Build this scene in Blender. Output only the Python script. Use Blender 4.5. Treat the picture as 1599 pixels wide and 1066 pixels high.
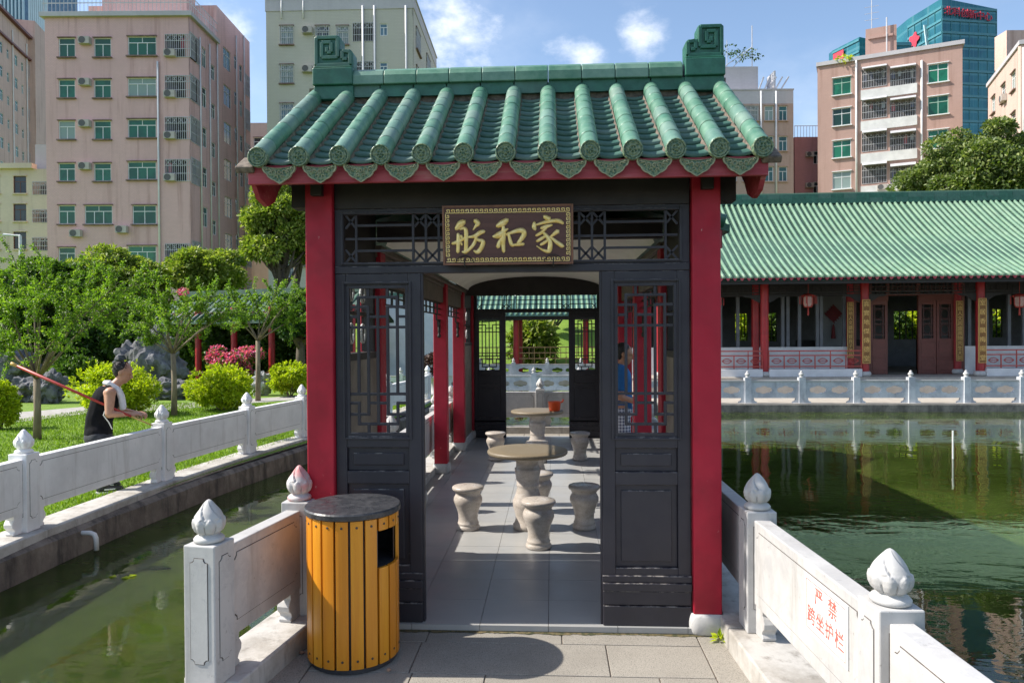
import bpy, bmesh, math, random
import numpy as np
from mathutils import Vector, Matrix, noise as mnoise

random.seed(7)
rng = np.random.default_rng(11)
scene = bpy.context.scene
COL = scene.collection
for o in list(bpy.data.objects):
    bpy.data.objects.remove(o)

# ------------------------------------------------------------------ camera
FPX, IW, IH = 1120.0, 1599.0, 1066.0
EYE = Vector((0.0, 0.0, 1.75))
YAW, PIT, ROLL = math.atan(62 / FPX), math.atan(10 / FPX), 0.0065
FW = Vector((-math.sin(YAW) * math.cos(PIT), math.cos(YAW) * math.cos(PIT), -math.sin(PIT)))
_r0 = Vector((math.cos(YAW), math.sin(YAW), 0)); _u0 = _r0.cross(FW)
RT = _r0 * math.cos(ROLL) - _u0 * math.sin(ROLL)
UP = _u0 * math.cos(ROLL) + _r0 * math.sin(ROLL)
cam_data = bpy.data.cameras.new('camera')
cam_data.sensor_width = 36.0
cam_data.lens = 36.0 * FPX / IW
cam_data.clip_start = 0.05
cam_data.clip_end = 3000
cam = bpy.data.objects.new('camera', cam_data)
COL.objects.link(cam)
m = Matrix((RT, UP, -FW)).transposed().to_4x4()
m.translation = EYE
cam.matrix_world = m
scene.camera = cam

def ray(px, py):
    return FW + RT * ((px - 799.5) / FPX) + UP * ((533.0 - py) / FPX)
def atZ(px, py, z):
    d = ray(px, py); return EYE + d * ((z - EYE.z) / d.z)
def atY(px, py, Y):
    d = ray(px, py); return EYE + d * (Y / d.y)
def atD(px, py, D):
    return EYE + ray(px, py) * D

# ------------------------------------------------------------------ world, sun, exposure
SUN_EL = math.radians(43.0)
SUN_AZ = math.radians(-91.5)          # compass angle of the sun from +Y, clockwise; -90 = from -X
world = bpy.data.worlds.new('World'); scene.world = world
world.use_nodes = True
wn, wl = world.node_tree.nodes, world.node_tree.links
wn.clear()
w_out = wn.new('ShaderNodeOutputWorld')
w_bg = wn.new('ShaderNodeBackground'); w_bg.inputs['Strength'].default_value = 0.135
w_sky = wn.new('ShaderNodeTexSky'); w_sky.sky_type = 'NISHITA'
w_sky.sun_disc = False
w_sky.sun_elevation = SUN_EL
w_sky.sun_rotation = SUN_AZ
w_sky.air_density = 1.0; w_sky.dust_density = 0.9; w_sky.ozone_density = 1.2
# clouds: fractal noise over the direction of view, thin everywhere and thick in a few cumulus
w_tc = wn.new('ShaderNodeTexCoord')
def wmath(op, a=None, b=None, c=None):
    n = wn.new('ShaderNodeMath'); n.operation = op
    for i, v in enumerate((a, b, c)):
        if v is None: continue
        if isinstance(v, (int, float)): n.inputs[i].default_value = v
        else: wl.new(v, n.inputs[i])
    return n.outputs[0]
def wnoise(scale, detail, rough, off):
    mp = wn.new('ShaderNodeMapping'); mp.inputs['Location'].default_value = off
    mp.inputs['Scale'].default_value = (1, 1, 1.7)
    wl.new(w_tc.outputs['Generated'], mp.inputs['Vector'])
    n = wn.new('ShaderNodeTexNoise'); n.inputs['Scale'].default_value = scale
    n.inputs['Detail'].default_value = detail; n.inputs['Roughness'].default_value = rough
    wl.new(mp.outputs[0], n.inputs['Vector'])
    return n.outputs['Fac']
n_big = wnoise(9.0, 8.0, 0.62, (3.1, 1.7, 0.4))
n_thin = wnoise(3.0, 6.0, 0.6, (0.3, 5.2, 1.1))
def cloud_mask(px, py, rad):
    d = ray(px, py).normalized()
    vm = wn.new('ShaderNodeVectorMath'); vm.operation = 'DISTANCE'
    wl.new(w_tc.outputs['Generated'], vm.inputs[0]); vm.inputs[1].default_value = d
    mr = wn.new('ShaderNodeMapRange'); mr.interpolation_type = 'SMOOTHSTEP'
    wl.new(vm.outputs['Value'], mr.inputs['Value'])
    mr.inputs['From Min'].default_value = rad; mr.inputs['From Max'].default_value = 0.0
    return mr.outputs[0]
acc = None
for px, py, rad in ((705, 45, 0.115), (1005, 52, 0.062), (915, 92, 0.058), (350, 40, 0.07), (640, -60, 0.10), (-500, 100, 0.25), (2300, 150, 0.25), (1250, -420, 0.2), (500, -700, 0.25)):
    k = cloud_mask(px, py, rad)
    acc = k if acc is None else wmath('MAXIMUM', acc, k)
dens = wmath('ADD', n_big, wmath('MULTIPLY', acc, 0.34))
mr = wn.new('ShaderNodeMapRange'); mr.interpolation_type = 'SMOOTHSTEP'
wl.new(dens, mr.inputs['Value']); mr.inputs['From Min'].default_value = 0.62; mr.inputs['From Max'].default_value = 1.10
thin = wn.new('ShaderNodeMapRange'); thin.interpolation_type = 'SMOOTHSTEP'
wl.new(n_thin, thin.inputs['Value']); thin.inputs['From Min'].default_value = 0.40; thin.inputs['From Max'].default_value = 0.85
thin.inputs['To Max'].default_value = 0.30
cov = wmath('MAXIMUM', mr.outputs[0], thin.outputs[0])
w_mix = wn.new('ShaderNodeMixRGB')
wl.new(cov, w_mix.inputs['Fac']); wl.new(w_sky.outputs[0], w_mix.inputs['Color1'])
w_mix.inputs['Color2'].default_value = (7.0, 7.1, 7.3, 1)
wl.new(w_mix.outputs[0], w_bg.inputs['Color']); wl.new(w_bg.outputs[0], w_out.inputs[0])

sun_data = bpy.data.lights.new('sun', 'SUN'); sun_data.energy = 4.5; sun_data.angle = math.radians(0.53)
sun_data.color = (1.0, 0.94, 0.85)
sun = bpy.data.objects.new('sun', sun_data); COL.objects.link(sun)
to_sun = Vector((math.sin(SUN_AZ) * math.cos(SUN_EL), math.cos(SUN_AZ) * math.cos(SUN_EL), math.sin(SUN_EL)))
sun.rotation_euler = to_sun.to_track_quat('Z', 'Y').to_euler()
sun.location = to_sun * 60

scene.view_settings.view_transform = 'Standard'
scene.view_settings.look = 'None'
scene.view_settings.gamma = 1.0
scene.view_settings.exposure = 0.74
scene.view_settings.use_curve_mapping = False
scene.cycles.max_bounces = 8
scene.cycles.diffuse_bounces = 4
scene.cycles.caustics_reflective = False
scene.cycles.caustics_refractive = False
scene.cycles.use_denoising = True

# ------------------------------------------------------------------ mesh helpers
class MB:
    """Collects vertices and faces; build() links them as one mesh object."""
    def __init__(s): s.v = []; s.f = []; s.M = None
    def P(s, p):
        p = Vector(p)
        s.v.append(s.M @ p if s.M is not None else p); return len(s.v) - 1
    def quad(s, a, b, c, d):
        i = [s.P(a), s.P(b), s.P(c), s.P(d)]; s.f.append(i)
    def box(s, x0, x1, y0, y1, z0, z1):
        i = [s.P(p) for p in ((x0,y0,z0),(x1,y0,z0),(x1,y1,z0),(x0,y1,z0),(x0,y0,z1),(x1,y0,z1),(x1,y1,z1),(x0,y1,z1))]
        for a in ((0,3,2,1),(4,5,6,7),(0,1,5,4),(1,2,6,5),(2,3,7,6),(3,0,4,7)): s.f.append([i[k] for k in a])
        return s
    def bar(s, a, b, w, h=None, up=(0, 0, 1)):
        """square bar from a to b, w wide across, h along up"""
        a, b = Vector(a), Vector(b); h = w if h is None else h
        d = (b - a).normalized(); up = Vector(up)
        if abs(d.dot(up)) > .99: up = Vector((0, 1, 0))
        sd = d.cross(up).normalized(); u = sd.cross(d).normalized()
        c = []
        for p in (a, b):
            for i, j in ((-1,-1),(1,-1),(1,1),(-1,1)): c.append(s.P(p + sd * (i*w/2) + u * (j*h/2)))
        for k in ((0,1,2,3),(7,6,5,4),(0,4,5,1),(1,5,6,2),(2,6,7,3),(3,7,4,0)): s.f.append([c[q] for q in k])
        return s
    def tube(s, pts, rad, n=8, caps=True):
        pts = [Vector(p) for p in pts]
        if isinstance(rad, (int, float)): rad = [rad] * len(pts)
        rings = []; prev = None
        for k, p in enumerate(pts):
            d = (pts[min(k+1, len(pts)-1)] - pts[max(k-1, 0)])
            d = d.normalized() if d.length > 1e-9 else Vector((0,0,1))
            if prev is None:
                a = Vector((0,0,1)) if abs(d.z) < .9 else Vector((1,0,0))
            else: a = prev
            e1 = (a - d * a.dot(d)).normalized(); e2 = d.cross(e1); prev = e1
            rings.append([s.P(p + (e1*math.cos(t) + e2*math.sin(t)) * rad[k]) for t in [2*math.pi*q/n for q in range(n)]])
        for A, B in zip(rings, rings[1:]):
            for q in range(n): s.f.append([A[q], A[(q+1)%n], B[(q+1)%n], B[q]])
        if caps:
            s.f.append(rings[0][::-1]); s.f.append(rings[-1])
        return s
    def lathe(s, prof, c=(0,0,0), n=24, caps=True, mod=None):
        """prof: (r,z) from the bottom up about the vertical through c; mod(theta,t)->factor on r"""
        c = Vector(c); rings = []
        for k, (r, z) in enumerate(prof):
            ring = []
            for q in range(n):
                t = 2*math.pi*q/n
                rr = r * (mod(t, k/(len(prof)-1)) if mod else 1)
                ring.append(s.P(c + Vector((rr*math.cos(t), rr*math.sin(t), z))))
            rings.append(ring)
        for A, B in zip(rings, rings[1:]):
            for q in range(n): s.f.append([A[q], A[(q+1)%n], B[(q+1)%n], B[q]])
        if caps:
            s.f.append(rings[0][::-1]); s.f.append(rings[-1])
        return s
    def prism(s, poly, origin, ex, ey, ez, t):
        """convex or mild polygon in (ex,ey), thickness t along ez"""
        o, ex, ey, ez = Vector(origin), Vector(ex), Vector(ey), Vector(ez)
        a = [s.P(o + ex*x + ey*y) for x, y in poly]; b = [s.P(o + ex*x + ey*y + ez*t) for x, y in poly]
        n = len(poly); s.f.append(a[::-1]); s.f.append(b)
        for k in range(n): s.f.append([a[k], a[(k+1)%n], b[(k+1)%n], b[k]])
        return s
    def mesh(s, name='m', smooth=False):
        me = bpy.data.meshes.new(name)
        me.from_pydata([tuple(v) for v in s.v], [], s.f)
        me.validate(); me.update()
        bm = bmesh.new(); bm.from_mesh(me)
        bmesh.ops.recalc_face_normals(bm, faces=bm.faces); bm.to_mesh(me); bm.free()
        if smooth: me.polygons.foreach_set('use_smooth', [True]*len(me.polygons))
        return me
    def build(s, name, mat, parent=None, smooth=False, bevel=0, **kw):
        return link(name, s.mesh(name, smooth), mat, parent, bevel=bevel, **kw)

def tag(o, label=None, cat=None, group=None, kind=None):
    if label: o['label'] = label
    if cat: o['category'] = cat
    if group: o['group'] = group
    if kind: o['kind'] = kind
    return o
_T = {}
def link(name, me, mat, parent=None, bevel=0, loc=None, rot=None, scale=None, autosmooth=None, local=False, **kw):
    o = bpy.data.objects.new(name, me)
    if mat is not None and len(me.materials) == 0: me.materials.append(mat)
    COL.objects.link(o)
    if parent is not None:
        o.parent = parent
        if not local and parent.name in _T: o.matrix_parent_inverse = _T[parent.name].inverted()
    if loc is not None: o.location = loc
    if rot is not None: o.rotation_euler = rot
    if scale is not None: o.scale = scale
    if bevel:
        b = o.modifiers.new('bevel', 'BEVEL'); b.width = bevel; b.segments = 2; b.limit_method = 'ANGLE'; b.angle_limit = math.radians(40)
    tag(o, **kw)
    return o
def empty(name, loc=(0,0,0), rz=0, **kw):
    """the Empty at a thing's base; meshes built in world coordinates may be hung under it"""
    o = bpy.data.objects.new(name, None); o.empty_display_size = 0.1
    COL.objects.link(o); o.location = loc; o.rotation_euler = (0, 0, rz)
    _T[o.name] = Matrix.Translation(Vector(loc)) @ Matrix.Rotation(rz, 4, 'Z')
    tag(o, **kw); return o
def copy_tree(o, parent=None):
    c = o.copy(); COL.objects.link(c); c.parent = parent
    for ch in list(o.children): copy_tree(ch, c)
    return c
def bx(name, mat, parent, x0, x1, y0, y1, z0, z1, bevel=0, **kw):
    return MB().box(x0, x1, y0, y1, z0, z1).build(name, mat, parent, bevel=bevel, **kw)
def plate_mesh(loops, t, name='plate', bev=0.0):
    """flat plate with holes: first loop outer, others holes; in local XY, thickness t about z=0"""
    cu = bpy.data.curves.new(name, 'CURVE'); cu.dimensions = '2D'; cu.fill_mode = 'BOTH'; cu.extrude = t/2
    if bev: cu.bevel_depth = bev; cu.bevel_resolution = 1
    for lp in loops:
        sp = cu.splines.new('POLY'); sp.points.add(len(lp)-1)
        for p, (x, y) in zip(sp.points, lp): p.co = (x, y, 0, 1)
        sp.use_cyclic_u = True
    ob = bpy.data.objects.new(name, cu)
    me = bpy.data.meshes.new_from_object(ob)
    bpy.data.objects.remove(ob); bpy.data.curves.remove(cu)
    me.materials.clear()
    return me
def text_mesh(txt, size, t, name='characters', bold=0.):
    cu = bpy.data.curves.new(name, 'FONT'); cu.body = txt; cu.size = size; cu.extrude = t
    cu.align_x = 'CENTER'; cu.align_y = 'CENTER'; cu.resolution_u = 3; cu.offset = bold
    ob = bpy.data.objects.new(name, cu)
    me = bpy.data.meshes.new_from_object(ob)
    bpy.data.objects.remove(ob); bpy.data.curves.remove(cu)
    me.materials.clear()
    return me
ROT_FRONT = Matrix.Rotation(math.pi/2, 4, 'X')      # local XY plate -> stands up facing -Y
# ------------------------------------------------------------------ materials
def srgb(r, g, b):
    return tuple(((c/255)/12.92 if c/255 <= .04045 else ((c/255+.055)/1.055)**2.4) for c in (r, g, b))
class MatB:
    def __init__(s, name):
        s.m = bpy.data.materials.new(name); s.m.use_nodes = True
        s.n, s.l = s.m.node_tree.nodes, s.m.node_tree.links
        s.b = s.n['Principled BSDF']; s.tc = s.n.new('ShaderNodeTexCoord')
        s.geo = s.n.new('ShaderNodeNewGeometry')
    def coord(s, scale=(1,1,1), world=True):
        mp = s.n.new('ShaderNodeMapping'); mp.inputs['Scale'].default_value = scale
        s.l.new(s.geo.outputs['Position'] if world else s.tc.outputs['Object'], mp.inputs['Vector'])
        return mp.outputs[0]
    def noise(s, scale, detail=4, rough=.55, stretch=(1,1,1), world=True, dist=0):
        n = s.n.new('ShaderNodeTexNoise'); n.inputs['Scale'].default_value = scale
        n.inputs['Detail'].default_value = detail; n.inputs['Roughness'].default_value = rough
        n.inputs['Distortion'].default_value = dist
        s.l.new(s.coord(stretch, world), n.inputs['Vector']); return n.outputs['Fac']
    def voro(s, scale, stretch=(1,1,1), feat='F1', world=True):
        n = s.n.new('ShaderNodeTexVoronoi'); n.inputs['Scale'].default_value = scale; n.feature = feat
        s.l.new(s.coord(stretch, world), n.inputs['Vector']); return n.outputs['Distance']
    def ramp(s, fac, lo, hi, a=0., b=1., smooth=True):
        mr = s.n.new('ShaderNodeMapRange'); mr.interpolation_type = 'SMOOTHSTEP' if smooth else 'LINEAR'
        s.l.new(fac, mr.inputs['Value'])
        for k, v in (('From Min', lo), ('From Max', hi), ('To Min', a), ('To Max', b)): mr.inputs[k].default_value = v
        return mr.outputs[0]
    def mix(s, fac, c1, c2, mode='MIX'):
        mx = s.n.new('ShaderNodeMixRGB'); mx.blend_type = mode
        for k, v in (('Fac', fac), ('Color1', c1), ('Color2', c2)):
            if isinstance(v, (int, float)): mx.inputs[k].default_value = v
            elif isinstance(v, tuple): mx.inputs[k].default_value = (*v[:3], 1)
            else: s.l.new(v, mx.inputs[k])
        return mx.outputs[0]
    def math(s, op, a, b=0.):
        n = s.n.new('ShaderNodeMath'); n.operation = op
        for i, v in enumerate((a, b)):
            if isinstance(v, (int, float)): n.inputs[i].default_value = v
            else: s.l.new(v, n.inputs[i])
        return n.outputs[0]
    def island(s): return s.geo.outputs['Random Per Island']
    def orand(s):
        n = s.n.new('ShaderNodeObjectInfo'); return n.outputs['Random']
    def color(s, c):
        if isinstance(c, tuple): s.b.inputs['Base Color'].default_value = (*c[:3], 1)
        else: s.l.new(c, s.b.inputs['Base Color'])
        return s
    def rough(s, v):
        if isinstance(v, (int, float)): s.b.inputs['Roughness'].default_value = v
        else: s.l.new(v, s.b.inputs['Roughness'])
        return s
    def set(s, **k):
        for a, v in k.items(): s.b.inputs[a.replace('_', ' ')].default_value = v
        return s
    def bump(s, h, strength=.3, dist=.01):
        n = s.n.new('ShaderNodeBump'); n.inputs['Strength'].default_value = strength; n.inputs['Distance'].default_value = dist
        s.l.new(h, n.inputs['Height']); s.l.new(n.outputs[0], s.b.inputs['Normal']); return s
def sc_(c, k): return tuple(min(1, x*k) for x in c)
M = {}
def simple(name, c, rough=.6, var=.18, scale=6, bump=.1, bscale=60, spec=.5, metal=0, stretch=(1,1,1), orand=0.):
    b = MatB(name)
    f = b.noise(scale, 5, .6, stretch)
    col = b.mix(b.ramp(f, .3, .7), sc_(c, 1-var), sc_(c, 1+var))
    if orand: col = b.mix(b.math('MULTIPLY', b.orand(), orand), col, sc_(c, .45))
    b.color(col).rough(rough).set(Metallic=metal); b.b.inputs['Specular IOR Level'].default_value = spec
    if bump: b.bump(b.noise(bscale, 3, .6, stretch), bump, .004)
    M[name] = b.m; return b.m

def wear_paint(name, c, wearc, amount=.72, scale=14, rough=.38, stretch=(1,1,1), spec=.5, var=.15):
    b = MatB(name)
    f = b.noise(3, 5, .6); col = b.mix(b.ramp(f, .3, .7), sc_(c, 1-var), sc_(c, 1+var))
    wm = b.ramp(b.noise(scale, 8, .72, stretch), amount, amount+.03)
    gate = b.ramp(b.noise(2.3, 3, .5), .46, .56)
    mk = b.math('MULTIPLY', wm, gate)
    # thin long scratches
    sp = b.n.new('ShaderNodeSeparateXYZ'); b.l.new(b.geo.outputs['Normal'], sp.inputs[0])
    led = b.math('MULTIPLY', b.ramp(sp.outputs[2], .25, .5), b.ramp(b.noise(19, 6, .7), .46, .60, 0, .75))
    mk = b.math('MAXIMUM', mk, led)
    pt = b.ramp(b.noise(1.7, 5, .6, (1, 1, .35)), .42, .62, 0, .5); col = b.mix(pt, col, tuple(x*1.25+.006 for x in c))
    b.color(b.mix(mk, col, wearc)).rough(b.ramp(b.noise(9, 4), .2, .8, rough-.08, rough+.14)); b.b.inputs['Specular IOR Level'].default_value = spec
    b.bump(b.noise(45, 4, .6, stretch), .08, .004); M[name] = b.m; return b.m

wear_paint('black_paint', (.022, .020, .028), (.36, .33, .30), .69, 30, .5, (.5, .5, 1.6))
wear_paint('red_paint', (.35, .010, .028), (.50, .28, .27), .66, 26, .5, (1, 1, .5), .35, .24)
def _():
    b = MatB('red_fascia')
    f = b.noise(5, 7, .7, (.12, 1, 1.0)); g = b.noise(26, 6, .7, (.08, 1, 1))
    col = b.mix(b.ramp(f, .35, .65), (.26, .016, .032), (.42, .07, .09))
    col = b.mix(b.ramp(g, .54, .72, 0, .8), col, (.46, .20, .19))
    b.color(col).rough(.6).bump(g, .3, .004); M['red_fascia'] = b.m
_()
def _():
    # white marble with rain streaks and grey patches
    b = MatB('marble')
    st = b.noise(7, 6, .65, (1, 1, .10)); pa = b.noise(2.3, 6, .65); vein = b.noise(5, 9, .75, (1, 1, .8), dist=1.2)
    col = b.mix(b.ramp(pa, .35, .68), (.52, .51, .495), (.41, .40, .39))
    col = b.mix(b.ramp(vein, .50, .58, 0, .35), col, (.36, .36, .37))
    col = b.mix(b.ramp(st, .54, .74, 0, .6), col, (.29, .265, .24))
    col = b.mix(b.ramp(b.noise(26, 6, .72), .60, .74, 0, .7), col, (.19, .175, .155))
    b.color(col).rough(.62).bump(b.noise(55, 6, .65), .22, .004); M['marble'] = b.m
    b = MatB('marble_shade_lift')  # marble copy for the left bank; its shaded faces are brightened through the colour
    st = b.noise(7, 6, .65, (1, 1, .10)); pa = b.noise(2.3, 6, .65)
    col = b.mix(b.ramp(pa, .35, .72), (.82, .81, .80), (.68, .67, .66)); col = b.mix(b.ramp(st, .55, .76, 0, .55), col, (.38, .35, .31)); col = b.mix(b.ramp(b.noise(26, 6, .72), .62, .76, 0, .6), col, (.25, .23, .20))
    b.color(col).rough(.62).bump(b.noise(55, 6, .65), .22, .004); M['marble_shade_lift'] = b.m
    b = MatB('marble_pink')
    col = b.mix(b.ramp(b.noise(6, 5), .42, .62), (.50, .48, .47), (.52, .19, .19))
    b.color(col).rough(.6).bump(b.noise(40, 5), .2, .004); M['marble_pink'] = b.m
    b = MatB('marble_dirty')
    st = b.noise(9, 6, .7, (1, 1, .2)); pa = b.noise(3.1, 6, .7)
    col = b.mix(b.ramp(pa, .35, .68), (.50, .48, .45), (.32, .295, .26))
    col = b.mix(b.ramp(st, .5, .72, 0, .8), col, (.20, .18, .155))
    b.color(col).rough(.75).bump(b.noise(48, 6, .7), .35, .006); M['marble_dirty'] = b.m
    b = MatB('blue_marble')
    pa = b.noise(1.8, 6, .7); st = b.noise(6, 6, .7, (1, 1, .3))
    col = b.mix(b.ramp(pa, .38, .66), (.60, .62, .65), (.38, .40, .44))
    col = b.mix(b.ramp(st, .55, .75, 0, .7), col, (.22, .22, .23))
    b.color(col).rough(.65); M['blue_marble'] = b.m
_()
simple('groove_dirt', (.10, .085, .075), .9, .3, 20, 0)
def glaze(name, a, c, orand=.35):
    b = MatB(name)
    f = b.noise(9, 6, .7, (1, 1, 1)); col = b.mix(b.ramp(f, .3, .72), a, c)
    r_ = b.orand(); col = b.mix(b.math('MULTIPLY', b.ramp(r_, .0, .4, 1, 0), orand), col, sc_(a, .55)); col = b.mix(b.ramp(r_, .55, .75, 0, orand*1.08), col, (.20, .26, .27)); col = b.mix(b.ramp(r_, .82, .95, 0, orand), col, (.27, .28, .24))
    col = b.mix(b.ramp(b.noise(30, 5, .7), .66, .78, 0, .45), col, (.30, .30, .22))
    b.color(col).rough(b.ramp(b.noise(14, 5, .6), .25, .75, .32, .6)).set(IOR=1.5)
    b.bump(b.noise(26, 5, .6), .18, .004); M[name] = b.m
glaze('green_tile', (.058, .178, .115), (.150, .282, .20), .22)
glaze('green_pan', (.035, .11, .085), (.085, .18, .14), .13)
glaze('green_dark', (.010, .085, .055), (.03, .15, .10), .08)
def _():
    b = MatB('green_relief')
    v = b.voro(70); w = b.noise(60, 5, .7)
    b.color(b.mix(b.ramp(v, .2, .7), (.045, .115, .075), (.19, .25, .15))).rough(.4).bump(v, .7, .006); M['green_relief'] = b.m
    b = MatB('roof_far')
    f = b.noise(2.6, 6, .7); col = b.mix(b.ramp(f, .3, .7), (.12, .232, .148), (.205, .322, .215))
    col = b.mix(b.math('MULTIPLY', b.orand(), .3), col, (.14, .25, .185))
    col = b.mix(b.ramp(b.noise(1.1, 6, .7), .5, .7, 0, .5), col, (.16, .23, .17))
    b.color(col).rough(.45); M['roof_far'] = b.m
_()
simple('tile_edge', (.30, .31, .20), .6, .25, 40, .2)
simple('mortar', (.155, .125, .10), .95, .45, 30, .6, 60)
simple('dark_wood', (.019, .015, .015), .6, .3, 8, .1)
simple('soffit_wood', (.028, .018, .017), .7, .3, 6, .1)
simple('ceiling_white', (.74, .72, .68), .8, .06, 3, .05)
simple('beam_brown', (.12, .095, .075), .6, .25, 8, .15)
def _():
    b = MatB('wall_mottled')       # grey brown stone lower wall of the porch sides
    col = b.mix(b.ramp(b.noise(6, 6, .7), .3, .7), (.14, .115, .09), (.24, .20, .16)); b.color(col).rough(.5); M['wall_mottled'] = b.m
    # polished granite floor slabs
    b = MatB('floor_slab')
    f = b.noise(2.2, 4, .5, (1, 2.6, 1)); col = b.mix(b.ramp(f, .25, .75), (.33, .33, .32), (.37, .365, .35))
    col = b.mix(b.math('MULTIPLY', b.orand(), .35), col, (.30, .305, .31))
    col = b.mix(b.ramp(b.noise(120, 3, .6), .5, .72, 0, .3), col, (.25, .25, .25))
    b.color(col).rough(b.ramp(b.noise(3, 4, .5), .3, .75, .30, .46)); b.b.inputs['Specular IOR Level'].default_value = .3; M['floor_slab'] = b.m
    # rough granite paving
    b = MatB('granite')
    f = b.noise(2.2, 6, .65); col = b.mix(b.ramp(f, .3, .72), (.29, .265, .225), (.38, .35, .30))
    col = b.mix(b.math('MULTIPLY', b.orand(), .4), col, (.215, .20, .175))
    col = b.mix(b.ramp(b.noise(1.1, 5, .65), .5, .7, 0, .5), col, (.17, .155, .13))
    col = b.mix(b.ramp(b.noise(170, 2, .6), .50, .66, 0, .75), col, (.11, .10, .09))
    col = b.mix(b.ramp(b.noise(150, 2, .6, (1, 1, 1.3)), .60, .72, 0, .5), col, (.46, .43, .39))
    b.color(col).rough(.85).bump(b.noise(160, 4, .7), .4, .003); M['granite'] = b.m
    # granite furniture: pale grey pink with brown shade
    b = MatB('stone_stool')
    f = b.noise(9, 6, .7, (1, 1, 3)); col = b.mix(b.ramp(f, .32, .7), (.40, .35, .30), (.52, .47, .42))
    col = b.mix(b.ramp(b.noise(120, 2), .52, .7, 0, .5), col, (.24, .19, .15))
    b.color(col).rough(b.ramp(b.noise(20, 4), .3, .7, .22, .45)).bump(b.noise(100, 4), .12, .003); M['stone_stool'] = b.m
    b = MatB('table_granite')
    col = b.mix(b.ramp(b.noise(150, 3, .7), .42, .62), (.235, .19, .125), (.13, .10, .065)); b.color(col).rough(.52); M['table_granite'] = b.m
    b = MatB('concrete_wall')
    st = b.noise(5, 7, .7, (1, 1, .22)); pa = b.noise(3, 7, .7)
    col = b.mix(b.ramp(pa, .3, .7), (.13, .105, .085), (.25, .21, .17)); col = b.mix(b.ramp(st, .42, .66), col, (.055, .047, .04))
    b.color(col).rough(.9).bump(b.noise(22, 8, .7), .5, .02); M['concrete_wall'] = b.m
    # pond water: murky green under a smooth, slowly rippled surface
    b = MatB('pond_water')
    a = b.noise(.55, 3, .5, (1, 1, 1), dist=.6); c = b.noise(2.6, 3, .5, (.7, 1.5, 1), dist=1.4); d = b.noise(11, 2, .5, (.6, 1.4, 1), dist=.8)
    h = b.math('ADD', b.math('MULTIPLY', a, .9), b.math('ADD', b.math('MULTIPLY', c, .13), b.math('MULTIPLY', d, .009)))
    alg = b.noise(.35, 5, .6, dist=.4)
    b.color(b.mix(b.ramp(alg, .35, .65), (.025, .041, .006), (.050, .074, .012))).rough(.012).set(IOR=1.33)
    b.set(Subsurface_Weight=1.0, Subsurface_Scale=.45); b.b.inputs['Subsurface Radius'].default_value = (.7, 1., .4)
    b.bump(h, .14, .10); M['pond_water'] = b.m
_()
simple('bin_metal', (.035, .035, .04), .45, .3, 12, .15)
def _():
    b = MatB('bin_lid')
    col = b.mix(b.ramp(b.noise(24, 6, .7), .35, .75), (.026, .027, .031), (.065, .065, .07)); col = b.mix(b.ramp(b.noise(70, 4, .7), .68, .78, 0, .6), col, (.30, .30, .30))
    b.color(col).rough(b.ramp(b.noise(16, 5), .3, .7, .25, .55)); M['bin_lid'] = b.m
    b = MatB('bin_wood')
    g = b.noise(26, 6, .6, (1, 1, .05)); pa = b.noise(2.4, 4)
    col = b.mix(b.ramp(g, .3, .7), (.60, .225, .012), (.72, .32, .02)); col = b.mix(b.math('MULTIPLY', b.orand(), .55), col, (.56, .17, .008))
    col = b.mix(b.ramp(pa, .5, .75, 0, .5), col, (.50, .16, .012))
    b.color(col).rough(.36).bump(g, .1, .003); M['bin_wood'] = b.m
    b = MatB('gold')
    b.color(b.mix(b.ramp(b.noise(30, 4), .3, .7), (.85, .60, .18), (.93, .76, .36))).rough(.38).set(Metallic=.35); M['gold'] = b.m
    b = MatB('plaque_wood')
    b.color(b.mix(b.ramp(b.noise(14, 5, .6, (.2, 1, 2)), .3, .7), (.075, .030, .026), (.115, .050, .042))).rough(.5); M['plaque_wood'] = b.m
_()
simple('plaque_edge', (.20, .09, .055), .5, .2, 20, .1)
simple('iron', (.025, .022, .02), .7, .3, 20, .1)
simple('orange_plastic', (.62, .075, .018), .35, .08, 4, 0)
simple('paper_white', (.72, .72, .70), .5, .03, 4, 0)
simple('red_print', (.60, .13, .10), .6, .25, 60, 0)
simple('pvc', (.70, .70, .68), .45, .1, 5, 0)
simple('leaf_litter', (.42, .26, .17), .8, .3, 30, 0)
# ================================================================== the setting
WATER_Z, PAVE_Z = -0.25, -0.04
simple('earth', (.10, .085, .06), .95, .3, .5, 0)
def sheet(name, pts, z, mat, **kw):
    mb = MB(); mb.f.append([mb.P((x, y, z)) for x, y in pts]); return mb.build(name, mat, **kw)
sheet('ground', [(-700, -300), (700, -300), (700, 900), (-700, 900)], -0.75, M['earth'], kind='structure')
sheet('water', [(-7, -12), (40, -12), (40, 38), (-7, 38)], WATER_Z, M['pond_water'], kind='structure')
def _():
    b = MatB('lawn')
    f = b.noise(1.2, 6, .65); g = b.noise(40, 4, .7)
    col = b.mix(b.ramp(f, .3, .7), (.14, .25, .014), (.24, .36, .028)); col = b.mix(b.ramp(g, .35, .65), col, (.09, .17, .012))
    b.color(col).rough(.9).bump(g, .8, .02); M['lawn'] = b.m
    b = MatB('path_stone')
    b.color(b.mix(b.ramp(b.noise(8, 5, .7), .3, .7), (.30, .28, .25), (.42, .40, .37))).rough(.85); M['path_stone'] = b.m
    b = MatB('terrace_stone')
    b.color(b.mix(b.ramp(b.noise(3, 5, .7), .3, .7), (.36, .32, .27), (.46, .42, .36))).rough(.8); M['terrace_stone'] = b.m
    b = MatB('edge_stone')
    b.color(b.mix(b.ramp(b.noise(4, 7, .7, (1, 1, .5)), .35, .65), (.09, .085, .075), (.24, .22, .19))).rough(.9).bump(b.noise(20, 6, .7), .5, .02); M['edge_stone'] = b.m
_()
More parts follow.
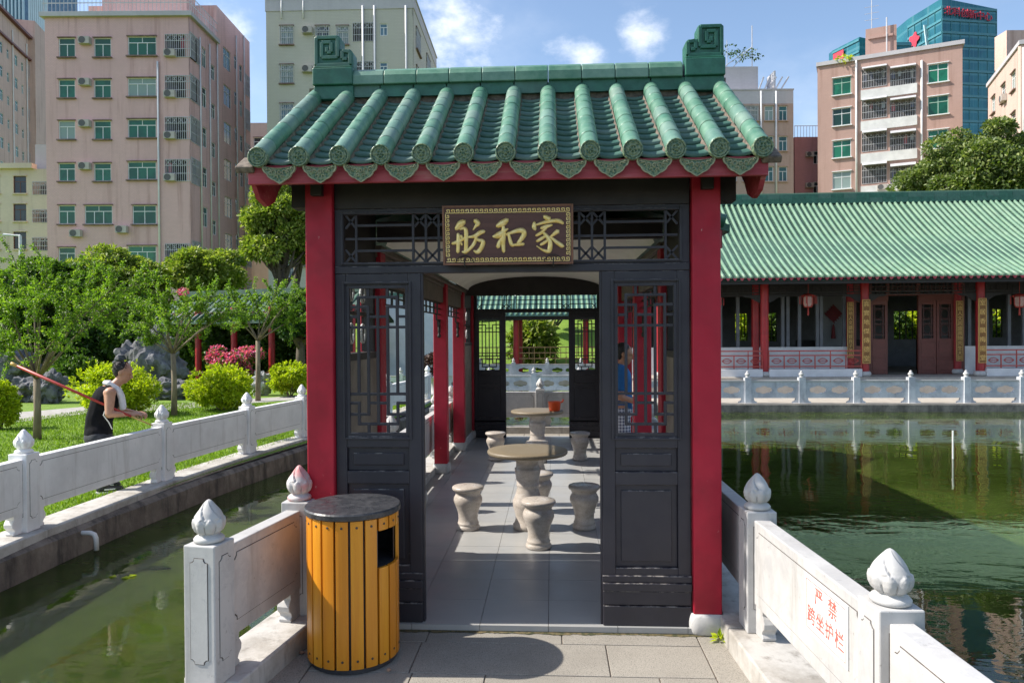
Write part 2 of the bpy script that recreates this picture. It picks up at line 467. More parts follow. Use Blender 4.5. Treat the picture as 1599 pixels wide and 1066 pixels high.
BANK = [(-4.1, 0.5), (-4.3, 3.5), (-4.37, 5.4), (-4.36, 6.9), (-4.24, 8.6), (-4.02, 10.1), (-3.80, 11.5), (-3.45, 13.3), (-3.1, 15.0), (-2.9, 17.0), (-2.9, 21.0), (-3.6, 24.0), (-3.6, 40.0)]
BANK_Z = 0.076
sheet('lawn', [(x - .10, y) for x, y in BANK] + [(-90, 120), (-90, -6), (-4.1, -6)], 0.045, M['lawn'], kind='structure')
sheet('far_lawn', [(-3.6, 33), (60, 33), (200, 110), (-90, 120)], -0.02, M['lawn'], kind='structure')

# bridge deck and its paving stones
deck = MB()
deck.box(-1.76, 1.38, -5, 13.25, -.55, PAVE_Z - .03)
deck = deck.build('bridge_deck', M['edge_stone'], kind='structure')
deck['label'] = 'low stone bridge leading to the pavilion'
pv = empty('pavement', (0, 2, PAVE_Z), kind='structure')
def slab(x0, x1, y0, y1, z1=PAVE_Z, t=.03, g=.0035, nm='paving_stone', mat='granite', par=None):
    dz = random.uniform(-.0015, .0015)
    return bx(nm, M[mat], par or pv, x0+g, x1-g, y0+g, y1-g, z1-t, z1+dz, bevel=.003)
rows = [(4.15, 4.315), (3.765, 4.15), (3.12, 3.765), (2.5, 3.12), (1.9, 2.5)]
cuts = [[-.75, .05], [-.77, .30], [-.75, -.36, .55], [-.75, .1], [-.75, .4]]
for (y0, y1), cs in zip(rows, cuts):
    xs = [-1.32] + cs + [.845]
    for a, b in zip(xs, xs[1:]): slab(a, b, y0, y1)
for y0, y1 in ((3.55, 4.315), (2.7, 3.55), (1.9, 2.7)):
    slab(.845, 1.05, y0, y1)
    slab(-1.56, -1.32, y0 + .1 if y1 < 4 else y0, min(y1 + .1, 4.315))
mj = MB().box(-1.55, 1.05, 1.9, 4.315, PAVE_Z - .03, PAVE_Z - .006).build('joint_fill', M['mortar'], pv)
for i, x in enumerate(np.arange(-1.76, 1.38, .628)):
    slab(x, x + .628, 12.40, 13.2)

# moss and dirt gathered along the step
ms = MB(); pr = None
for k in range(161):
    x = -1.3 + 2.36*k/160; w = .012 + .035*abs(mnoise.noise(Vector((x*7, 1.3, 0)))) + .02*abs(mnoise.noise(Vector((x*31, 4.3, 0))))
    r_ = [ms.P((x, 4.304, PAVE_Z+.004)), ms.P((x, 4.304-w, PAVE_Z+.0025))]
    if pr: ms.f.append([pr[0], pr[1], r_[1], r_[0]])
    pr = r_
def _():
    b = MatB('moss'); b.color(b.mix(b.ramp(b.noise(30, 6, .7), .4, .6), (.045, .05, .018), (.15, .115, .055))).rough(.95).bump(b.noise(90, 4), .6, .004); M['moss'] = b.m
_()
ms.build('moss_strip', M['moss'], pv, kind='stuff')

# ================================================================== balustrades
LOTUS_PROF = []
def lotus_mesh():
    """lotus-bud finial: ringed base, closed bud of upright outer petals with swirled inner petals at the tip"""
    mb = MB()
    mb.lathe([(.070, 0), (.082, .008), (.084, .022), (.074, .034), (.056, .042), (.052, .050), (.062, .058)], n=40)
    prof = []
    for k in range(41):
        t = k/40
        r = float(np.interp(t, [0, .08, .2, .34, .48, .62, .75, .86, .94, .985, 1], [.058, .074, .084, .087, .081, .067, .050, .034, .021, .011, .003]))
        prof.append((r, .050 + .190*t))
    def mod(th, t):
        n = 8
        if t < .52:
            a = (th*n/(2*math.pi)) % 1; d = min(a, 1-a)
            rr = 1 - .20*math.exp(-(d/.035)**2) + .05*math.cos(2*math.pi*(a-.5))
            # upper rim of the outer petals
            rim = .46 - .22*abs(2*a-1)**2
            if t > rim: rr = .945
        else: rr = .945
        if t > .20:
            a = (th*5/(2*math.pi) + 1.5*(t-.2)) % 1; d = min(a, 1-a)
            w = min(1, (t-.2)/.25)
            if t >= .46: rr = rr - .12*w*math.exp(-(d/.04)**2) + .15*w*(a-.5)
        return rr
    mb.lathe(prof, n=160, mod=mod)
    return mb.mesh('lotus_finial', True)
LOTUS = lotus_mesh()
def oct_loop(x0, x1, z0, z1, c):
    # plate outline with small stepped concave corners
    s = c*.45
    return [(x0+c, z0), (x1-c, z0), (x1-c+s*.1, z0+s), (x1-s, z0+c-s*.1), (x1, z0+c), (x1, z1-c), (x1-s, z1-c+s*.1), (x1-c+s*.1, z1-s), (x1-c, z1), (x0+c, z1), (x0+c-s*.1, z1-s), (x0+s, z1-c+s*.1), (x0, z1-c), (x0, z0+c), (x0+s, z0+c-s*.1), (x0+c-s*.1, z0+s)]
_post_cache = {}
def post_meshes(w, h, mat='marble'):
    if (w, h, mat) not in _post_cache:
        b = MB().box(-w/2, w/2, -w/2, w/2, 0, h).mesh('post')
        g = MB(); p = MB()
        for k in range(4):
            R = Matrix.Rotation(k*math.pi/2, 4, 'Z')
            for mb_, e, d in ((g, .0035, .0012), (p, 0, .0035)):
                mb_.M = R
                mb_.prism(oct_loop(-w*.27-e, w*.27+e, h*.17-e, h*.91+e, .022), (0, -w/2, 0), (1,0,0), (0,0,1), (0,-1,0), d)
        _post_cache[(w, h, mat)] = (b, g.mesh('groove'), p.mesh('inset'))
    return _post_cache[(w, h, mat)]
def add_post(root, x, y, z, rz, w=.165, h=.675, mat='marble', fin='marble', detail=True):
    b, g, p = post_meshes(w, h, mat)
    o = link('post', b, M[mat], root, bevel=.006, loc=(x, y, z), rot=(0, 0, rz))
    if detail:
        link('groove', g, M['groove_dirt'], o, local=True)
        link('inset_panel', p, M[mat], o, local=True)
    f = link('finial', LOTUS if fin == 'marble' else LOTUS.copy(), None, o, local=True, loc=(0, 0, h), rot=(0, 0, random.uniform(0, 6)), scale=(.86*random.uniform(.97, 1.03), .86*random.uniform(.97, 1.03), .85*random.uniform(.97, 1.03)))
    if not f.data.materials: f.data.materials.append(M[fin])
    elif fin != 'marble': f.data.materials[0] = M[fin]
    return o
LOTUS.materials.append(M['marble'])
def foot_loop(w, h, flip):
    # cloud-shaped bracket foot under the panel
    pts = [(0, h), (0, 0), (w*.82, 0), (w*.86, h*.10), (w*.74, h*.20), (w*.80, h*.30), (w*.97, h*.42), (w, h*.58), (w*.90, h*.72), (w*.80, h*.80), (w*.84, h*.92), (w*.84, h)]
    return [(-x, y) for x, y in pts][::-1] if flip else pts
def add_panel(root, a, b, zb, z0=.165, z1=.63, t=.09, w=.165, mat='marble', detail=True, feet=True, inset=.045):
    a, b = Vector((*a, 0)), Vector((*b, 0)); d = b - a; L = d.length; u = d.normalized(); n = Vector((0,0,1)).cross(u)
    h = w/2 - .004
    R = Matrix((u, n, Vector((0,0,1)))).transposed().to_4x4(); R.translation = Vector((a.x, a.y, zb))
    mb = MB(); mb.M = R; mb.box(h, L-h, -t/2, t/2, z0, z1)
    pnl = mb.build('panel', M[mat], root, bevel=.006)
    if detail:
        g, p = MB(), MB()
        for sgn in (-1, 1):
            for mb_, e, dd in ((g, .004, .0012), (p, 0, .0035)):
                mb_.M = R
                mb_.prism(oct_loop(h+inset-e, L-h-inset+e, z0+.075-e, z1-.052+e, .035), (0, sgn*t/2, 0), (1,0,0), (0,0,1), (0,sgn,0), dd)
        g.build('groove', M['groove_dirt'], pnl); p.build('inset_panel', M[mat], pnl)
    if feet:
        for end in (0, 1):
            mb = MB(); mb.M = R
            lp = foot_loop(.13, z0 + .004, bool(end))
            mb.prism(lp, (L-h if end else h, -t*.42, 0), (1,0,0), (0,0,1), (0,1,0), t*.84)
            mb.build('foot', M[mat], root, bevel=.004)
    return pnl
def add_kerb(root, a, b, z0, z1, wd, mat='marble_dirty', off=0.):
    a, b = Vector((*a, 0)), Vector((*b, 0)); u = (b-a).normalized(); n = Vector((0,0,1)).cross(u)
    mb = MB(); mb.M = Matrix((u, n, Vector((0,0,1)))).transposed().to_4x4(); mb.M.translation = a
    mb.box(0, (b-a).length - .004, -wd/2+off, wd/2+off, z0, z1)
    return mb.build('kerb', M[mat], root, bevel=.01)
def balustrade(pts, zb, label, kerb=(PAVE_Z-.02, .24), name='stone_balustrade', fins=None, kmat='marble_dirty', detail=True, ends=(True, True), koff=0., group='marble balustrades', mat='marble'):
    root = empty(name, (*pts[len(pts)//2], zb), label=label, cat='balustrade', group=group)
    for k, p in enumerate(pts):
        q = pts[min(k+1, len(pts)-1)]; r = pts[max(k-1, 0)]
        rz = math.atan2(q[1]-r[1], q[0]-r[0])
        rz = (rz + math.pi/4) % (math.pi/2) - math.pi/4
        add_post(root, p[0], p[1], zb, rz, mat=mat, fin=(fins or {}).get(k, mat), detail=detail)
        if k + 1 < len(pts):
            add_panel(root, p, q, zb, detail=detail, mat=mat)
            if kerb: add_kerb(root, p, q, kerb[0], zb, kerb[1], kmat, koff)
    return root
KZ = .085
bal_r = balustrade([(1.30, 1.22), (1.237, 2.70), (1.156, 4.12), (1.15, 5.52)], KZ, 'white marble balustrade right of the bridge carrying the red lettered notice', kerb=(PAVE_Z-.03, .30), koff=.02)
bal_l = balustrade([(-1.665, 3.385), (-1.535, 4.27), (-1.60, 5.65)], KZ, 'short white marble balustrade left of the bridge behind the yellow bin', kerb=(PAVE_Z-.03, .30), koff=.0, fins={1: 'marble_pink'})
add_kerb(bal_l, (-1.70, 2.0), (-1.665, 3.385), PAVE_Z-.03, KZ-.03, .18)
bal_ls = balustrade([(-1.60, 7.05), (-1.60, 8.45), (-1.60, 9.85), (-1.60, 11.25), (-1.60, 12.6)], KZ, 'white marble balustrade along the left side of the pavilion, seen between red posts', kerb=(PAVE_Z-.03, .24))
add_panel(bal_ls, (-1.60, 5.65), (-1.60, 7.05), KZ); add_kerb(bal_ls, (-1.60, 5.65), (-1.60, 7.05), PAVE_Z-.03, KZ, .24)
bal_rs = balustrade([(1.14, 6.92), (1.13, 8.32), (1.13, 9.72), (1.13, 11.12), (1.13, 12.5)], KZ, 'white marble balustrade along the right side of the pavilion, seen through the lattice', kerb=(PAVE_Z-.03, .24))
add_panel(bal_rs, (1.15, 5.52), (1.14, 6.92), KZ); add_kerb(bal_rs, (1.15, 5.52), (1.14, 6.92), PAVE_Z-.03, KZ, .24)
bal_b = balustrade([(-1.62, 13.1), (-.215, 13.1), (1.2, 13.1)], KZ, 'white marble balustrade crossing behind the far doorway of the pavilion', kerb=(PAVE_Z-.03, .24))

# the bank on the left: retaining wall and its balustrade
rw = MB(); nb = len(BANK)
def bank_off(k, d):
    a = Vector(BANK[max(k-1, 0)]); b = Vector(BANK[min(k+1, nb-1)]); t = (b-a).normalized(); return Vector(BANK[k]) + Vector((t.y, -t.x))*d
seg = []
for k in range(nb - 1):
    for s in range(6):
        f = s/6; p = bank_off(k, 0).lerp(bank_off(k+1, 0), f); q = bank_off(k, -.16).lerp(bank_off(k+1, -.16), f); seg.append((p, q))
ri = []
for j, (p, q) in enumerate(seg):
    jit = .012*mnoise.noise(Vector((p.x*2, p.y*2, 0)))
    ri.append([rw.P((p.x+.03+jit, p.y, -.6)), rw.P((p.x+jit, p.y, -.03+jit)), rw.P((p.x-.06, p.y, .012)), rw.P((q.x, q.y, .012)), rw.P((q.x-.5, q.y, -.2))])
for A, B in zip(ri, ri[1:]):
    for c in range(4): rw.f.append([A[c], B[c], B[c+1], A[c+1]])
rw.build('retaining_wall', M['concrete_wall'], label='dark stained concrete retaining wall of the left bank above the water', cat='wall')
bank_posts = [(-4.52, 3.95), (-4.60, 6.0), (-4.58, 8.18), (-4.40, 10.12), (-4.17, 11.75), (-3.83, 13.4), (-3.5, 15.1), (-3.3, 17.0), (-3.3, 18.9)]
balustrade(bank_posts, BANK_Z, 'long stained marble balustrade along the left bank beside the lawn', kerb=(-.02, .36), kmat='marble_dirty', koff=.0, mat='marble_shade_lift')
# drain pipe through the retaining wall
pp = atZ(176, 842, -.12)
dp = MB(); dp.tube([(-4.5, pp.y, -.06), (-4.29, pp.y, -.06), (-4.25, pp.y, -.075), (-4.235, pp.y, -.11), (-4.23, pp.y, -.22)], .022, 10)
dp.build('drain_pipe', M['pvc'], smooth=True, label='white plastic drain pipe bent down from the retaining wall', cat='pipe')

# notice on the right balustrade
A, B = Vector((1.237, 2.70, 0)), Vector((1.156, 4.12, 0)); u = (A-B).normalized()      # towards the camera
nrm = Vector((-u.y, u.x, 0)) if Vector((-u.y, u.x, 0)).x < 0 else Vector((u.y, -u.x, 0))
def notice_pt(px, py):
    # meet the ray with the inner face of the panel
    o = B + nrm*.0485; d = ray(px, py); t = (o - EYE).dot(nrm)/d.dot(nrm); return EYE + d*t
c0, c1, c2 = notice_pt(1259, 897), notice_pt(1326, 941), notice_pt(1326, 1046)
s0 = (c0 - B).dot(u); s1 = (c1 - B).dot(u); zt = (c0.z+c1.z)/2; zbm = c2.z
nt = empty('notice_board', tuple(B + u*((s0+s1)/2) + nrm*.05 + Vector((0,0,zbm))), label='white notice with red Chinese lettering fixed to the right balustrade', cat='sign')
mb = MB(); mb.M = Matrix((u, nrm, Vector((0,0,1)))).transposed().to_4x4(); mb.M.translation = B + nrm*.0492
mb.box(s0, s1, 0, .006, zbm, zt); mb.build('board', M['paper_white'], nt)
mb = MB(); mb.M = Matrix((u, nrm, Vector((0,0,1)))).transposed().to_4x4(); mb.M.translation = B + nrm*.0555
e = .018
for r in ((s0+e, s1-e, zbm+e, zbm+e+.003), (s0+e, s1-e, zt-e-.003, zt-e), (s0+e, s0+e+.003, zbm+e, zt-e), (s1-e-.003, s1-e, zbm+e, zt-e)):
    mb.box(r[0], r[1], 0, .0008, r[2], r[3])
mb.build('border_line', M['red_print'], nt)
W_, H_ = s1-s0, zt-zbm
def put_char(ch, cx, cz, size, sx=1.0):
    me = text_mesh(ch, size, .0006, bold=.0005)
    o = link('character', me, M['red_print'], nt)
    Mx = Matrix((u*sx, Vector((0,0,1)), nrm)).transposed().to_4x4(); Mx.translation = B + nrm*.0562 + u*cx + Vector((0,0,cz))
    me.transform(Mx); return o
cs = W_*.205
put_char('严', s0 + W_*.36, zbm + H_*.72, cs); put_char('禁', s0 + W_*.68, zbm + H_*.72, cs)
for k, ch in enumerate('跨坐护栏'): put_char(ch, s0 + W_*(.17 + .22*k), zbm + H_*.32, cs*1.0)

# ================================================================== the pavilion
PC = -.248; YF, YB = 4.34, 12.26
def fx(px): return atY(px, 600, YF).x
def fz(py): return atY(800, py, YF).z
pav = empty('boat_pavilion', (PC, YF, 0), label='red and black pavilion with green glazed tile roof and name plaque over its doorway', cat='pavilion')
# floor slabs
fl = MB().box(PC-1.33, PC+1.33, 4.305, 12.42, -.30, -.034).build('floor', M['edge_stone'], pav)
xs = [-1.575, -1.27, -.86, -.445, -.03, .385, .80, 1.08]
ys = [4.30] + [4.725 + .398*k for k in range(20)]
ys[-1] = 12.42
for a, b in zip(xs, xs[1:]):
    for c, d in zip(ys, ys[1:]):
        bx('floor_tile', M['floor_slab'], fl, a+.0015, b-.0015, c+.0015, d-.0015, -.032, random.uniform(-.0004, .0004))
# columns on drum bases
colx = (PC-1.165, PC+1.165)
CW = .168
drum = []
def drum_mesh(hx, hy, h):
    mb = MB(); rings = []
    for k in range(9):
        t = k/8; e = math.sin(math.pi*(.12+.76*t))**.6
        X, Y = hx*(.80+.26*e), hy*(.80+.26*e); z = h*t
        ring = []
        for q in range(24):
            th = 2*math.pi*q/24; c, s_ = math.cos(th), math.sin(th)
            ring.append(mb.P((X*math.copysign(abs(c)**.5, c), Y*math.copysign(abs(s_)**.5, s_), z)))
        rings.append(ring)
    for A_, B_ in zip(rings, rings[1:]):
        for q in range(24): mb.f.append([A_[q], A_[(q+1)%24], B_[(q+1)%24], B_[q]])
    mb.f.append(rings[0][::-1]); mb.f.append(rings[-1]); return mb.mesh('column_base', True)
DR = drum_mesh(.105, .105, .125); DR.materials.append(M['marble'])
for X in colx:
    for Y in (YF+.045, 5.62, 7.36, 9.10, 10.88, YB-.045):
        z0 = PAVE_Z if Y < 5 else 0
        top = 2.9 if Y < 5 or Y > 12 else 2.45
        bx('column', M['red_paint'], pav, X-CW/2, X+CW/2, Y-CW/2, Y+CW/2, z0+.122, top, bevel=.008)
        link('column_base', DR, None, pav, loc=(X, Y, z0))
K, KW = M['black_paint'], M['dark_wood']
def lattice_bars(mb, x0, x1, z0, z1, y, w=.017, d=.022):
    W, H = x1-x0, z1-z0
    def V(i, a, b): X = x0+W*i/6; mb.box(X-w/2, X+w/2, y-d/2, y+d/2, z1-H*b, z1-H*a)
    def Hh(f, a, b): Z = z1-H*f; mb.box(x0+W*a/6-w/2+.001, x0+W*b/6+w/2-.001, y-d/2+.002, y+d/2-.002, Z-w/2, Z+w/2)
    for i in (1, 5): V(i, .060, .735); V(i, .785, .940)
    for i in (2, 4): V(i, 0, .067); V(i, .128, .872); V(i, .933, 1)
    V(3, .060, .940)
    for f in (.067, .933): Hh(f, 1, 5)
    for f in (.133, .867): Hh(f, 0, 2); Hh(f, 4, 6)
    for f in (.2, .79): Hh(f, 0, 1); Hh(f, 2, 4); Hh(f, 5, 6)
    for f in (.272, .728): Hh(f, 0, 6)
def ring_frame(mb, x0, x1, z0, z1, wl_, wr, wb, wt, y0, y1):
    mb.box(x0, x0+wl_, y0, y1, z0, z1); mb.box(x1-wr, x1, y0, y1, z0, z1)
    mb.box(x0+wl_, x1-wr, y0, y1, z0, z0+wb); mb.box(x0+wl_, x1-wr, y0, y1, z1-wt, z1)
def door_leaf(x0, x1, wx0, wx1, yf, s):
    """one fixed black leaf: lattice window over two sunk panels and a stepped plinth; s=+1 faces -Y"""
    def Y(a, b): return (yf+a, yf+b) if s > 0 else (yf-b, yf-a)
    root = MB()
    z = dict(top=fz(425), wt=fz(443), wb=fz(681), p1t=fz(699), p1b=fz(736), p2t=fz(756), p2b=fz(884), pl=fz(903))
    y0, y1 = Y(0, .05)
    root.box(x0, wx0, y0, y1, z['pl'], z['top']); root.box(wx1, x1, y0, y1, z['pl'], z['top'])
    for a, b in ((z['wt'], z['top']), (z['p1t'], z['wb']), (z['p2t'], z['p1b']), (z['pl'], z['p2b'])): root.box(wx0, wx1, y0, y1, a, b)
    leaf = root.build('door_leaf', K, pav, bevel=.004)
    for a, b in ((z['p1b'], z['p1t']), (z['p2b'], z['p2t'])):
        mb = MB(); mb.box(wx0, wx1, *Y(.022, .040), a, b)
        mb.box(wx0+.035, wx1-.035, *Y(.012, .021), a+.035, b-.035)
        mb.build('door_panel', K, leaf, bevel=.005)
    fr = MB()
    for wl2, d0, d1 in ((.012, -.010, 0.), (.02, .006, .03)):
        o_ = .02 if d0 < 0 else 0
        ring_frame(fr, wx0-o_, wx1+o_, z['wb']-o_, z['wt']+o_, wl2, wl2, wl2, wl2, *Y(d0, d1))
    fr.build('window_frame', K, leaf, bevel=.002)
    lt = MB(); yy = sum(Y(.016, .036))/2
    lattice_bars(lt, wx0+.012, wx1-.012, z['wb']+.012, z['wt']-.012, yy)
    lt.build('lattice', K, leaf, bevel=.002)
    pl = MB()
    pl.box(x0-.004, x1+.004, *Y(-.012, .05), z['p2b']-.085, z['p2b']-.045)
    pl.box(x0-.002, x1+.002, *Y(-.022, .055), z['p2b']-.135, z['p2b']-.087)
    pl.box(x0, x1, *Y(-.012, .05), .125, z['p2b']-.137)
    pl.box(x0, x1, *Y(-.018, .055), .002, .120)
    pl.build('door_plinth', K, leaf, bevel=.004)
def facade(yf, s):
    def Y(a, b): return (yf+a, yf+b) if s > 0 else (yf-b, yf-a)
    xl, xr = fx(525)-.003, fx(1077)+.003
    if s < 0: pass
    mb = MB()
    mb.box(xl, xr, *Y(0, .07), fz(330)+.03, fz(250))                       # frieze board under the eave
    mb.build('frieze', KW if s > 0 else K, pav, bevel=.004)
    mb = MB(); mb.box(xl, xr, *Y(-.004, .06), fz(425)+.001, fz(413)); mb.build('lintel', K, pav, bevel=.004)
    # transom with lattice
    tz0, tz1 = fz(413)+.001, fz(330)+.029
    tr = MB(); ring_frame(tr, xl, xr, tz0, tz1, fx(538)-xl, xr-fx(1062), .012, .03, *Y(.004, .05))
    ring_frame(tr, fx(534), fx(1066), tz0+.008, tz1-.02, .014, .014, .014, .014, *Y(-.006, .003))
    tr = tr.build('transom', K, pav, bevel=.003)
    lt = MB(); y0, y1 = Y(.015, .035); ym = (y0+y1)/2; w = .014
    a0, a1 = fx(540), fx(1060); za, zb2 = tz0+.022, tz1-.034; H = zb2-za
    def v(X): lt.box(X-w/2, X+w/2, y0, y1, za, zb2)
    def h(f, A_, B_): lt.box(A_, B_, y0+.002, y1-.002, za+H*f-w/2, za+H*f+w/2)
    def dg(A_, f0, B_, f1): lt.bar((A_, ym, za+H*f0), (B_, ym, za+H*f1), w*.9, .012, (0, 1, 0))
    def diam(A_, B_):       # crossed cell
        m_ = (A_+B_)/2
        for (p, q, r, t_) in ((A_, 1, B_, .72), (B_, 1, A_, .72), (A_, .0, B_, .28), (B_, .0, A_, .28)): dg(p, q, r, t_)
        h(.5, A_, B_); h(.72, A_, B_) if False else None
    xsv = [fx(557), fx(646), fx(666), fx(686)]
    rs = [fx(x) for x in (906, 926, 946, 1041)]
    for X in xsv + rs + [PC-.35, PC, PC+.35]: v(X)
    for f in (.25, .5, .78):
        h(f, fx(557), fx(646)); h(f, fx(946), fx(1041)); h(f, PC-.35, PC+.35)
        h(f, fx(893)-.03, fx(906)); h(f, fx(686), fx(692)+.03)
    diam(a0, fx(557)); diam(fx(646), fx(666)); diam(fx(666), fx(686)); diam(fx(906), fx(926)); diam(fx(926), fx(946)); diam(fx(1041), a1)
    lt.build('lattice', K, tr)
    door_leaf(xl, fx(658), fx(541), fx(638), yf, s)
    door_leaf(fx(940), xr, fx(960), fx(1058), yf, s)
    # posts between leaf and opening go right through as jambs
    for x0, x1 in ((fx(658)+.001, fx(658)+.012), (fx(940)-.012, fx(940)-.001)):
        bx('jamb', K, pav, x0, x1, *Y(.006, .048), 0, fz(425))
    # side beam ends and little front brackets on the columns
    for X, sg in ((colx[0], -1), (colx[1], 1)):
        e = X + sg*(CW/2+.105)
        bx('beam_end', KW, pav, min(X+sg*CW/2, e), max(X+sg*CW/2, e), *Y(.02, .14), fz(318), fz(270), bevel=.003)
        bx('bracket', KW, pav, X-.035, X+.035, *Y(-.085, -.041), fz(304), fz(280), bevel=.003)
facade(YF, 1); facade(YB, -1)
# side walls of the two porches: solid below, small window with scroll tracery above
def tracery(par, x, y0, y1, z0, z1):
    n = 3; w = (y1-y0)/n
    for k in range(n):
        c = y0 + w*(k+.5)
        for zz, sgn in ((z0+.12, 1), (z1-.12, -1)):
            mb = MB(); mb.tube([(x, c + .055*math.cos(t), zz + sgn*.075*math.sin(t)) for t in np.linspace(0, math.pi, 9)], .011, 6)
            mb.build('scroll', M['marble'], par, smooth=True)
        bx('glazing_bar', KW, par, x-.008, x+.008, c-.006, c+.006, z0, z1)
for X in colx:
    for y0, y1 in ((YF+.13, 5.53), (10.97, YB-.13)):
        bx('side_wall', M['wall_mottled'], pav, X-.05, X+.05, y0, y1, 0, 1.58)
        bx('skirting', M['marble'], pav, X-.075, X+.075, y0, y1, 0, .14, bevel=.01)
        f = MB()
        f.box(X-.06, X+.06, y0, y1, 1.581, 1.63); f.box(X-.05, X+.05, y0, y1, 2.2, 2.75)
        f.box(X-.04, X+.04, y0, y0+.06, 1.63, 2.2); f.box(X-.04, X+.04, y1-.06, y1, 1.63, 2.2)
        f.box(X-.03, X+.03, y0+.06, y1-.06, 1.90, 1.925)
        f = f.build('side_window', KW, pav, bevel=.003)
        tracery(f, X, y0+.07, y1-.07, 1.64, 1.895); tracery(f, X, y0+.07, y1-.07, 1.93, 2.195)
# side beams, cornice and hanging lattice between the open columns
ycols = (5.62, 7.36, 9.10, 10.88)
for X, sg in ((colx[0], 1), (colx[1], -1)):
    bx('side_beam', M['beam_brown'], pav, X-.045, X+.045, 5.53, 10.97, 2.165, 2.36, bevel=.006)
    c = MB(); c.box(X-.06, X+.06, 5.50, 11.0, 2.362, 2.40); c.box(X-.08, X+.10 if sg > 0 else X+.08, 5.50, 11.0, 2.402, 2.45)
    if sg < 0: c.box(X-.10, X-.081, 5.50, 11.0, 2.402, 2.45)
    c.build('cornice', M['beam_brown'], pav, bevel=.006)
    for a, b in zip(ycols, ycols[1:]):
        a, b = a+CW/2, b-CW/2; L = b-a; lt = MB(); w = .013
        z0, z1 = 1.945, 2.16
        def hh(z, p, q): lt.box(X-.011, X+.011, a+L*p, a+L*q, z-w/2, z+w/2)
        def vv(p, za_, zb_): lt.box(X-.010, X+.010, a+L*p-w/2, a+L*p+w/2, za_, zb_)
        hh(z1-.008, 0, 1); hh(z1-.075, 0, 1); hh(z1-.145, 0, 1)
        for k in range(12):
            p = (k+.5)/12
            vv(p, z1-.075 if k % 2 else z1-.145, z1 if not k % 2 else z1-.145+.07)
        hh(z0, 0, .16); hh(z0, .84, 1); vv(.16, z0-.006, z1-.145); vv(.84, z0-.006, z1-.145)
        hh(z0-.08, 0, .09); hh(z0-.08, .91, 1); vv(.09, z0-.09, z0); vv(.91, z0-.09, z0)
        hl = lt.build('hanging_lattice', KW, pav)
        for p in (.035, .965):
            dp_ = MB(); dp_.lathe([(.012, 1.72), (.024, 1.735), (.022, 1.76), (.012, 1.775), (.018, 1.79), (.018, 1.95)], (X, a+L*p, 0), 10)
            dp_.build('drop_post', KW, hl, smooth=True)
# white barrel ceiling of the cabin, dark end boards, flat white porch ceilings
v = MB(); n = 20; a_, b_ = PC-1.03, PC+1.03
arc = [(PC + 1.03*math.cos(math.pi*(1-k/n)), 2.445 + .20*math.sin(math.pi*k/n)) for k in range(n+1)]
for th in (0, .03):
    pass
i0 = [[v.P((x, y, z)) for x, z in arc] for y in (5.50, 11.0)]
i1 = [[v.P((x, y, z+.03)) for x, z in arc] for y in (5.50, 11.0)]
for k in range(n):
    v.f.append([i0[0][k], i0[0][k+1], i0[1][k+1], i0[1][k]]); v.f.append([i1[0][k], i1[1][k], i1[1][k+1], i1[0][k+1]])
v.build('vault', M['ceiling_white'], pav, smooth=True)
for Y in (5.46, 11.0):
    mb = MB(); poly = [(x, z-.004) for x, z in arc] + [(PC+1.12, 2.44), (PC+1.12, 2.96), (PC-1.12, 2.96), (PC-1.12, 2.44)]
    if Y > 6:   # closed board under the vault at the far end
        mb.prism([(x, z) for x, z in arc] + [(PC+1.08, 2.36), (PC-1.08, 2.36)], (0, Y, 0), (1,0,0), (0,0,1), (0,1,0), .04)
    else:
        mb.box(PC-1.08, PC+1.08, Y-.04, Y+.03, 2.47, 2.62)
    mb.build('end_board', KW, pav)
bx('porch_ceiling', M['ceiling_white'], pav, PC-1.11, PC+1.11, YF+.08, 5.42, 2.72, 2.75)
bx('porch_ceiling', M['ceiling_white'], pav, PC-1.11, PC+1.11, 11.05, YB-.08, 2.72, 2.75)

# ------------------------------------------------------------------ porch roof, tile by tile
YE, YR = 4.0, 5.03
RX = [-1.655 + .23417*k for k in range(13)]
ZE, ZR = 2.775, 3.455
SL = math.hypot(YR-YE, ZR-ZE); AN = math.atan2(ZR-ZE, YR-YE)
D_ = Vector((0, math.cos(AN), math.sin(AN))); N_ = Vector((0, -math.sin(AN), math.cos(AN)))
roof = MB()
x0, x1 = RX[0]-.05, RX[-1]+.05
def slope_pt(x, s, n): return Vector((x, YE, ZE)) + D_*s + N_*n
for sgn in (1,):
    a = [slope_pt(x0, -.0, -.125), slope_pt(x1, 0, -.125), slope_pt(x1, SL, -.125), slope_pt(x0, SL, -.125)]
    b = [slope_pt(x0, -.0, -.085), slope_pt(x1, 0, -.085), slope_pt(x1, SL, -.085), slope_pt(x0, SL, -.085)]
    i = [roof.P(p) for p in a+b]
    for f in ((0,3,2,1),(4,5,6,7),(0,1,5,4),(1,2,6,5),(2,3,7,6),(3,0,4,7)): roof.f.append([i[k] for k in f])
    # rear slope
    j = [roof.P((x, y, z)) for x, y, z in ((x0, YR, ZR-.09), (x1, YR, ZR-.09), (x1, YR+1.03, ZE-.05), (x0, YR+1.03, ZE-.05), (x0, YR, ZR-.06), (x1, YR, ZR-.06), (x1, YR+1.03, ZE-.02), (x0, YR+1.03, ZE-.02))]
    for f in ((0,3,2,1),(4,5,6,7),(0,1,5,4),(1,2,6,5),(2,3,7,6),(3,0,4,7)): roof.f.append([j[k] for k in f])
roof = roof.build('roof', M['soffit_wood'], pav)
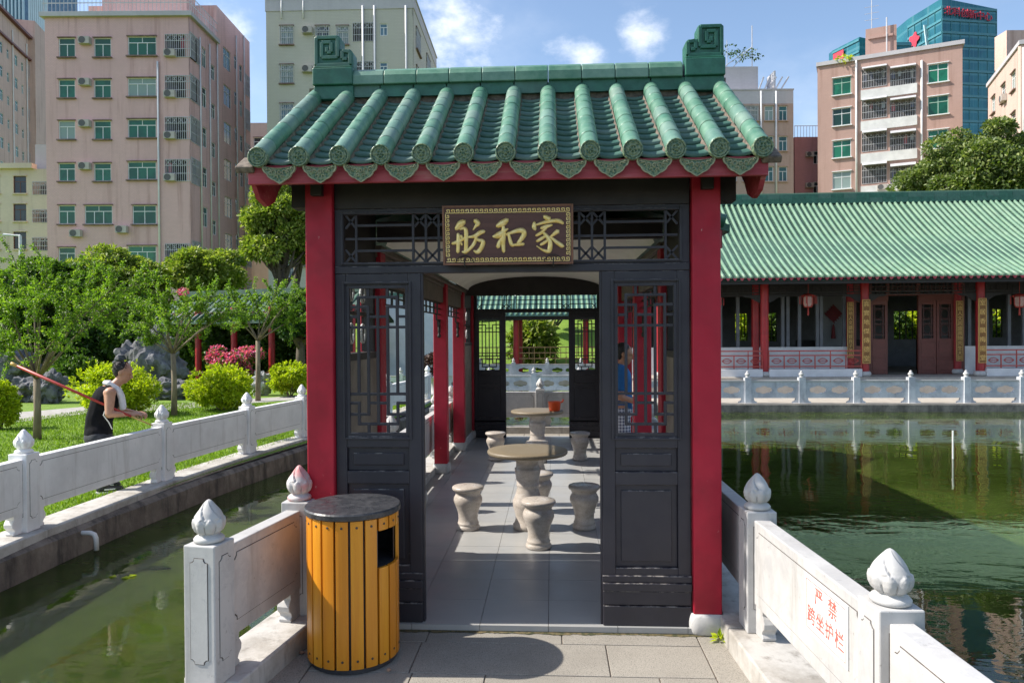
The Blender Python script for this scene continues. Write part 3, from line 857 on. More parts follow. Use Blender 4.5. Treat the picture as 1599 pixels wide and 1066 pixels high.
# cover tiles (half barrels)
def cover_mesh(L, r0, r1, n=14):
    mb = MB(); out = []; th = np.linspace(-.12*math.pi, 1.12*math.pi, n)
    for (s, r) in ((0, r0), (.012, r0+.0015), (L, r1)):
        out.append([mb.P((r*math.cos(t), s, r*math.sin(t))) for t in th])
    inn = [mb.P(((r0-.012)*math.cos(t), 0, (r0-.012)*math.sin(t))) for t in th]
    for A_, B_ in zip(out, out[1:]):
        for q in range(n-1): mb.f.append([A_[q], A_[q+1], B_[q+1], B_[q]])
    for q in range(n-1): mb.f.append([inn[q], inn[q+1], out[0][q+1], out[0][q]])
    return mb.mesh('cover_tile', True)
NT = 8; TL = SL/NT
CT = cover_mesh(TL+.012, .0515, .0502); CT.materials.append(M['green_tile'])
def disc_mesh(r):
    """round end tile with a rim and a moulded flower"""
    mb = MB(); n = 28
    R = [(0, .004), (.22, .007), (.26, .001), (.34, .001), (.40, .006), (.47, .006), (.52, .000), (.66, .001), (.70, .005), (.76, .005), (.79, 0), (.86, 0), (.89, .009), (1.0, .009), (1.02, -.004), (1.02, -.03)]
    rings = []
    for f, h in R:
        ring = []
        for q in range(n):
            t = 2*math.pi*q/n
            hh = h + (.004*max(0, math.cos(7*t)) if .45 < f < .70 else 0) + (.004*math.cos(5*t) if .2 < f < .36 else 0)
            ring.append(mb.P((r*f*math.cos(t), -hh, r*f*math.sin(t))))
        rings.append(ring)
    for A_, B_ in zip(rings, rings[1:]):
        for q in range(n): mb.f.append([A_[q], A_[(q+1)%n], B_[(q+1)%n], B_[q]])
    return mb.mesh('end_tile', True)
DM = disc_mesh(.0555); DM.materials.append(M['green_relief'])
# drip tile: pendant ogee plate with rim and relief
def drip_loop(w, k=1.):
    top = [(x, .016*(x/(w/2))**2) for x in np.linspace(-w/2, w/2, 9)]
    low = [(w*.49, -.006), (w*.45, -.022), (w*.38, -.032), (w*.34, -.048), (w*.25, -.062), (w*.18, -.067), (w*.09, -.079), (0, -.089)]
    lp = top + low + [(-x, y) for x, y in low[-2::-1]]
    if k == 1.: return lp
    cy = -.024
    return [(x*k, cy + (y-cy)*k) for x, y in lp]
PW = .196
dr1 = plate_mesh([drip_loop(PW), drip_loop(PW, .90)], .016, 'rim'); dr1.transform(ROT_FRONT); dr1.materials.append(M['tile_edge'])
dr2 = plate_mesh([drip_loop(PW, .91)], .008, 'drip'); dr2.transform(ROT_FRONT); dr2.materials.append(M['green_relief'])
rel = MB()
for sgn in (-1, 1):
    for cx, cz, r, a0, a1 in ((.030, -.024, .013, -.5, 4.2), (.056, -.014, .010, .3, 5.2), (.017, -.049, .009, 0, 4.4), (.074, -.004, .007, 0, 5)):
        rel.tube([(sgn*(cx + r*math.cos(t)*(1-.12*t/5)), -.007, cz + r*math.sin(t)*(1-.12*t/5)) for t in np.linspace(a0, a1, 9)], .0028, 5)
rel.tube([(.0+.009*math.cos(t), -.007, -.024+.009*math.sin(t)) for t in np.linspace(0, 6.28, 10)], .003, 5)
dr3 = rel.mesh('scroll_relief', True); dr3.materials.append(M['tile_edge'])
# pan tiles: shallow troughs stepping down the slope
NP = 12; PL = SL/NP
def pan_mesh():
    mb = MB(); n = 9; xs_ = np.linspace(-PW/2, PW/2, n)
    def row(s, dz, dn): return [mb.P((x, s, .024*(x/(PW/2))**2 + dz + dn)) for x in xs_]
    a = row(0, .019, 0); b = row(PL*1.25, -.004, 0); c = row(0, .019, -.018)
    for q in range(n-1):
        mb.f.append([a[q], a[q+1], b[q+1], b[q]]); mb.f.append([c[q], c[q+1], a[q+1], a[q]])
    return mb.mesh('pan_tile', True)
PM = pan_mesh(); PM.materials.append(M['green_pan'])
rotA = (AN, 0, 0)
for x in RX:
    for k in range(NT):
        p = slope_pt(x + random.uniform(-.0012, .0012), k*TL, random.uniform(-.001, .001))
        o = link('cover_tile', CT, None, roof, loc=p, rot=(AN + random.uniform(-.006, .006), 0, random.uniform(-.006, .006)))
    o = link('end_tile', DM, None, roof, loc=slope_pt(x, -.022, .002), rot=(.06, random.uniform(-.5, .5), 0))
    # lime mortar bedding under each rib
    mb = MB(); mb.M = Matrix.Translation(slope_pt(x, 0, 0)) @ Matrix.Rotation(AN, 4, 'X')
    n = 40
    for sg in (-1, 1):
        pr = None
        for q in range(n+1):
            s = SL*q/n; j = .004*mnoise.noise(Vector((x*9, s*23, sg*3)))
            r = [mb.P((sg*(.050+j), s, -.020)), mb.P((sg*(.058+j), s, -.048+j)), mb.P((sg*.060, s, -.085))]
            if pr: mb.f += [[pr[0], pr[1], r[1], r[0]], [pr[1], pr[2], r[2], r[1]]]
            pr = r
    mb.build('mortar_bed', M['mortar'], roof)
for a, b in zip(RX, RX[1:]):
    xc = (a+b)/2
    for k in range(NP):
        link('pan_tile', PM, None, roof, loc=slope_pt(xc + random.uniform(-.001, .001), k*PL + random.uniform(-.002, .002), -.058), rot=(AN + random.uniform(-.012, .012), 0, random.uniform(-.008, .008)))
    d = link('drip_tile', dr2, None, roof, loc=Vector((xc, YE-.002, ZE-.070+random.uniform(-.001, .001))), rot=(.14, random.uniform(-.012, .012), 0))
    link('tile_rim', dr1, None, d, local=True); link('scroll_relief', dr3, None, d, local=True)
# ridge: panels between the ribs, capping tiles, scroll ornaments
RDX0, RDX1 = atY(553, 110, YR).x, atY(1063, 110, YR).x
zc0, zc1 = atY(800, 126, YR-.08).z, atY(800, 106, YR).z
rp = MB()
rp.box(RX[0]-.045, RX[-1]+.045, YR-.03, YR+.06, ZR-.10, zc0-.001)
rp = rp.build('ridge_wall', M['mortar'], roof)
for a, b in zip(RX, RX[1:]):      # scalloped green panels between rib tops
    w = b-a; nn = 12; up, lo = [], []
    hgt = zc0-(ZR-.035)
    lp = [(-w/2+.004, hgt), (w/2-.004, hgt)] + [(w/2-.004-.05*(1-math.cos(t)) if t < math.pi/2 else 0, hgt*.55-hgt*.55*math.sin(t)) for t in np.linspace(0, math.pi/2, 7)]
    lp += [(-x, y) for x, y in lp[:1:-1]]
    me = plate_mesh([lp], .02, 'ridge_panel'); me.transform(ROT_FRONT)
    link('ridge_panel', me, M['green_dark'], roof, loc=((a+b)/2, YR-.05, ZR-.035))
nc = 10
for k in range(nc):
    a = RDX0 + (RDX1-RDX0)*k/nc; b = RDX0 + (RDX1-RDX0)*(k+1)/nc
    mb = MB(); lp = [(-.085, 0), (-.085, .055), (-.07, .085), (-.035, .105), (.035, .105), (.07, .085), (.085, .055), (.085, 0)]
    mb.prism([(y, z*(zc1-zc0)/.105) for y, z in lp], (a+.0015, YR, zc0), (0,1,0), (0,0,1), (1,0,0), b-a-.003)
    mb.build('ridge_tile', M['green_tile'], roof, bevel=.006)
def ornament(xa, xb, left):
    """stepped meander scroll that ends the ridge"""
    w = xb-xa; sgn = 1 if left else -1; ox = xa if left else xb
    bz0 = zc0 + .0; bz1 = atY(500, 112, YR).z
    base = MB(); base.box(min(ox-sgn*.004, ox+sgn*w), max(ox-sgn*.004, ox+sgn*w), YR-.095, YR+.095, bz0, bz1-.008)
    base.box(min(ox, ox+sgn*w*.98), max(ox, ox+sgn*w*.98), YR-.085, YR+.085, bz1-.008, bz1+.006)
    lowb = MB(); lowb.box(min(ox, ox+sgn*w), max(ox, ox+sgn*w), YR-.075, YR+.075, ZR-.05, bz0)
    orn = base.build('ridge_ornament', M['green_dark'], roof, bevel=.008)
    lowb.build('ornament_foot', M['green_dark'], orn, bevel=.006)
    H = atY(500, 62, YR).z - bz1 - .006
    z0 = bz1+.006
    outl = [(0, 0), (w*.97, 0), (w*.97, H*.47), (w*.90, H*.56), (w*.68, H*.56), (w*.66, H*.60), (w*.66, H*.95), (w*.60, H), (w*.05, H), (0, H*.95)]
    mb = MB(); mb.prism([(x, z) for x, z in outl], (ox, YR-.06, z0), (sgn,0,0), (0,0,1), (0,1,0), .12)
    mb.build('scroll_block', M['green_dark'], orn, bevel=.006)
    t = MB()
    fr = [(.06, .06), (.91, .06), (.91, .46), (.72, .50), (.72, .24), (.84, .24)]
    fr2 = [(.06, .06), (.06, .93), (.60, .93), (.60, .30), (.20, .30), (.20, .78), (.44, .78), (.44, .46), (.33, .46), (.33, .62)]
    for path in (fr, fr2):
        for (p, q) in zip(path, path[1:]):
            for yy in (YR-.062, YR+.062):
                t.bar((ox+sgn*p[0]*w, yy, z0+p[1]*H), (ox+sgn*q[0]*w, yy, z0+q[1]*H), .026, .022, (0, 1, 0))
            
    t.build('scroll_relief', M['green_dark'], orn, bevel=.005)
ornament(atY(495, 100, YR).x, atY(556, 100, YR).x, True)
ornament(atY(1066, 90, YR).x, atY(1127, 90, YR).x, False)
# red fascia board, bargeboards with curved tails, rake stones
FX0, FX1 = atY(389, 285, 4.05).x, atY(1199, 270, 4.05).x
bx('fascia_board', M['red_fascia'], roof, FX0, FX1, 4.035, 4.065, 2.622, ZE-.045, bevel=.004)
for xb, sg in ((FX0, -1), (FX1, 1)):
    z_ = lambda y: ZE + (y-YE)*math.tan(AN) if y < YR else ZE + (2*YR-y-YE)*math.tan(AN)
    prof = [(4.066, ZE-.06), (YR, ZR-.06), (2*YR-4.066, ZE-.06), (2*YR-4.08, 2.60), (2*YR-4.25, 2.56), (2*YR-4.42, 2.66), (YR, ZR-.32), (4.42, 2.66), (4.36, 2.58), (4.25, 2.535), (4.14, 2.56), (4.07, 2.63)]
    me = plate_mesh([prof], .028, 'bargeboard'); me.transform(Matrix(((0,0,1,0),(1,0,0,0),(0,1,0,0),(0,0,0,1))))
    link('bargeboard', me, M['red_fascia'], roof, loc=(xb + sg*(-.016), 0, 0))
    rk = MB()
    ln = 9
    for k in range(ln):
        s0_, s1_ = SL*k/ln - (.03 if k == 0 else 0), SL*(k+1)/ln - .004
        rk.M = Matrix.Translation(slope_pt(xb + sg*.02, 0, -.06)) @ Matrix.Rotation(AN, 4, 'X')
        rk.box(-.06 if sg > 0 else -.012 - (.035 if k == 0 else 0), .012 + (.035 if k == 0 else 0) if sg > 0 else .06, s0_, s1_, -.030, .010)
    rk.build('rake_tile', M['mortar'], roof, bevel=.008)
    bx('gable_wall', M['soffit_wood'], pav, xb-sg*.06-.01, xb-sg*.06+.01, 4.50, 5.5, 2.72, 2.98)
# rear porch: the same roof seen from nowhere here, kept as plain slopes
rr = MB()
for sg in (-1, 1):
    yr = 11.65
    i = [rr.P(p) for p in ((x0, yr, ZR-.06), (x1, yr, ZR-.06), (x1, yr+sg*.98, ZE-.02), (x0, yr+sg*.98, ZE-.02), (x0, yr, ZR), (x1, yr, ZR), (x1, yr+sg*.98, ZE+.04), (x0, yr+sg*.98, ZE+.04))]
    for f in ((0,3,2,1),(4,5,6,7),(0,1,5,4),(1,2,6,5),(2,3,7,6),(3,0,4,7)): rr.f.append([i[k] for k in f])
rr.build('rear_roof', M['green_tile'], pav)
# cabin roof behind, eaves along both sides
cr = MB()
for sg in (-1, 1):
    pr = [(0, 3.02), (1.60, 2.575), (1.60, 2.52), (0, 2.95)]
    cr.prism([(sg*x, z) for x, z in pr], (PC, 5.52, 0), (1,0,0), (0,0,1), (0,1,0), 5.46)
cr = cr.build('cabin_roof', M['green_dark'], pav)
for sg in (-1, 1):
    bx('eave_board', M['red_fascia'], cr, PC+sg*1.53-.015, PC+sg*1.53+.015, 5.53, 10.97, 2.40, 2.535)
    mb = MB()
    mb.tube([(PC+sg*1.56, 5.53, 2.60), (PC+sg*.9, 5.53, 2.79), (PC, 5.53, 3.04)], .055, 10)
    mb.build('verge_tile', M['green_dark'], cr, smooth=True)
# ================================================================== name plaque over the door
PLY = YF - .075
plq = empty('name_plaque', (PC, PLY, fz(411)), label='brown wooden plaque with three gold Chinese characters above the doorway', cat='plaque')
px0, px1, pz0, pz1 = atY(694, 368, PLY).x, atY(893, 368, PLY).x, atY(794, 411, PLY).z, atY(794, 323, PLY).z
tilt = Matrix.Translation(Vector((0, PLY, pz0))) @ Matrix.Rotation(math.radians(6), 4, 'X') @ Matrix.Translation(Vector((0, -PLY, -pz0)))
mb = MB(); mb.M = tilt; mb.box(px0, px1, PLY, PLY+.022, pz0, pz1); mb.build('board', M['plaque_wood'], plq, bevel=.003)
mb = MB(); mb.M = tilt; ring_frame(mb, px0-.008, px1+.008, pz0-.008, pz1+.008, .012, .012, .012, .012, PLY-.006, PLY+.026); mb.build('frame', M['plaque_edge'], plq, bevel=.003)
# meander border in gold
fr = MB(); fr.M = tilt
def meander(p0, p1, nu, n, dx, dz):
    """n fret units from p0 towards p1; local unit square path mapped on (dx,dz)"""
    path = [(0, 0), (1, 0), (1, .8), (.35, .8), (.35, .42), (.68, .42)]
    for k in range(n):
        o = Vector(p0).lerp(Vector(p1), k/n); L = (Vector(p1)-Vector(p0)).length/n
        ex = (Vector(p1)-Vector(p0)).normalized(); ez = Vector((-ex.z, 0, ex.x))*nu
        for (a, b) in zip(path, path[1:]):
            A_ = o + ex*(a[0]*L*.86) + ez*(a[1]*.024); B_ = o + ex*(b[0]*L*.86) + ez*(b[1]*.024)
            fr.bar(A_, B_, .0042, .003, (0, 1, 0))
yy = PLY - .0018; e = .012
meander((px0+e, yy, pz1-e-.024), (px1-e, yy, pz1-e-.024), 1, 26, 0, 0)
meander((px0+e, yy, pz0+e), (px1-e, yy, pz0+e), 1, 26, 0, 0)
meander((px0+e, yy, pz1-e-.03), (px0+e, yy, pz0+e+.03), 1, 10, 0, 0)
meander((px1-e, yy, pz0+e+.03), (px1-e, yy, pz1-e-.03), 1, 10, 0, 0)
fr.build('fret_border', M['gold'], plq, kind='stuff')
CH = {
 'a': [[(335,258,24),(292,290,36),(242,342,20)], [(262,395,14),(266,450,21),(262,520,20),(257,602,18)],
       [(285,348,9),(338,336,17),(355,380,22),(352,480,21),(350,560,21),(345,600,22),(305,598,8)], [(296,415,12),(312,462,14)], [(296,498,12),(304,524,9)],
       [(196,505,15),(250,490,20),(320,455,17),(372,430,12)], [(458,250,22),(490,285,26),(462,318,14),(434,356,6)],
       [(378,435,11),(450,425,20),(520,385,23),(560,375,18)], [(452,440,13),(490,468,17),(545,488,22),(522,560,23),(480,604,22),(440,588,9)],
       [(470,430,14),(447,500,18),(400,560,17),(345,602,18)]],
 'b': [[(822,248,22),(770,285,34),(708,318,20)], [(660,432,12),(722,420,33),(790,372,20),(828,348,9)],
       [(775,315,15),(778,400,25),(772,500,23),(778,604,17)], [(765,440,13),(730,500,20),(714,550,22)], [(798,398,11),(842,432,13)],
       [(832,392,13),(845,450,17),(865,520,19),(890,542,11)], [(838,402,13),(920,375,22),(990,370,27),(1012,410,26),(982,460,24),(938,514,15)], [(880,530,13),(950,526,17),(1005,520,15)]],
 'c': [[(1240,216,20),(1292,250,30)], [(1128,280,13),(1124,330,24),(1137,364,13)], [(1140,312,9),(1230,286,17),(1330,268,19),(1400,270,22),(1448,298,15)],
       [(1204,347,16),(1260,330,19),(1326,313,10)], [(1265,342,11),(1200,400,17),(1146,428,13)], [(1212,388,13),(1260,430,19),(1300,500,23),(1300,570,25),(1283,606,21),(1220,590,12),(1152,545,6)],
       [(1262,430,11),(1200,465,17),(1154,492,14)], [(1282,480,11),(1235,510,17),(1196,532,13)], [(1390,382,24),(1340,420,17),(1298,452,11)], [(1308,448,11),(1370,500,19),(1430,543,22),(1455,552,11)]],
}
sc7 = (px1-px0)/(893-694)/7.268; cx7 = (694-680)*7.268; cy7 = (411-310)*7.268
def stroke(mb, pts):
    P = [(px0 + (x-cx7)*sc7, pz0 + (cy7-y)*sc7*1.0, w*sc7*1.14) for x, y, w in pts]
    # subdivide with Catmull-Rom
    Q = []
    for k in range(len(P)-1):
        p_ = [np.array(P[max(k-1, 0)]), np.array(P[k]), np.array(P[k+1]), np.array(P[min(k+2, len(P)-1)])]
        for t in np.linspace(0, 1, 6)[:-1 if k < len(P)-2 else None]:
            Q.append(.5*(2*p_[1] + (p_[2]-p_[0])*t + (2*p_[0]-5*p_[1]+4*p_[2]-p_[3])*t*t + (3*p_[1]-p_[0]-3*p_[2]+p_[3])*t**3))
    rings = []; n = 7
    ends = [Q[0]] + Q + [Q[-1]]
    for k, q in enumerate(Q):
        d = Q[min(k+1, len(Q)-1)][:2] - Q[max(k-1, 0)][:2]; d = d/(np.linalg.norm(d)+1e-9); s_ = np.array((-d[1], d[0]))
        hgt = .006 + q[2]*.55; ring = []
        for a in np.linspace(0, math.pi, n):
            c, h_ = math.cos(a), math.sin(a)
            # chisel-edged section, as carved
            ring.append(mb.P((q[0]+s_[0]*q[2]*c, PLY - hgt*h_**.8, q[1]+s_[1]*q[2]*c)))
        rings.append(ring)
    for A_, B_ in zip(rings, rings[1:]):
        for q in range(n-1): mb.f.append([A_[q], A_[q+1], B_[q+1], B_[q]])
    for end, sg in ((0, -1), (-1, 1)):
        q = Q[end]; d = (Q[1][:2]-Q[0][:2]) if end == 0 else (Q[-1][:2]-Q[-2][:2]); d = d/(np.linalg.norm(d)+1e-9)
        tip = mb.P((q[0]+sg*d[0]*q[2]*.8, PLY-.002, q[1]+sg*d[1]*q[2]*.8))
        for j in range(n-1): mb.f.append([rings[end][j], rings[end][j+1], tip])
for ch in 'abc':
    mb = MB(); mb.M = tilt
    for st in CH[ch]: stroke(mb, st)
    mb.build('character', M['gold'], plq, smooth=True)
for px in (726, 864):
    X = atY(px, 411, PLY).x; mb = MB()
    mb.tube([(X, YF-.01, pz0-.02), (X, PLY-.02, pz0-.012), (X, PLY-.026, pz0+.03)], .004, 6)
    mb.tube([(X+.055*math.cos(t), PLY-.012, pz0-.004+.05*math.sin(t)) for t in np.linspace(.2, math.pi-.2, 10)], .003, 5)
    mb.build('hook', M['iron'], plq)

# ================================================================== stone tables and stools
SP = [(.098, 0), (.106, .006), (.106, .028), (.098, .036), (.094, .046), (.097, .052), (.097, .060), (.091, .066), (.087, .10), (.090, .14), (.102, .185), (.120, .228), (.130, .258), (.129, .284), (.117, .308), (.108, .322), (.110, .330), (.118, .336), (.116, .342), (.126, .350), (.138, .358), (.143, .368), (.143, .380), (.138, .389), (.06, .391), (.001, .392)]
STOOL = MB().lathe(SP, n=40).mesh('stone_stool', True); STOOL.materials.append(M['stone_stool'])
stools = [(-.118, 5.90, 'stone stool standing in front of the near round table'), (-.765, 6.45, 'stone stool left of the near round table, sunlit top'),
          (.285, 6.50, 'stone stool right of the near round table, by the door leaf'), (-.135, 7.10, 'stone stool half hidden behind the near round table'),
          (-.795, 10.02, 'stone stool left of the far round table'), (.385, 10.05, 'stone stool right of the far round table'), (-.195, 9.22, 'stone stool in front of the far round table, seen over the near table')]
for x, y, lb in stools:
    o = link('stone_stool', STOOL, None, loc=(x, y, .0006), rot=(0, 0, random.uniform(0, 6)), label=lb, cat='stool', group='stone stools around the tables')
    o.scale = (1, 1, random.uniform(.985, 1.01))
TP = [(.125, 0), (.135, .01), (.135, .04), (.12, .055), (.112, .09), (.116, .14), (.135, .20), (.138, .25), (.115, .30), (.098, .36), (.098, .38), (.103, .39), (.103, .40), (.098, .41), (.110, .48), (.118, .53), (.118, .545), (.105, .552), (.103, .60), (.122, .625), (.130, .645), (.130, .669)]
TT = [(.30, .67), (.35, .672), (.362, .682), (.364, .698), (.360, .708), (.352, .712), (.2, .7125), (.001, .7125)]
for x, y, lb in ((-.225, 6.49, 'near round stone table with speckled brown top'), (-.205, 9.88, 'far round stone table with an orange pot on it')):
    r = empty('stone_table', (x, y, 0), label=lb, cat='table', group='stone tables in the pavilion')
    MB().lathe(TP, (x, y, .0006), 40).build('pedestal', M['stone_stool'], r, smooth=True)
    MB().lathe(TT, (x, y, .0006), 64).build('table_top', M['table_granite'], r, smooth=True)
pt = atZ(866, 641, .713); pt.z = .7132
r = empty('plastic_pot', tuple(pt), label='orange plastic pot with a short handle on the far table', cat='pot')
MB().lathe([(.070, 0), (.074, .006), (.088, .118), (.094, .120), (.094, .126), (.086, .126), (.070, .012), (.001, .010)], tuple(pt), 28).build('pot_body', M['orange_plastic'], r, smooth=True)
MB().tube([pt + Vector((.085, 0, .115)), pt + Vector((.11, 0, .125)), pt + Vector((.118, 0, .145)), pt + Vector((.108, 0, .158))], [.013, .013, .013, .010], 8).build('handle', M['orange_plastic'], r, smooth=True)

# ================================================================== litter bin
BC = Vector((-1.118, 3.955, PAVE_Z)); BR = .252; BT = .845
bin_ = empty('litter_bin', tuple(BC), label='round litter bin clad in yellow wooden slats with dark lid', cat='bin')
MB().lathe([(BR-.03, 0.002), (BR-.012, .004), (BR-.012, .028), (BR-.05, .03)], BC, 48).build('base_ring', M['bin_metal'], bin_, smooth=False)
th0, th1 = math.radians(-37), math.radians(1)     # feed opening, towards the right front
lin = MB(); n = 64; zs = [.03, .545, .745, BT-.03]
ang = [2*math.pi*k/n for k in range(n)]
def in_open(a): a = (a + math.pi) % (2*math.pi) - math.pi; return th0 <= a <= th1
R1, R2 = BR-.026, BR-.030
rg = [[[lin.P(BC + Vector((R*math.cos(a), R*math.sin(a), z))) for a in ang] for z in zs] for R in (R1,)]
for i in range(3):
    for k in range(n):
        if i == 1 and in_open((ang[k]+ang[(k+1)%n]+(2*math.pi if k == n-1 else 0))/2): continue
        lin.f.append([rg[0][i][k], rg[0][i][(k+1)%n], rg[0][i+1][(k+1)%n], rg[0][i+1][k]])
lin.build('liner', M['bin_metal'], bin_)
MB().lathe([(.001, .50), (R1-.004, .50), (R1-.004, .545), (.001, .545)], BC, 40).build('inner_tray', M['bin_metal'], bin_)
lid = MB(); lid.lathe([(BR+.002, BT-.03), (BR+.012, BT-.024), (BR+.014, BT), (BR+.008, BT+.008), (.10, BT+.010), (.001, BT+.010)], BC, 64); lid.build('lid', M['bin_lid'], bin_, smooth=False)
NS = 20; ga = 2*math.pi/NS
def slat_mesh(z0, z1):
    mb = MB(); w = ga*.42; pts = []
    for r_ in (BR, BR-.020):
        for a in np.linspace(-w, w, 5): pts.append((r_*math.cos(a), r_*math.sin(a)))
    o = pts[:5] + pts[:4:-1]
    mb.prism(o, (0,0,z0), (1,0,0), (0,1,0), (0,0,1), z1-z0); return mb.mesh('slat')
S_full, S_lo, S_hi = slat_mesh(.03, BT-.032), slat_mesh(.03, .545), slat_mesh(.745, BT-.032)
for s in (S_full, S_lo, S_hi): s.materials.append(M['bin_wood'])
for k in range(NS):
    a = k*ga + math.radians(2)
    am = (a + math.pi) % (2*math.pi) - math.pi
    for me in ((S_lo, S_hi) if th0 - .02 <= am <= th1 + .02 else (S_full,)):
        link('slat', me, None, bin_, local=True, bevel=.002, rot=(0, 0, a))
SCR = MB().lathe([(.0065, 0), (.0065, .002), (.003, .003), (.001, .003)], n=8).mesh('screw'); SCR.transform(Matrix.Rotation(math.pi/2, 4, 'Y')); SCR.materials.append(M['bin_metal'])
for k in range(NS):
    a = k*ga + math.radians(2)
    for z in (.075, BT-.065): link('screw', SCR, None, bin_, local=True, loc=((BR+.0005)*math.cos(a), (BR+.0005)*math.sin(a), z), rot=(0, 0, a))
# litter and a weed at the column foot
for k, (px, py, s) in enumerate(((468, 1021, .035), (607, 1048, .022))):
    p = atZ(px, py, PAVE_Z); mb = MB(); mb.M = Matrix.Translation(p) @ Matrix.Rotation(k*1.9, 4, 'Z')
    n = 7
    r_ = [[mb.P((s*(i/n-.5)*2, s*.5*(j-1)*math.sin(math.pi*(i+.3)/(n+.6)), .004 + .012*abs(math.sin(i*1.3+j))) ) for j in range(3)] for i in range(n+1)]
    for A_, B_ in zip(r_, r_[1:]):
        for j in range(2): mb.f.append([A_[j], A_[j+1], B_[j+1], B_[j]])
    mb.build('fallen_leaf', M['leaf_litter'], smooth=True, label=('crumpled pale brown leaf on the paving left of the yellow bin' if k == 0 else 'small crumpled scrap on the paving at the foot of the yellow bin'), cat='leaf', group='scraps lying by the bin')

# ================================================================== people
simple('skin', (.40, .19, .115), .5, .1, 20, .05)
simple('skin_pale', (.46, .24, .15), .5, .1, 20, .05)  # paler skin tone of the angler
simple('hair_black', (.012, .010, .009), .55, .3, 90, .5, 160)
simple('vest_black', (.008, .008, .010), .9, .3, 12, .6, 30, spec=.12)
simple('trousers_dark', (.03, .032, .04), .85, .3, 12, .3, 50)
simple('towel', (.72, .72, .72), .9, .06, 10, .5, 120)
simple('shoe_black', (.02, .02, .022), .6, .2, 20, 0)
simple('shoe_white', (.7, .7, .7), .6, .05, 20, 0)
simple('shirt_blue', (.010, .105, .30), .8, .2, 9, .3, 50)
simple('rod_red', (.40, .035, .03), .45, .2, 30, 0, stretch=(4, 4, 4))
simple('rod_bamboo', (.62, .38, .10), .5, .2, 30, 0)
def _():
    b = MatB('plaid')
    ck = b.n.new('ShaderNodeTexWave'); ck.inputs['Scale'].default_value = 9; b.l.new(b.coord((1, 1, 0)), ck.inputs['Vector'])
    c2 = b.n.new('ShaderNodeTexWave'); c2.inputs['Scale'].default_value = 9; c2.bands_direction = 'Z'; b.l.new(b.coord((0, 0, 1)), c2.inputs['Vector'])
    f = b.math('ADD', b.ramp(ck.outputs['Fac'], .5, .6, 0, .5), b.ramp(c2.outputs['Fac'], .5, .6, 0, .5))
    b.color(b.mix(f, (.55, .54, .56), (.05, .05, .10))).rough(.9); M['plaid'] = b.m
_()
def capsule(mb, a, ra, b, rb, n=12, m=5):
    a, b = Vector(a), Vector(b); d = b-a; L = max(d.length, 1e-5); d = d/L
    pts, rad = [], []
    for k in range(m): t = math.pi/2*(k/m); pts.append(a - d*ra*math.cos(t)); rad.append(max(ra*math.sin(t), 1e-3))
    pts.append(a); rad.append(ra); pts.append(b); rad.append(rb)
    for k in range(1, m+1): t = math.pi/2*(k/m); pts.append(b + d*rb*math.sin(t)); rad.append(max(rb*math.cos(t), 1e-3))
    mb.tube(pts, rad, n)
def ellipsoid(mb, c, r, R=None, n=16, m=10):
    c = Vector(c); R = R or Matrix.Identity(3); rows = []
    for k in range(m+1):
        p = math.pi*k/m - math.pi/2; rr = max(math.cos(p), .02)
        rows.append([mb.P(c + R @ Vector((r[0]*rr*math.cos(t), r[1]*rr*math.sin(t), r[2]*math.sin(p)))) for t in [2*math.pi*q/n for q in range(n)]])
    for A_, B_ in zip(rows, rows[1:]):
        for q in range(n): mb.f.append([A_[q], A_[(q+1)%n], B_[(q+1)%n], B_[q]])
    mb.f.append(rows[0][::-1]); mb.f.append(rows[-1])
def skinned(mb, name, mat, parent, vox=.010, sm=6, **kw):
    o = mb.build(name, mat, parent, smooth=True, **kw)
    r_ = o.modifiers.new('remesh', 'REMESH'); r_.mode = 'VOXEL'; r_.voxel_size = vox; r_.use_smooth_shade = True
    s_ = o.modifiers.new('smooth', 'SMOOTH'); s_.factor = .5; s_.iterations = sm
    return o
def head(mb, c, f, up, hs):
    """head with brow, nose, lips, chin and ears; c centre, f facing, up"""
    f = Vector(f).normalized(); up = Vector(up).normalized(); s = up.cross(f).normalized(); R = Matrix((f, s, up)).transposed()
    def L(x, y, z): return Vector(c) + R @ Vector((x*hs, y*hs, z*hs))
    ellipsoid(mb, L(-.02, 0, .10), (.40*hs, .33*hs, .40*hs), R)
    ellipsoid(mb, L(.08, 0, -.16), (.30*hs, .27*hs, .34*hs), R)
    ellipsoid(mb, L(.24, 0, -.38), (.13*hs, .13*hs, .10*hs), R)
    capsule(mb, L(.34, -.12, .09), .06*hs, L(.34, .12, .09), .06*hs)
    capsule(mb, L(.38, 0, .06), .045*hs, L(.47, 0, -.10), .07*hs)
    ellipsoid(mb, L(.375, 0, -.235), (.05*hs, .11*hs, .045*hs), R)
    for sg in (-1, 1):
        ellipsoid(mb, L(-.02, sg*.33, -.04), (.09*hs, .035*hs, .14*hs), R)
    return L
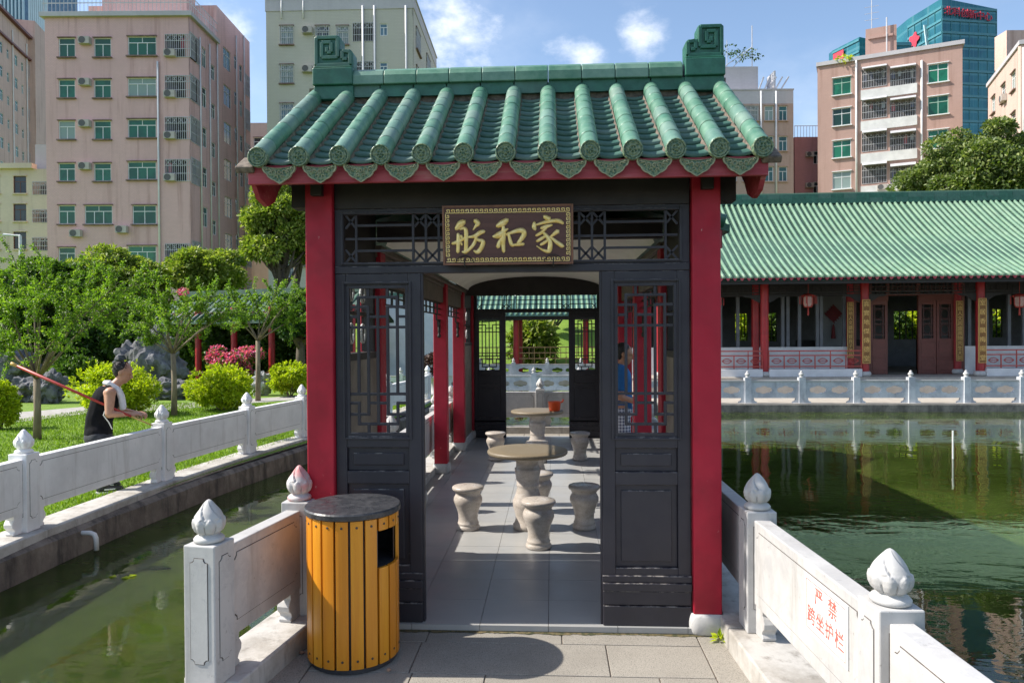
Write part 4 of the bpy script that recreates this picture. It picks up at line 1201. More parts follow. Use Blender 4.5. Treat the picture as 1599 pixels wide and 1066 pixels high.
def hand(mb, wrist, dirn, palm_n, s=1., curl=1.0):
    """palm, four fingers curled round a grip, and a thumb from the side of the palm"""
    d = Vector(dirn).normalized(); pn = Vector(palm_n).normalized(); sd = d.cross(pn).normalized(); w = Vector(wrist)
    R = Matrix((d, sd, pn)).transposed()
    ellipsoid(mb, w + d*.045*s, (.050*s, .040*s, .017*s), R)
    for k, (ln, off) in enumerate(((.036, -.027), (.041, -.009), (.038, .009), (.030, .026))):
        p0 = w + d*.082*s + sd*off*s; a1, a2, a3 = .5*curl, 1.4*curl, 2.3*curl
        p1 = p0 + (d*math.cos(a1) + pn*math.sin(a1))*ln*s; p2 = p1 + (d*math.cos(a2) + pn*math.sin(a2))*ln*.75*s; p3 = p2 + (d*math.cos(a3) + pn*math.sin(a3))*ln*.6*s
        for (q0, q1, r0, r1) in ((p0, p1, .0095, .009), (p1, p2, .009, .0085), (p2, p3, .0085, .0075)): capsule(mb, q0, r0*s, q1, r1*s, 8, 3)
    t0 = w + d*.025*s - sd*.034*s; t1 = t0 + (d*.6 - sd*.5 + pn*.5).normalized()*.036*s; t2 = t1 + (d*.75 + pn*.65).normalized()*.028*s
    capsule(mb, t0, .012*s, t1, .010*s, 8, 3); capsule(mb, t1, .010*s, t2, .0085*s, 8, 3)
# ---- angler on the left bank
F0 = Vector((-4.97, 7.74, .045))
man = empty('person', tuple(F0), label='person in black sleeveless top with white towel round the neck, holding red rod', cat='person')
def mp(x, y, z): return F0 + Vector((x, y, z))
hipL, hipR = mp(-.08, .09, .60), mp(-.08, -.09, .60)
kn = [mp(.17, .13, .36), mp(.13, -.13, .34)]; an = [mp(-.05, .12, .08), mp(-.02, -.14, .08)]
pel, bel, che, nek = mp(-.08, 0, .63), mp(-.07, 0, .80), mp(.00, 0, 1.02), mp(.085, 0, 1.17)
shR, shL = mp(.045, -.165, 1.10), mp(.045, .165, 1.10)
elR, elL = mp(.035, -.235, .87), mp(.10, .24, .88)
wrR, wrL = mp(.235, -.20, .86), mp(.29, .10, .84)
hc = mp(.165, 0, 1.315)
b = MB()
for h_, k_, a_2 in ((hipL, kn[0], an[0]), (hipR, kn[1], an[1])): capsule(b, h_, .085, k_, .058); capsule(b, k_, .056, a_2, .036)
ellipsoid(b, pel, (.125, .165, .13)); capsule(b, pel, .125, bel, .12); capsule(b, bel, .122, che, .138)
ellipsoid(b, che + Vector((0, 0, .01)), (.125, .185, .15)); capsule(b, shR, .062, shL, .062); capsule(b, che, .10, nek, .058); capsule(b, nek, .055, hc + Vector((-.02, 0, -.08)), .052)
for s_, e_, w_ in ((shR, elR, wrR), (shL, elL, wrL)): capsule(b, s_, .058, e_, .042); capsule(b, e_, .041, w_, .027)
LH = head(b, hc, (1, -.18, -.42), (.40, 0, 1), .235)
hand(b, wrR, (1, .1, -.05), (0, .35, -.9)); hand(b, wrL, (.7, -.5, 0), (.2, .2, -.9))
skinned(b, 'body', M['skin_pale'], man, .009, 4)
g = MB()
ellipsoid(g, che + Vector((0, 0, .0)), (.140, .192, .16)); capsule(g, bel, .137, che, .147); capsule(g, pel, .143, bel, .136); ellipsoid(g, pel + Vector((0, 0, .02)), (.138, .178, .14))
for sg in (-1, 1): capsule(g, mp(.02, sg*.115, 1.13), .042, mp(.05, sg*.09, 1.165), .030)
skinned(g, 'vest', M['vest_black'], man, .012, 5)
g = MB()
ellipsoid(g, pel + Vector((0, 0, -.03)), (.145, .183, .12))
for h_, k_, a_2 in ((hipL, kn[0], an[0]), (hipR, kn[1], an[1])): capsule(g, h_, .105, k_, .078); capsule(g, k_, .076, a_2.lerp(k_, .25), .058)
skinned(g, 'trousers', M['trousers_dark'], man, .012, 4)
hr = MB()
f_ = Vector((1, -.18, -.42)).normalized()
ellipsoid(hr, LH(-.12, 0, .16), (.385*.235, .35*.235, .355*.235), Matrix((Vector((1, -.18, -.42)).normalized(), Vector((.18, 1, 0)).normalized(), Vector((.40, 0, 1)).normalized())).transposed())
ellipsoid(hr, LH(-.22, 0, -.02), (.22*.235, .30*.235, .34*.235))
HAIRS = [(skinned(hr, 'hair', M['hair_black'], man, .008, 3), LH, .235)]
tw = MB()
for sg in (-1, 1):
    tw.tube([mp(-.02, sg*.03, 1.205), mp(.03, sg*.085, 1.20), mp(.11, sg*.10, 1.14), mp(.15, sg*.105, 1.04), mp(.165, sg*.11, .90)], [.028, .032, .032, .034, .036], 8)
skinned(tw, 'towel', M['towel'], man, .010, 5)
for k, a_2 in enumerate(an):
    sh = MB(); capsule(sh, a_2 + Vector((-.04, 0, -.035)), .042, a_2 + Vector((.15, 0, -.045)), .034); ellipsoid(sh, a_2 + Vector((0, 0, .0)), (.05, .045, .045))
    so = skinned(sh, 'shoe', M['shoe_black'], man, .008, 3)
    st = MB(); st.box(a_2.x-.085, a_2.x+.19, a_2.y-.040, a_2.y+.040, a_2.z-.084, a_2.z-.062); st.box(a_2.x+.0, a_2.x+.11, a_2.y-.047, a_2.y-.040, a_2.z-.045, a_2.z-.03)
    st.build('sole', M['shoe_white'], so, bevel=.008)
strap = MB(); strap.tube([mp(.06, -.14, 1.14), mp(.02, -.20, .98), mp(-.02, -.19, .86), mp(.03, -.185, .78), mp(.06, -.16, .70)], .006, 6); strap.build('neck_cord', M['towel'], man, smooth=True)
TURN = math.radians(30); man.rotation_euler = (0, 0, TURN)      # turned half away
wr2 = F0 + Matrix.Rotation(TURN, 3, 'Z') @ (wrR - F0); yr_ = wr2.y - .03
ra, rb_, rc = atY(17, 567, F0.y-.42), atY(205, 650, yr_), atY(238, 664, yr_+.03)
rod = empty('fishing_rod', tuple(rb_), label='red fishing rod with bamboo tip held under the arm', cat='fishing rod')
MB().tube([ra.lerp(rb_, .04), rb_], [.016, .013], 10).build('shaft', M['rod_red'], rod, smooth=True)
MB().tube([ra, ra.lerp(rb_, .05)], [.018, .018], 10).build('butt', M['rod_bamboo'], rod, smooth=True)
MB().tube([rb_, rc], [.011, .007], 8).build('tip', M['rod_bamboo'], rod, smooth=True)
# ---- person inside the pavilion, by the right columns
F0 = Vector((.765, 8.15, 0.002))
man = empty('person', tuple(F0), label='person in a blue shirt and plaid shorts standing inside by the right columns', cat='person')
hipL, hipR = mp(0, .09, .86), mp(0, -.09, .86)
pel, bel, che, nek = mp(0, 0, .90), mp(.0, 0, 1.06), mp(-.01, 0, 1.26), mp(.03, 0, 1.41)
hc = mp(.055, 0, 1.525)
b = MB()
shp = []
for sg in (1, -1):
    h_ = mp(0, sg*.09, .86); k_ = mp(.03, sg*.11, .47); a_2 = mp(-.01, sg*.11, .09)
    capsule(b, h_, .085, k_, .058); capsule(b, k_, .055, a_2, .036); shp.append(a_2)
ellipsoid(b, pel, (.125, .16, .13)); capsule(b, pel, .12, bel, .118); capsule(b, bel, .12, che, .135); ellipsoid(b, che, (.12, .18, .15)); capsule(b, mp(0, -.165, 1.35), .06, mp(0, .165, 1.35), .06); capsule(b, che, .10, nek, .056); capsule(b, nek, .052, hc + Vector((-.01, 0, -.07)), .05)
for sg in (1, -1):
    s_, e_, w_ = mp(0, sg*.18, 1.34), mp(-.02, sg*.225, 1.06), mp(.17, sg*.17, 1.0)
    capsule(b, s_, .058, e_, .042); capsule(b, e_, .040, w_, .027); hand(b, w_, (1, -sg*.3, -.1), (0, -sg*.6, -.6), 1., .7)
LH = head(b, hc, (1, -.1, -.25), (.22, 0, 1), .225)
skinned(b, 'body', M['skin'], man, .009, 4)
g = MB(); ellipsoid(g, che, (.135, .19, .165)); capsule(g, bel, .135, che, .145); capsule(g, pel, .142, bel, .138); capsule(g, mp(0, -.16, 1.35), .068, mp(0, .16, 1.35), .068)
for sg in (1, -1): capsule(g, mp(0, sg*.18, 1.34), .072, mp(-.015, sg*.21, 1.17), .068)
skinned(g, 'shirt', M['shirt_blue'], man, .012, 5)
g = MB(); ellipsoid(g, pel + Vector((0, 0, -.03)), (.142, .178, .12))
for sg in (1, -1): capsule(g, mp(0, sg*.09, .84), .11, mp(.025, sg*.11, .52), .092)
skinned(g, 'shorts', M['plaid'], man, .012, 4)
hr = MB(); ellipsoid(hr, LH(-.13, 0, .20), (.385*.225, .365*.225, .375*.225)); ellipsoid(hr, LH(-.22, 0, -.02), (.22*.225, .30*.225, .34*.225))
HAIRS.append((skinned(hr, 'hair', M['hair_black'], man, .008, 3), LH, .225))
for a_2 in shp:
    sh = MB(); capsule(sh, a_2 + Vector((-.04, 0, -.042)), .044, a_2 + Vector((.15, 0, -.052)), .036); skinned(sh, 'shoe', M['shoe_black'], man, .008, 3)
# ================================================================== hall across the pond
def wall_cells(mb, u0, u1, v0, v1, ops, w0, w1):
    """wall from (u0,v0) to (u1,v1) with rectangular openings, as boxes; local x=u, z=v, y=w"""
    us = sorted({u0, u1, *[o[0] for o in ops if u0 < o[0] < u1], *[o[1] for o in ops if u0 < o[1] < u1]})
    for a, b in zip(us, us[1:]):
        c = (a+b)/2; cuts = sorted((max(o[2], v0), min(o[3], v1)) for o in ops if o[0] <= c <= o[1])
        z = v0
        for p, q in cuts:
            if p > z + 1e-4: mb.box(a, b, w0, w1, z, p)
            z = max(z, q)
        if z < v1 - 1e-4: mb.box(a, b, w0, w1, z, v1)
simple('hall_red', (.33, .015, .022), .4, .15, 5, .05)
simple('hall_brown', (.150, .046, .036), .5, .15, 4, .05)
simple('hall_brown_dark', (.085, .030, .026), .5, .15, 4, .05)
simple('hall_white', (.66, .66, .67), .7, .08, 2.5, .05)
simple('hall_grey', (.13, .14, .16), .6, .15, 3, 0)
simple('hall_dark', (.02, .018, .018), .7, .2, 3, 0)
simple('board_gold', (.20, .09, .018), .5, .2, 14, 0)
simple('char_gold', (.72, .47, .15), .4, .1, 10, 0)
simple('lantern_silk', (.42, .27, .23), .7, .1, 10, 0)
simple('lantern_red', (.34, .03, .02), .5, .1, 10, 0)
simple('knot_red', (.16, .010, .014), .6, .2, 20, .2)
simple('rail_red', (.38, .055, .045), .5, .2, 20, 0)
TZ, HZ = -.04, .40
HX0, HX1 = 2.4, 22.5
ter = MB(); ter.box(HX0, HX1, 18.62, 31.5, -.7, TZ); ter.box(HX0, HX1, 21.1, 31.4, TZ+.001, .33); ter.box(HX0, HX1, 22.2, 31.4, .331, HZ)
ter.build('terrace', M['terrace_stone'], kind='structure')
MB().box(HX0, HX1, 18.56, 18.619, -.7, TZ-.03).build('terrace_edge', M['edge_stone'], kind='structure')
# pierced balustrade
def cloud_loop(cx, cy, w, h):
    lobes = [(-.30, 0, .21), (0, .05, .30), (.30, 0, .21)]
    pts = []
    for t in np.linspace(0, 2*math.pi, 40, endpoint=False):
        d = np.array((math.cos(t), math.sin(t))); best = 0
        for lx, ly, r_ in lobes:
            c = np.array((lx, ly*.2)); bq = d@c; disc = r_*r_ - (c@c - bq*bq)
            if disc > 0: best = max(best, bq + math.sqrt(disc))
        pts.append((cx + d[0]*best*w, cy + d[1]*best*h))
    return pts
TP0, TPD = 5.03 - 2*1.3625, 1.3625
PAN = plate_mesh([[(.07, .13), (TPD-.07, .13), (TPD-.07, .545), (.07, .545)], cloud_loop(TPD*.30, .335, .42, .34), cloud_loop(TPD*.70, .335, .42, .34)], .07, 'pierced_panel')
PAN.transform(ROT_FRONT); PAN.materials.append(M['blue_marble'])
RAILM = MB().box(.07, TPD-.07, -.05, .05, .545, .585).mesh('top_rail'); RAILM.materials.append(M['marble'])
POSTM = MB().box(-.08, .08, -.08, .08, 0, .655).mesh('post'); POSTM.materials.append(M['blue_marble'])
FINM = MB().lathe([(.055, 0), (.055, .02), (.035, .03), (.06, .06), (.068, .085), (.055, .11), (.03, .125), (.036, .14), (.03, .16), (.008, .175)], n=16).mesh('finial', True); FINM.materials.append(M['marble'])
FOOTM = MB().prism([(0, 0), (.16, 0), (.14, .04), (.09, .06), (.07, .13), (0, .13)], (0, -.035, 0), (1,0,0), (0,0,1), (0,1,0), .07).mesh('foot'); FOOTM.materials.append(M['blue_marble'])
def pierced_balustrade(origin, rz, n, label):
    root = empty('pierced_balustrade', origin, rz, label=label, cat='balustrade', group='pierced stone balustrades')
    for k in range(n):
        o = link('post', POSTM, None, root, local=True, loc=(k*TPD, 0, 0)); link('finial', FINM, None, o, local=True, loc=(0, 0, .655))
        if k < n-1:
            pn = link('pierced_panel', PAN, None, root, local=True, loc=(k*TPD, 0, 0)); link('top_rail', RAILM, None, pn, local=True)
            link('foot', FOOTM, None, root, local=True, loc=(k*TPD+.08, 0, 0)); f2 = link('foot', FOOTM, None, root, local=True, loc=((k+1)*TPD-.08, 0, 0)); f2.rotation_euler = (0, 0, math.pi)
    return root
pierced_balustrade((TP0, 18.78, TZ), 0, 14, 'pierced stone balustrade along the terrace in front of the hall')
hall = empty('hall', (12, 24, HZ), label='long hall with green tiled roof, red columns and brown doors across the pond', cat='hall')
# roof: concave slope
EY, EZ, RY, RZ = 21.6, 3.38, 26.5, 6.42
def hslope(t): 
    z = EZ + (RZ-EZ)*(.70*t + .30*t*t); return EY + (RY-EY)*t, z
rf = MB(); NR = 44
for k in range(NR):
    (ya, za), (yb, zb_) = hslope(k/NR), hslope((k+1)/NR)
    a = [rf.P((HX0, ya, za+.018)), rf.P((HX1, ya, za+.018)), rf.P((HX1, yb, zb_)), rf.P((HX0, yb, zb_))]; rf.f.append(a)
    b = [rf.P((HX0, ya, za-.01)), rf.P((HX1, ya, za-.01)), a[1], a[0]]; rf.f.append(b)
j = [rf.P(p) for p in ((HX0, RY, RZ), (HX1, RY, RZ), (HX1, 31.6, 3.4), (HX0, 31.6, 3.4))]; rf.f.append(j)
j = [rf.P(p) for p in ((HX0, EY, EZ-.08), (HX1, EY, EZ-.08), (HX1, RY, RZ-.3), (HX0, RY, RZ-.3))]; rf.f.append(j)
j = [rf.P(p) for p in ((HX0, RY, RZ-.3), (HX1, RY, RZ-.3), (HX1, 31.6, 3.3), (HX0, 31.6, 3.3))]; rf.f.append(j)
simple('hall_pan', (.055, .11, .075), .5, .3, 5, .1)
rfo = rf.build('roof', M['hall_pan'], hall)
rb = MB(); rings = []
for k in range(16):
    y, z = hslope(k/15); y2, z2 = hslope(min(1, k/15+.02)); y1, z1 = hslope(max(0, k/15-.02)); d = Vector((0, y2-y1, z2-z1)).normalized(); nn = Vector((0, -d.z, d.y))
    rings.append([rb.P(Vector((0, y-12, z-4)) + nn*.055*math.sin(t) + Vector((.052*math.cos(t), 0, 0)) + nn*.02) for t in np.linspace(-.2, math.pi+.2, 9)])
for A_, B_ in zip(rings, rings[1:]):
    for q in range(8): rb.f.append([A_[q], A_[q+1], B_[q+1], B_[q]])
rb.f.append(rings[0])
RIB = rb.mesh('tile_rib', True); RIB.materials.append(M['roof_far'])
ED = MB().lathe([(.001, .0), (.04, 0), (.05, -.006), (.052, -.02)], n=14).mesh('end_tile'); ED.transform(Matrix.Rotation(math.pi/2, 4, 'X')); ED.materials.append(M['green_relief'])
DP = plate_mesh([[(x*.9, y*.9) for x, y in drip_loop(.13)]], .015, 'drip'); DP.transform(ROT_FRONT); DP.materials.append(M['red_fascia'])
nrib = int((HX1-HX0-.1)/.205)
for k in range(nrib+1):
    x = HX0 + .06 + k*.205
    link('tile_rib', RIB, None, rfo, loc=(x, 12, 4), rot=(0, 0, random.uniform(-.0012, .0012)))
    if x > 3.6 and x < 16.5:
        link('end_tile', ED, None, rfo, loc=(x, EY-.012, EZ+.04)); link('drip_tile', DP, None, rfo, loc=(x+.1025, EY-.01, EZ-.0))
for row, (z0, z1) in enumerate(((RZ-.02, RZ+.16), (RZ+.165, RZ+.33))):
    RT_ = MB().box(0, .445, -.11+.02*row, .11-.02*row, z0-RZ, z1-RZ).mesh('ridge_tile'); RT_.materials.append(M['green_dark'])
    for k in range(int((HX1-HX0)/.45)): link('ridge_tile', RT_, None, rfo, loc=(HX0 + k*.45, RY, RZ))
MB().box(HX0, HX1, RY-.07, RY+.07, RZ+.331, RZ+.375).build('ridge_cap', M['roof_far'], rfo)
bx('eave_board', M['hall_dark'], hall, HX0, HX1, EY+.05, EY+.09, EZ-.17, EZ-.03)
# columns
fcol = [3.4] + [atY(p, 510, 22.8).x for p in (1193.7, 1350, 1530.5)] + [16.9, 20.2]; rcol = [3.6] + [atY(p, 510, 24.).x for p in (1179.5, 1327, 1494.5)] + [17.0, 20.3]
CB = MB().lathe([(.15, 0), (.185, .04), (.19, .09), (.17, .14), (.14, .16)], n=20).mesh('column_base', True); CB.materials.append(M['marble'])
for xs_, Y in ((fcol, 22.8), (rcol, 24.0)):
    for x in xs_:
        MB().lathe([(.125, .15), (.125, 3.3)], (x, Y, HZ), 18).build('column', M['hall_red'], hall, smooth=False); link('column_base', CB, None, hall, loc=(x, Y, HZ))
# frieze lattice between the front columns
for a, b in zip(fcol, fcol[1:]):
    mb = MB(); z0, z1 = 3.0, 3.36
    mb.box(a+.13, b-.13, 22.77, 22.83, z1-.05, z1); mb.box(a+.13, b-.13, 22.77, 22.83, z0, z0+.04); mb.box(a+.13, b-.13, 22.78, 22.82, 2.93, 2.955)
    n = int((b-a)/.16)
    for k in range(1, n):
        x = a + (b-a)*k/n; mb.box(x-.01, x+.01, 22.785, 22.815, z0+.04 if k % 3 else z0-.06, z1-.05 if k % 2 else z0+.2)
    for f in (.3, .52, .75): mb.box(a+.13, b-.13, 22.787, 22.813, z0+(z1-z0)*f-.01, z0+(z1-z0)*f+.01)
    # scalloped corner brackets
    for x, sg in ((a+.125, 1), (b-.125, -1)):
        mb.prism([(0, 0), (sg*.55, 0), (sg*.48, -.05), (sg*.30, -.07), (sg*.18, -.15), (sg*.08, -.20), (0, -.24)], (x, 22.775, 2.93), (1,0,0), (0,0,1), (0,1,0), .05)
    mb.build('frieze_lattice', M['hall_dark'], hall)
# shaded gallery: ceiling, rear screen wall with door and window openings
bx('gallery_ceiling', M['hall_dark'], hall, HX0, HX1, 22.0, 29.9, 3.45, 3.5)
RYW = 24.0
def hx(px): return atY(px, 520, RYW).x
def hz(py): return atY(1350, py, RYW).z
doors = (hx(1358), hx(1490)); opz = hz(588), hz(462)
wlw = MB()
for a, b in ((HX0, hx(1330)), (hx(1505), HX1)): wlw.box(a, b, RYW-.06, RYW+.06, HZ, hz(541))
wlw.build('low_wall', M['hall_white'], hall)
# window stiles above the low wall
for px in (1125, 1152, 1222, 1230, 1248, 1276, 1282, 1318, 1513, 1540, 1575, 1598):
    x = hx(px); bx('window_stile', M['hall_grey'], hall, x-.05, x+.05, RYW-.04, RYW+.04, hz(541)+.001, 2.95)
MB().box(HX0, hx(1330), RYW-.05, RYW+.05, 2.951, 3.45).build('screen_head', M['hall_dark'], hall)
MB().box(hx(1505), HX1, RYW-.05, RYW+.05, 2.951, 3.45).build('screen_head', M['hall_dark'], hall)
# doorway
dr = MB(); wall_cells(dr, hx(1330), hx(1505), HZ, 3.45, [(hx(1386), hx(1433), hz(586), hz(462)), (hx(1358), hx(1386), hz(584), hz(470)), (hx(1434), hx(1489), hz(584), hz(470)), (hx(1336), hx(1346), hz(540), hz(472)), (hx(1360), hx(1383), hz(459), hz(443)), (hx(1388), hx(1430), hz(459), hz(443)), (hx(1436), hx(1486), hz(459), hz(443))], RYW-.05, RYW+.05)
dr.build('door_frame', M['hall_brown'], hall, bevel=.01)
def leaf(x0, x1):
    z0, z1 = hz(584), hz(470); wz0, wz1 = hz(529), hz(476); mg = (x1-x0)*.16
    lf = MB(); wall_cells(lf, x0, x1, z0, z1, [(x0+mg, x1-mg, wz0, wz1)], RYW-.03, RYW+.03)
    for a, b in ((hz(578), hz(562)), (hz(558), hz(535))): lf.box(x0+mg*.7, x1-mg*.7, RYW-.042, RYW-.031, a, b)
    lf = lf.build('door_leaf', M['hall_brown'], hall, bevel=.008)
    lt = MB(); cx, cz = (x0+x1)/2, (wz0+wz1)/2; w2, h2 = (x1-x0)/2-mg, (wz1-wz0)/2
    for sx in (-.72, .72): lt.box(cx+w2*sx-.012, cx+w2*sx+.012, RYW-.02, RYW+.02, wz0, wz1)
    for sz in (-.78, .78, .12, -.12): lt.box(x0+mg, x1-mg, RYW-.018, RYW+.018, cz+h2*sz-.012, cz+h2*sz+.012)
    lt.tube([(cx+w2*.68*math.cos(t), RYW, cz+h2*.45+h2*.28*math.sin(t)) for t in np.linspace(0, 2*math.pi, 15)], .012, 5)
    lt.tube([(cx+w2*.68*math.cos(t), RYW, cz-h2*.45+h2*.28*math.sin(t)) for t in np.linspace(0, 2*math.pi, 15)], .012, 5)
    lt.build('lattice', M['hall_brown_dark'], lf)
for a, b in ((1358.5, 1385.5), (1434.5, 1461), (1462, 1488.5)): leaf(hx(a), hx(b))
bx('door_sill', M['hall_brown_dark'], hall, hx(1358), hx(1490), RYW-.10, RYW+.10, HZ, hz(588))
# transom fretwork
mb = MB()
for a, b in ((1360, 1383), (1388, 1430), (1436, 1486)):
    for f in (.33, .66): mb.box(hx(a), hx(b), RYW-.02, RYW+.02, hz(459)+(hz(443)-hz(459))*f-.012, hz(459)+(hz(443)-hz(459))*f+.012)
    n = max(3, int((b-a)/6))
    for k in range(1, n): x = hx(a)+(hx(b)-hx(a))*k/n; mb.box(x-.01, x+.01, RYW-.022, RYW+.022, hz(459), hz(443))
mb.build('transom_fretwork', M['hall_brown_dark'], hall)
# back room: rear wall with windows to the trees, dark furniture
def bxw(px): return atY(px, 510, 29.8).x
def bzw(py): return atY(1350, py, 29.8).z
ops = [(bxw(a), bxw(b), bzw(c), bzw(d)) for a, b, c, d in ((1148, 1168, 531, 488), (1199, 1213, 532, 487), (1396, 1436, 530, 486), (1550, 1566, 528, 484))]
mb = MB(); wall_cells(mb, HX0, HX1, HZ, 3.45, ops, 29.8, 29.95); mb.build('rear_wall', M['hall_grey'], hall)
for x in (HX0, HX1-.15): bx('end_wall', M['hall_grey'], hall, x, x+.15, 24.05, 29.8, HZ, 6)
for u0, u1, v0, v1 in ops:
    fr = MB(); n = 4 if u1-u0 > .5 else 2
    for k in range(n+1): x = u0+(u1-u0)*k/n; fr.box(x-.015, x+.015, 29.85, 29.9, v0, v1)
    for k in range(5): z = v0+(v1-v0)*k/4; fr.box(u0, u1, 29.86, 29.89, z-.008, z+.008)
    fr.build('window_bars', M['hall_dark'], hall)
simple('hall_inner', (.24, .25, .26), .8, .1, 2, 0); bx('partition', M['hall_inner'], hall, atY(1276, 500, 25.6).x, atY(1320, 500, 25.6).x, 25.6, 25.7, HZ, 3.4)
for px in (1262, 1330, 1452):
    x = atY(px, 560, 26.5).x; bx('dark_cabinet', M['hall_dark'], hall, x-.35, x+.35, 26.3, 26.8, HZ, 1.5, bevel=.02)
# bench rails on white plinths between the front columns
for a, b in ((fcol[0], fcol[1]), (fcol[1], fcol[2]), (fcol[3], fcol[4]), (fcol[4], fcol[5])):
    x0_, x1_ = a+.10, b-.0 if b != fcol[2] else b-.14
    if b == fcol[1]: x1_ = b-.10
    bx('bench_plinth', M['hall_white'], hall, x0_, x1_, 22.62, 22.98, HZ, HZ+.24, bevel=.01)
    rl = MB(); z0, z1 = HZ+.32, HZ+.80
    for z in (z0, z1-.14, z1): rl.box(x0_, x1_, 22.68, 22.71, z-.018, z+.018)
    n = int((x1_-x0_)/.42)
    for k in range(n+1):
        x = x0_ + (x1_-x0_)*k/n
        rl.box(x-.015, x+.015, 22.682, 22.708, z0-.07, z1-.14)
        if k % 2 == 0: rl.box(x-.012, x+.012, 22.683, 22.707, z1-.14, z1)
    rl = rl.build('bench_rail', M['rail_red'], hall)
    for k in range(n):
        c = x0_ + (x1_-x0_)*(k+.5)/n; zz = (z0+z1-.14)/2; mb = MB()
        lp = [(.15*math.cos(t)*(1-.25*abs(math.sin(2*t))), .07*math.sin(t)) for t in np.linspace(0, 2*math.pi, 17)]
        mb.tube([(c+x, 22.695, zz+y) for x, y in lp], .014, 5); mb.tube([(c-.12, 22.695, zz), (c+.12, 22.695, zz)], .012, 5)
        mb.build('rail_medallion', M['rail_red'], rl)
# couplet boards on the columns
def couplet(x, y, z0, z1, w, txt, lb):
    r = empty('couplet_board', (x, y, z0), label=lb, cat='couplet board', group='gold couplet boards on the hall columns')
    bx('board', M['board_gold'], r, x-w/2, x+w/2, y-.03, y, z0, z1, bevel=.008)
    mb = MB(); ring_frame(mb, x-w/2-.006, x+w/2+.006, z0-.006, z1+.006, .012, .012, .012, .012, y-.036, y-.002); mb.build('frame', M['char_gold'], r)
    n = len(txt); st = (z1-z0)/n
    for k, ch in enumerate(txt):
        me = text_mesh(ch, min(w*.86, st*.95), .004); me.transform(ROT_FRONT)
        link('character', me, M['char_gold'], r, loc=(x, y-.036, z1-st*(k+.5)))
YC = 22.66
couplet(atY(1352.3, 510, YC).x, YC, atY(1350, 567, YC).z, atY(1350, 468, YC).z, .215, '真實地傑傳德堂', 'gold couplet board on the front column left of the hall door')
couplet(atY(1533.5, 510, YC).x, YC, atY(1530, 566, YC).z, atY(1530, 466, YC).z, .215, '室居香飄梅揚堂', 'gold couplet board on the front column right of the hall door')
YC = 23.86
couplet(atY(1327.5, 510, YC).x, YC, atY(1330, 558, YC).z, atY(1330, 472, YC).z, .185, '福德地人文盛時賢良子弟昌', 'narrower gold couplet board on the rear column left of the hall door')
couplet(atY(1498, 510, YC).x, YC, atY(1498, 563, YC).z, atY(1498, 470, YC).z, .19, '其德人文其盛萬物共生大同', 'narrower gold couplet board on the rear column right of the hall door')
# lanterns and the red knot
def lantern(px, py0, py1, lb, Y=22.5):
    p = atY(px, (py0+py1)/2, Y); H = atY(px, py0, Y).z-atY(px, py1, Y).z
    r = empty('palace_lantern', (p.x, Y, p.z-H/2), label=lb, cat='lantern', group='lanterns hanging in the gallery')
    z0 = p.z-H/2
    MB().lathe([(.11, z0+.06*H), (.14, z0+.25*H), (.14, z0+.72*H), (.11, z0+.8*H)], (p.x, Y, 0), 6).build('silk_body', M['lantern_silk'], r)
    f = MB()
    for k in range(6):
        t = 2*math.pi*k/6; d = Vector((math.cos(t), math.sin(t), 0))
        f.tube([Vector((p.x, Y, z0+.06*H))+d*.112, Vector((p.x, Y, z0+.25*H))+d*.148, Vector((p.x, Y, z0+.72*H))+d*.148, Vector((p.x, Y, z0+.83*H))+d*.22], .012, 5)
    f.lathe([(.20, z0+.82*H), (.22, z0+.85*H), (.10, z0+.95*H), (.02, z0+H)], (p.x, Y, 0), 6); f.lathe([(.10, z0), (.14, z0+.06*H)], (p.x, Y, 0), 6)
    f.tube([(p.x, Y, z0+H), (p.x, Y, 3.36)], .008, 5)
    f.build('frame', M['lantern_red'], r)
    for k in range(6):
        t = 2*math.pi*k/6; q = Vector((p.x+.255*math.cos(t), Y+.255*math.sin(t), 0))
        MB().tube([q+Vector((0,0,z0+.82*H)), q+Vector((0,0,z0+.25*H))], [.008, .016], 5).build('tassel', M['lantern_red'], r)
    MB().tube([(p.x, Y, z0), (p.x, Y, z0-.55*H)], [.018, .03], 6).build('tassel', M['lantern_red'], r)
lantern(1262, 458, 480, 'red and pale hexagonal lantern in the bay left of the hall door')
lantern(1592, 458, 480, 'red and pale hexagonal lantern right of the hall door, cut by the picture edge')
lantern(1117, 462, 482, 'red and pale hexagonal lantern half hidden behind the pavilion column')
p = atY(1301, 490, 25.55); kn_ = empty('wall_knot', tuple(p), label='large dark red diamond knot hanging on the white inner wall of the hall', cat='ornament')
MB().prism([(0, .30), (.29, 0), (0, -.30), (-.29, 0)], (p.x, 25.56, p.z), (1,0,0), (0,0,1), (0,-1,0), .05).build('knot', M['knot_red'], kn_, bevel=.015)
t = MB()
for k in range(-2, 3): t.bar((p.x+k*.068-.17, 25.50, p.z+k*.072+.18), (p.x+k*.068+.17, 25.50, p.z+k*.072-.18), .03, .02, (0, 1, 0))
t.build('cord', M['knot_red'], kn_); MB().tube([(p.x, 25.53, p.z-.36), (p.x, 25.53, p.z-.50), (p.x, 25.53, p.z-.85)], [.02, .05, .08], 8).build('tassel', M['knot_red'], kn_)
# thin pipe standing in the pond, with a floating mat
q = atZ(1488, 716, WATER_Z)
MB().tube([(q.x, q.y, -.6), (q.x, q.y, atY(1488, 672, q.y).z)], .014, 8).build('standing_pipe', M['pvc'], label='white pipe standing upright out of the pond', cat='pipe')

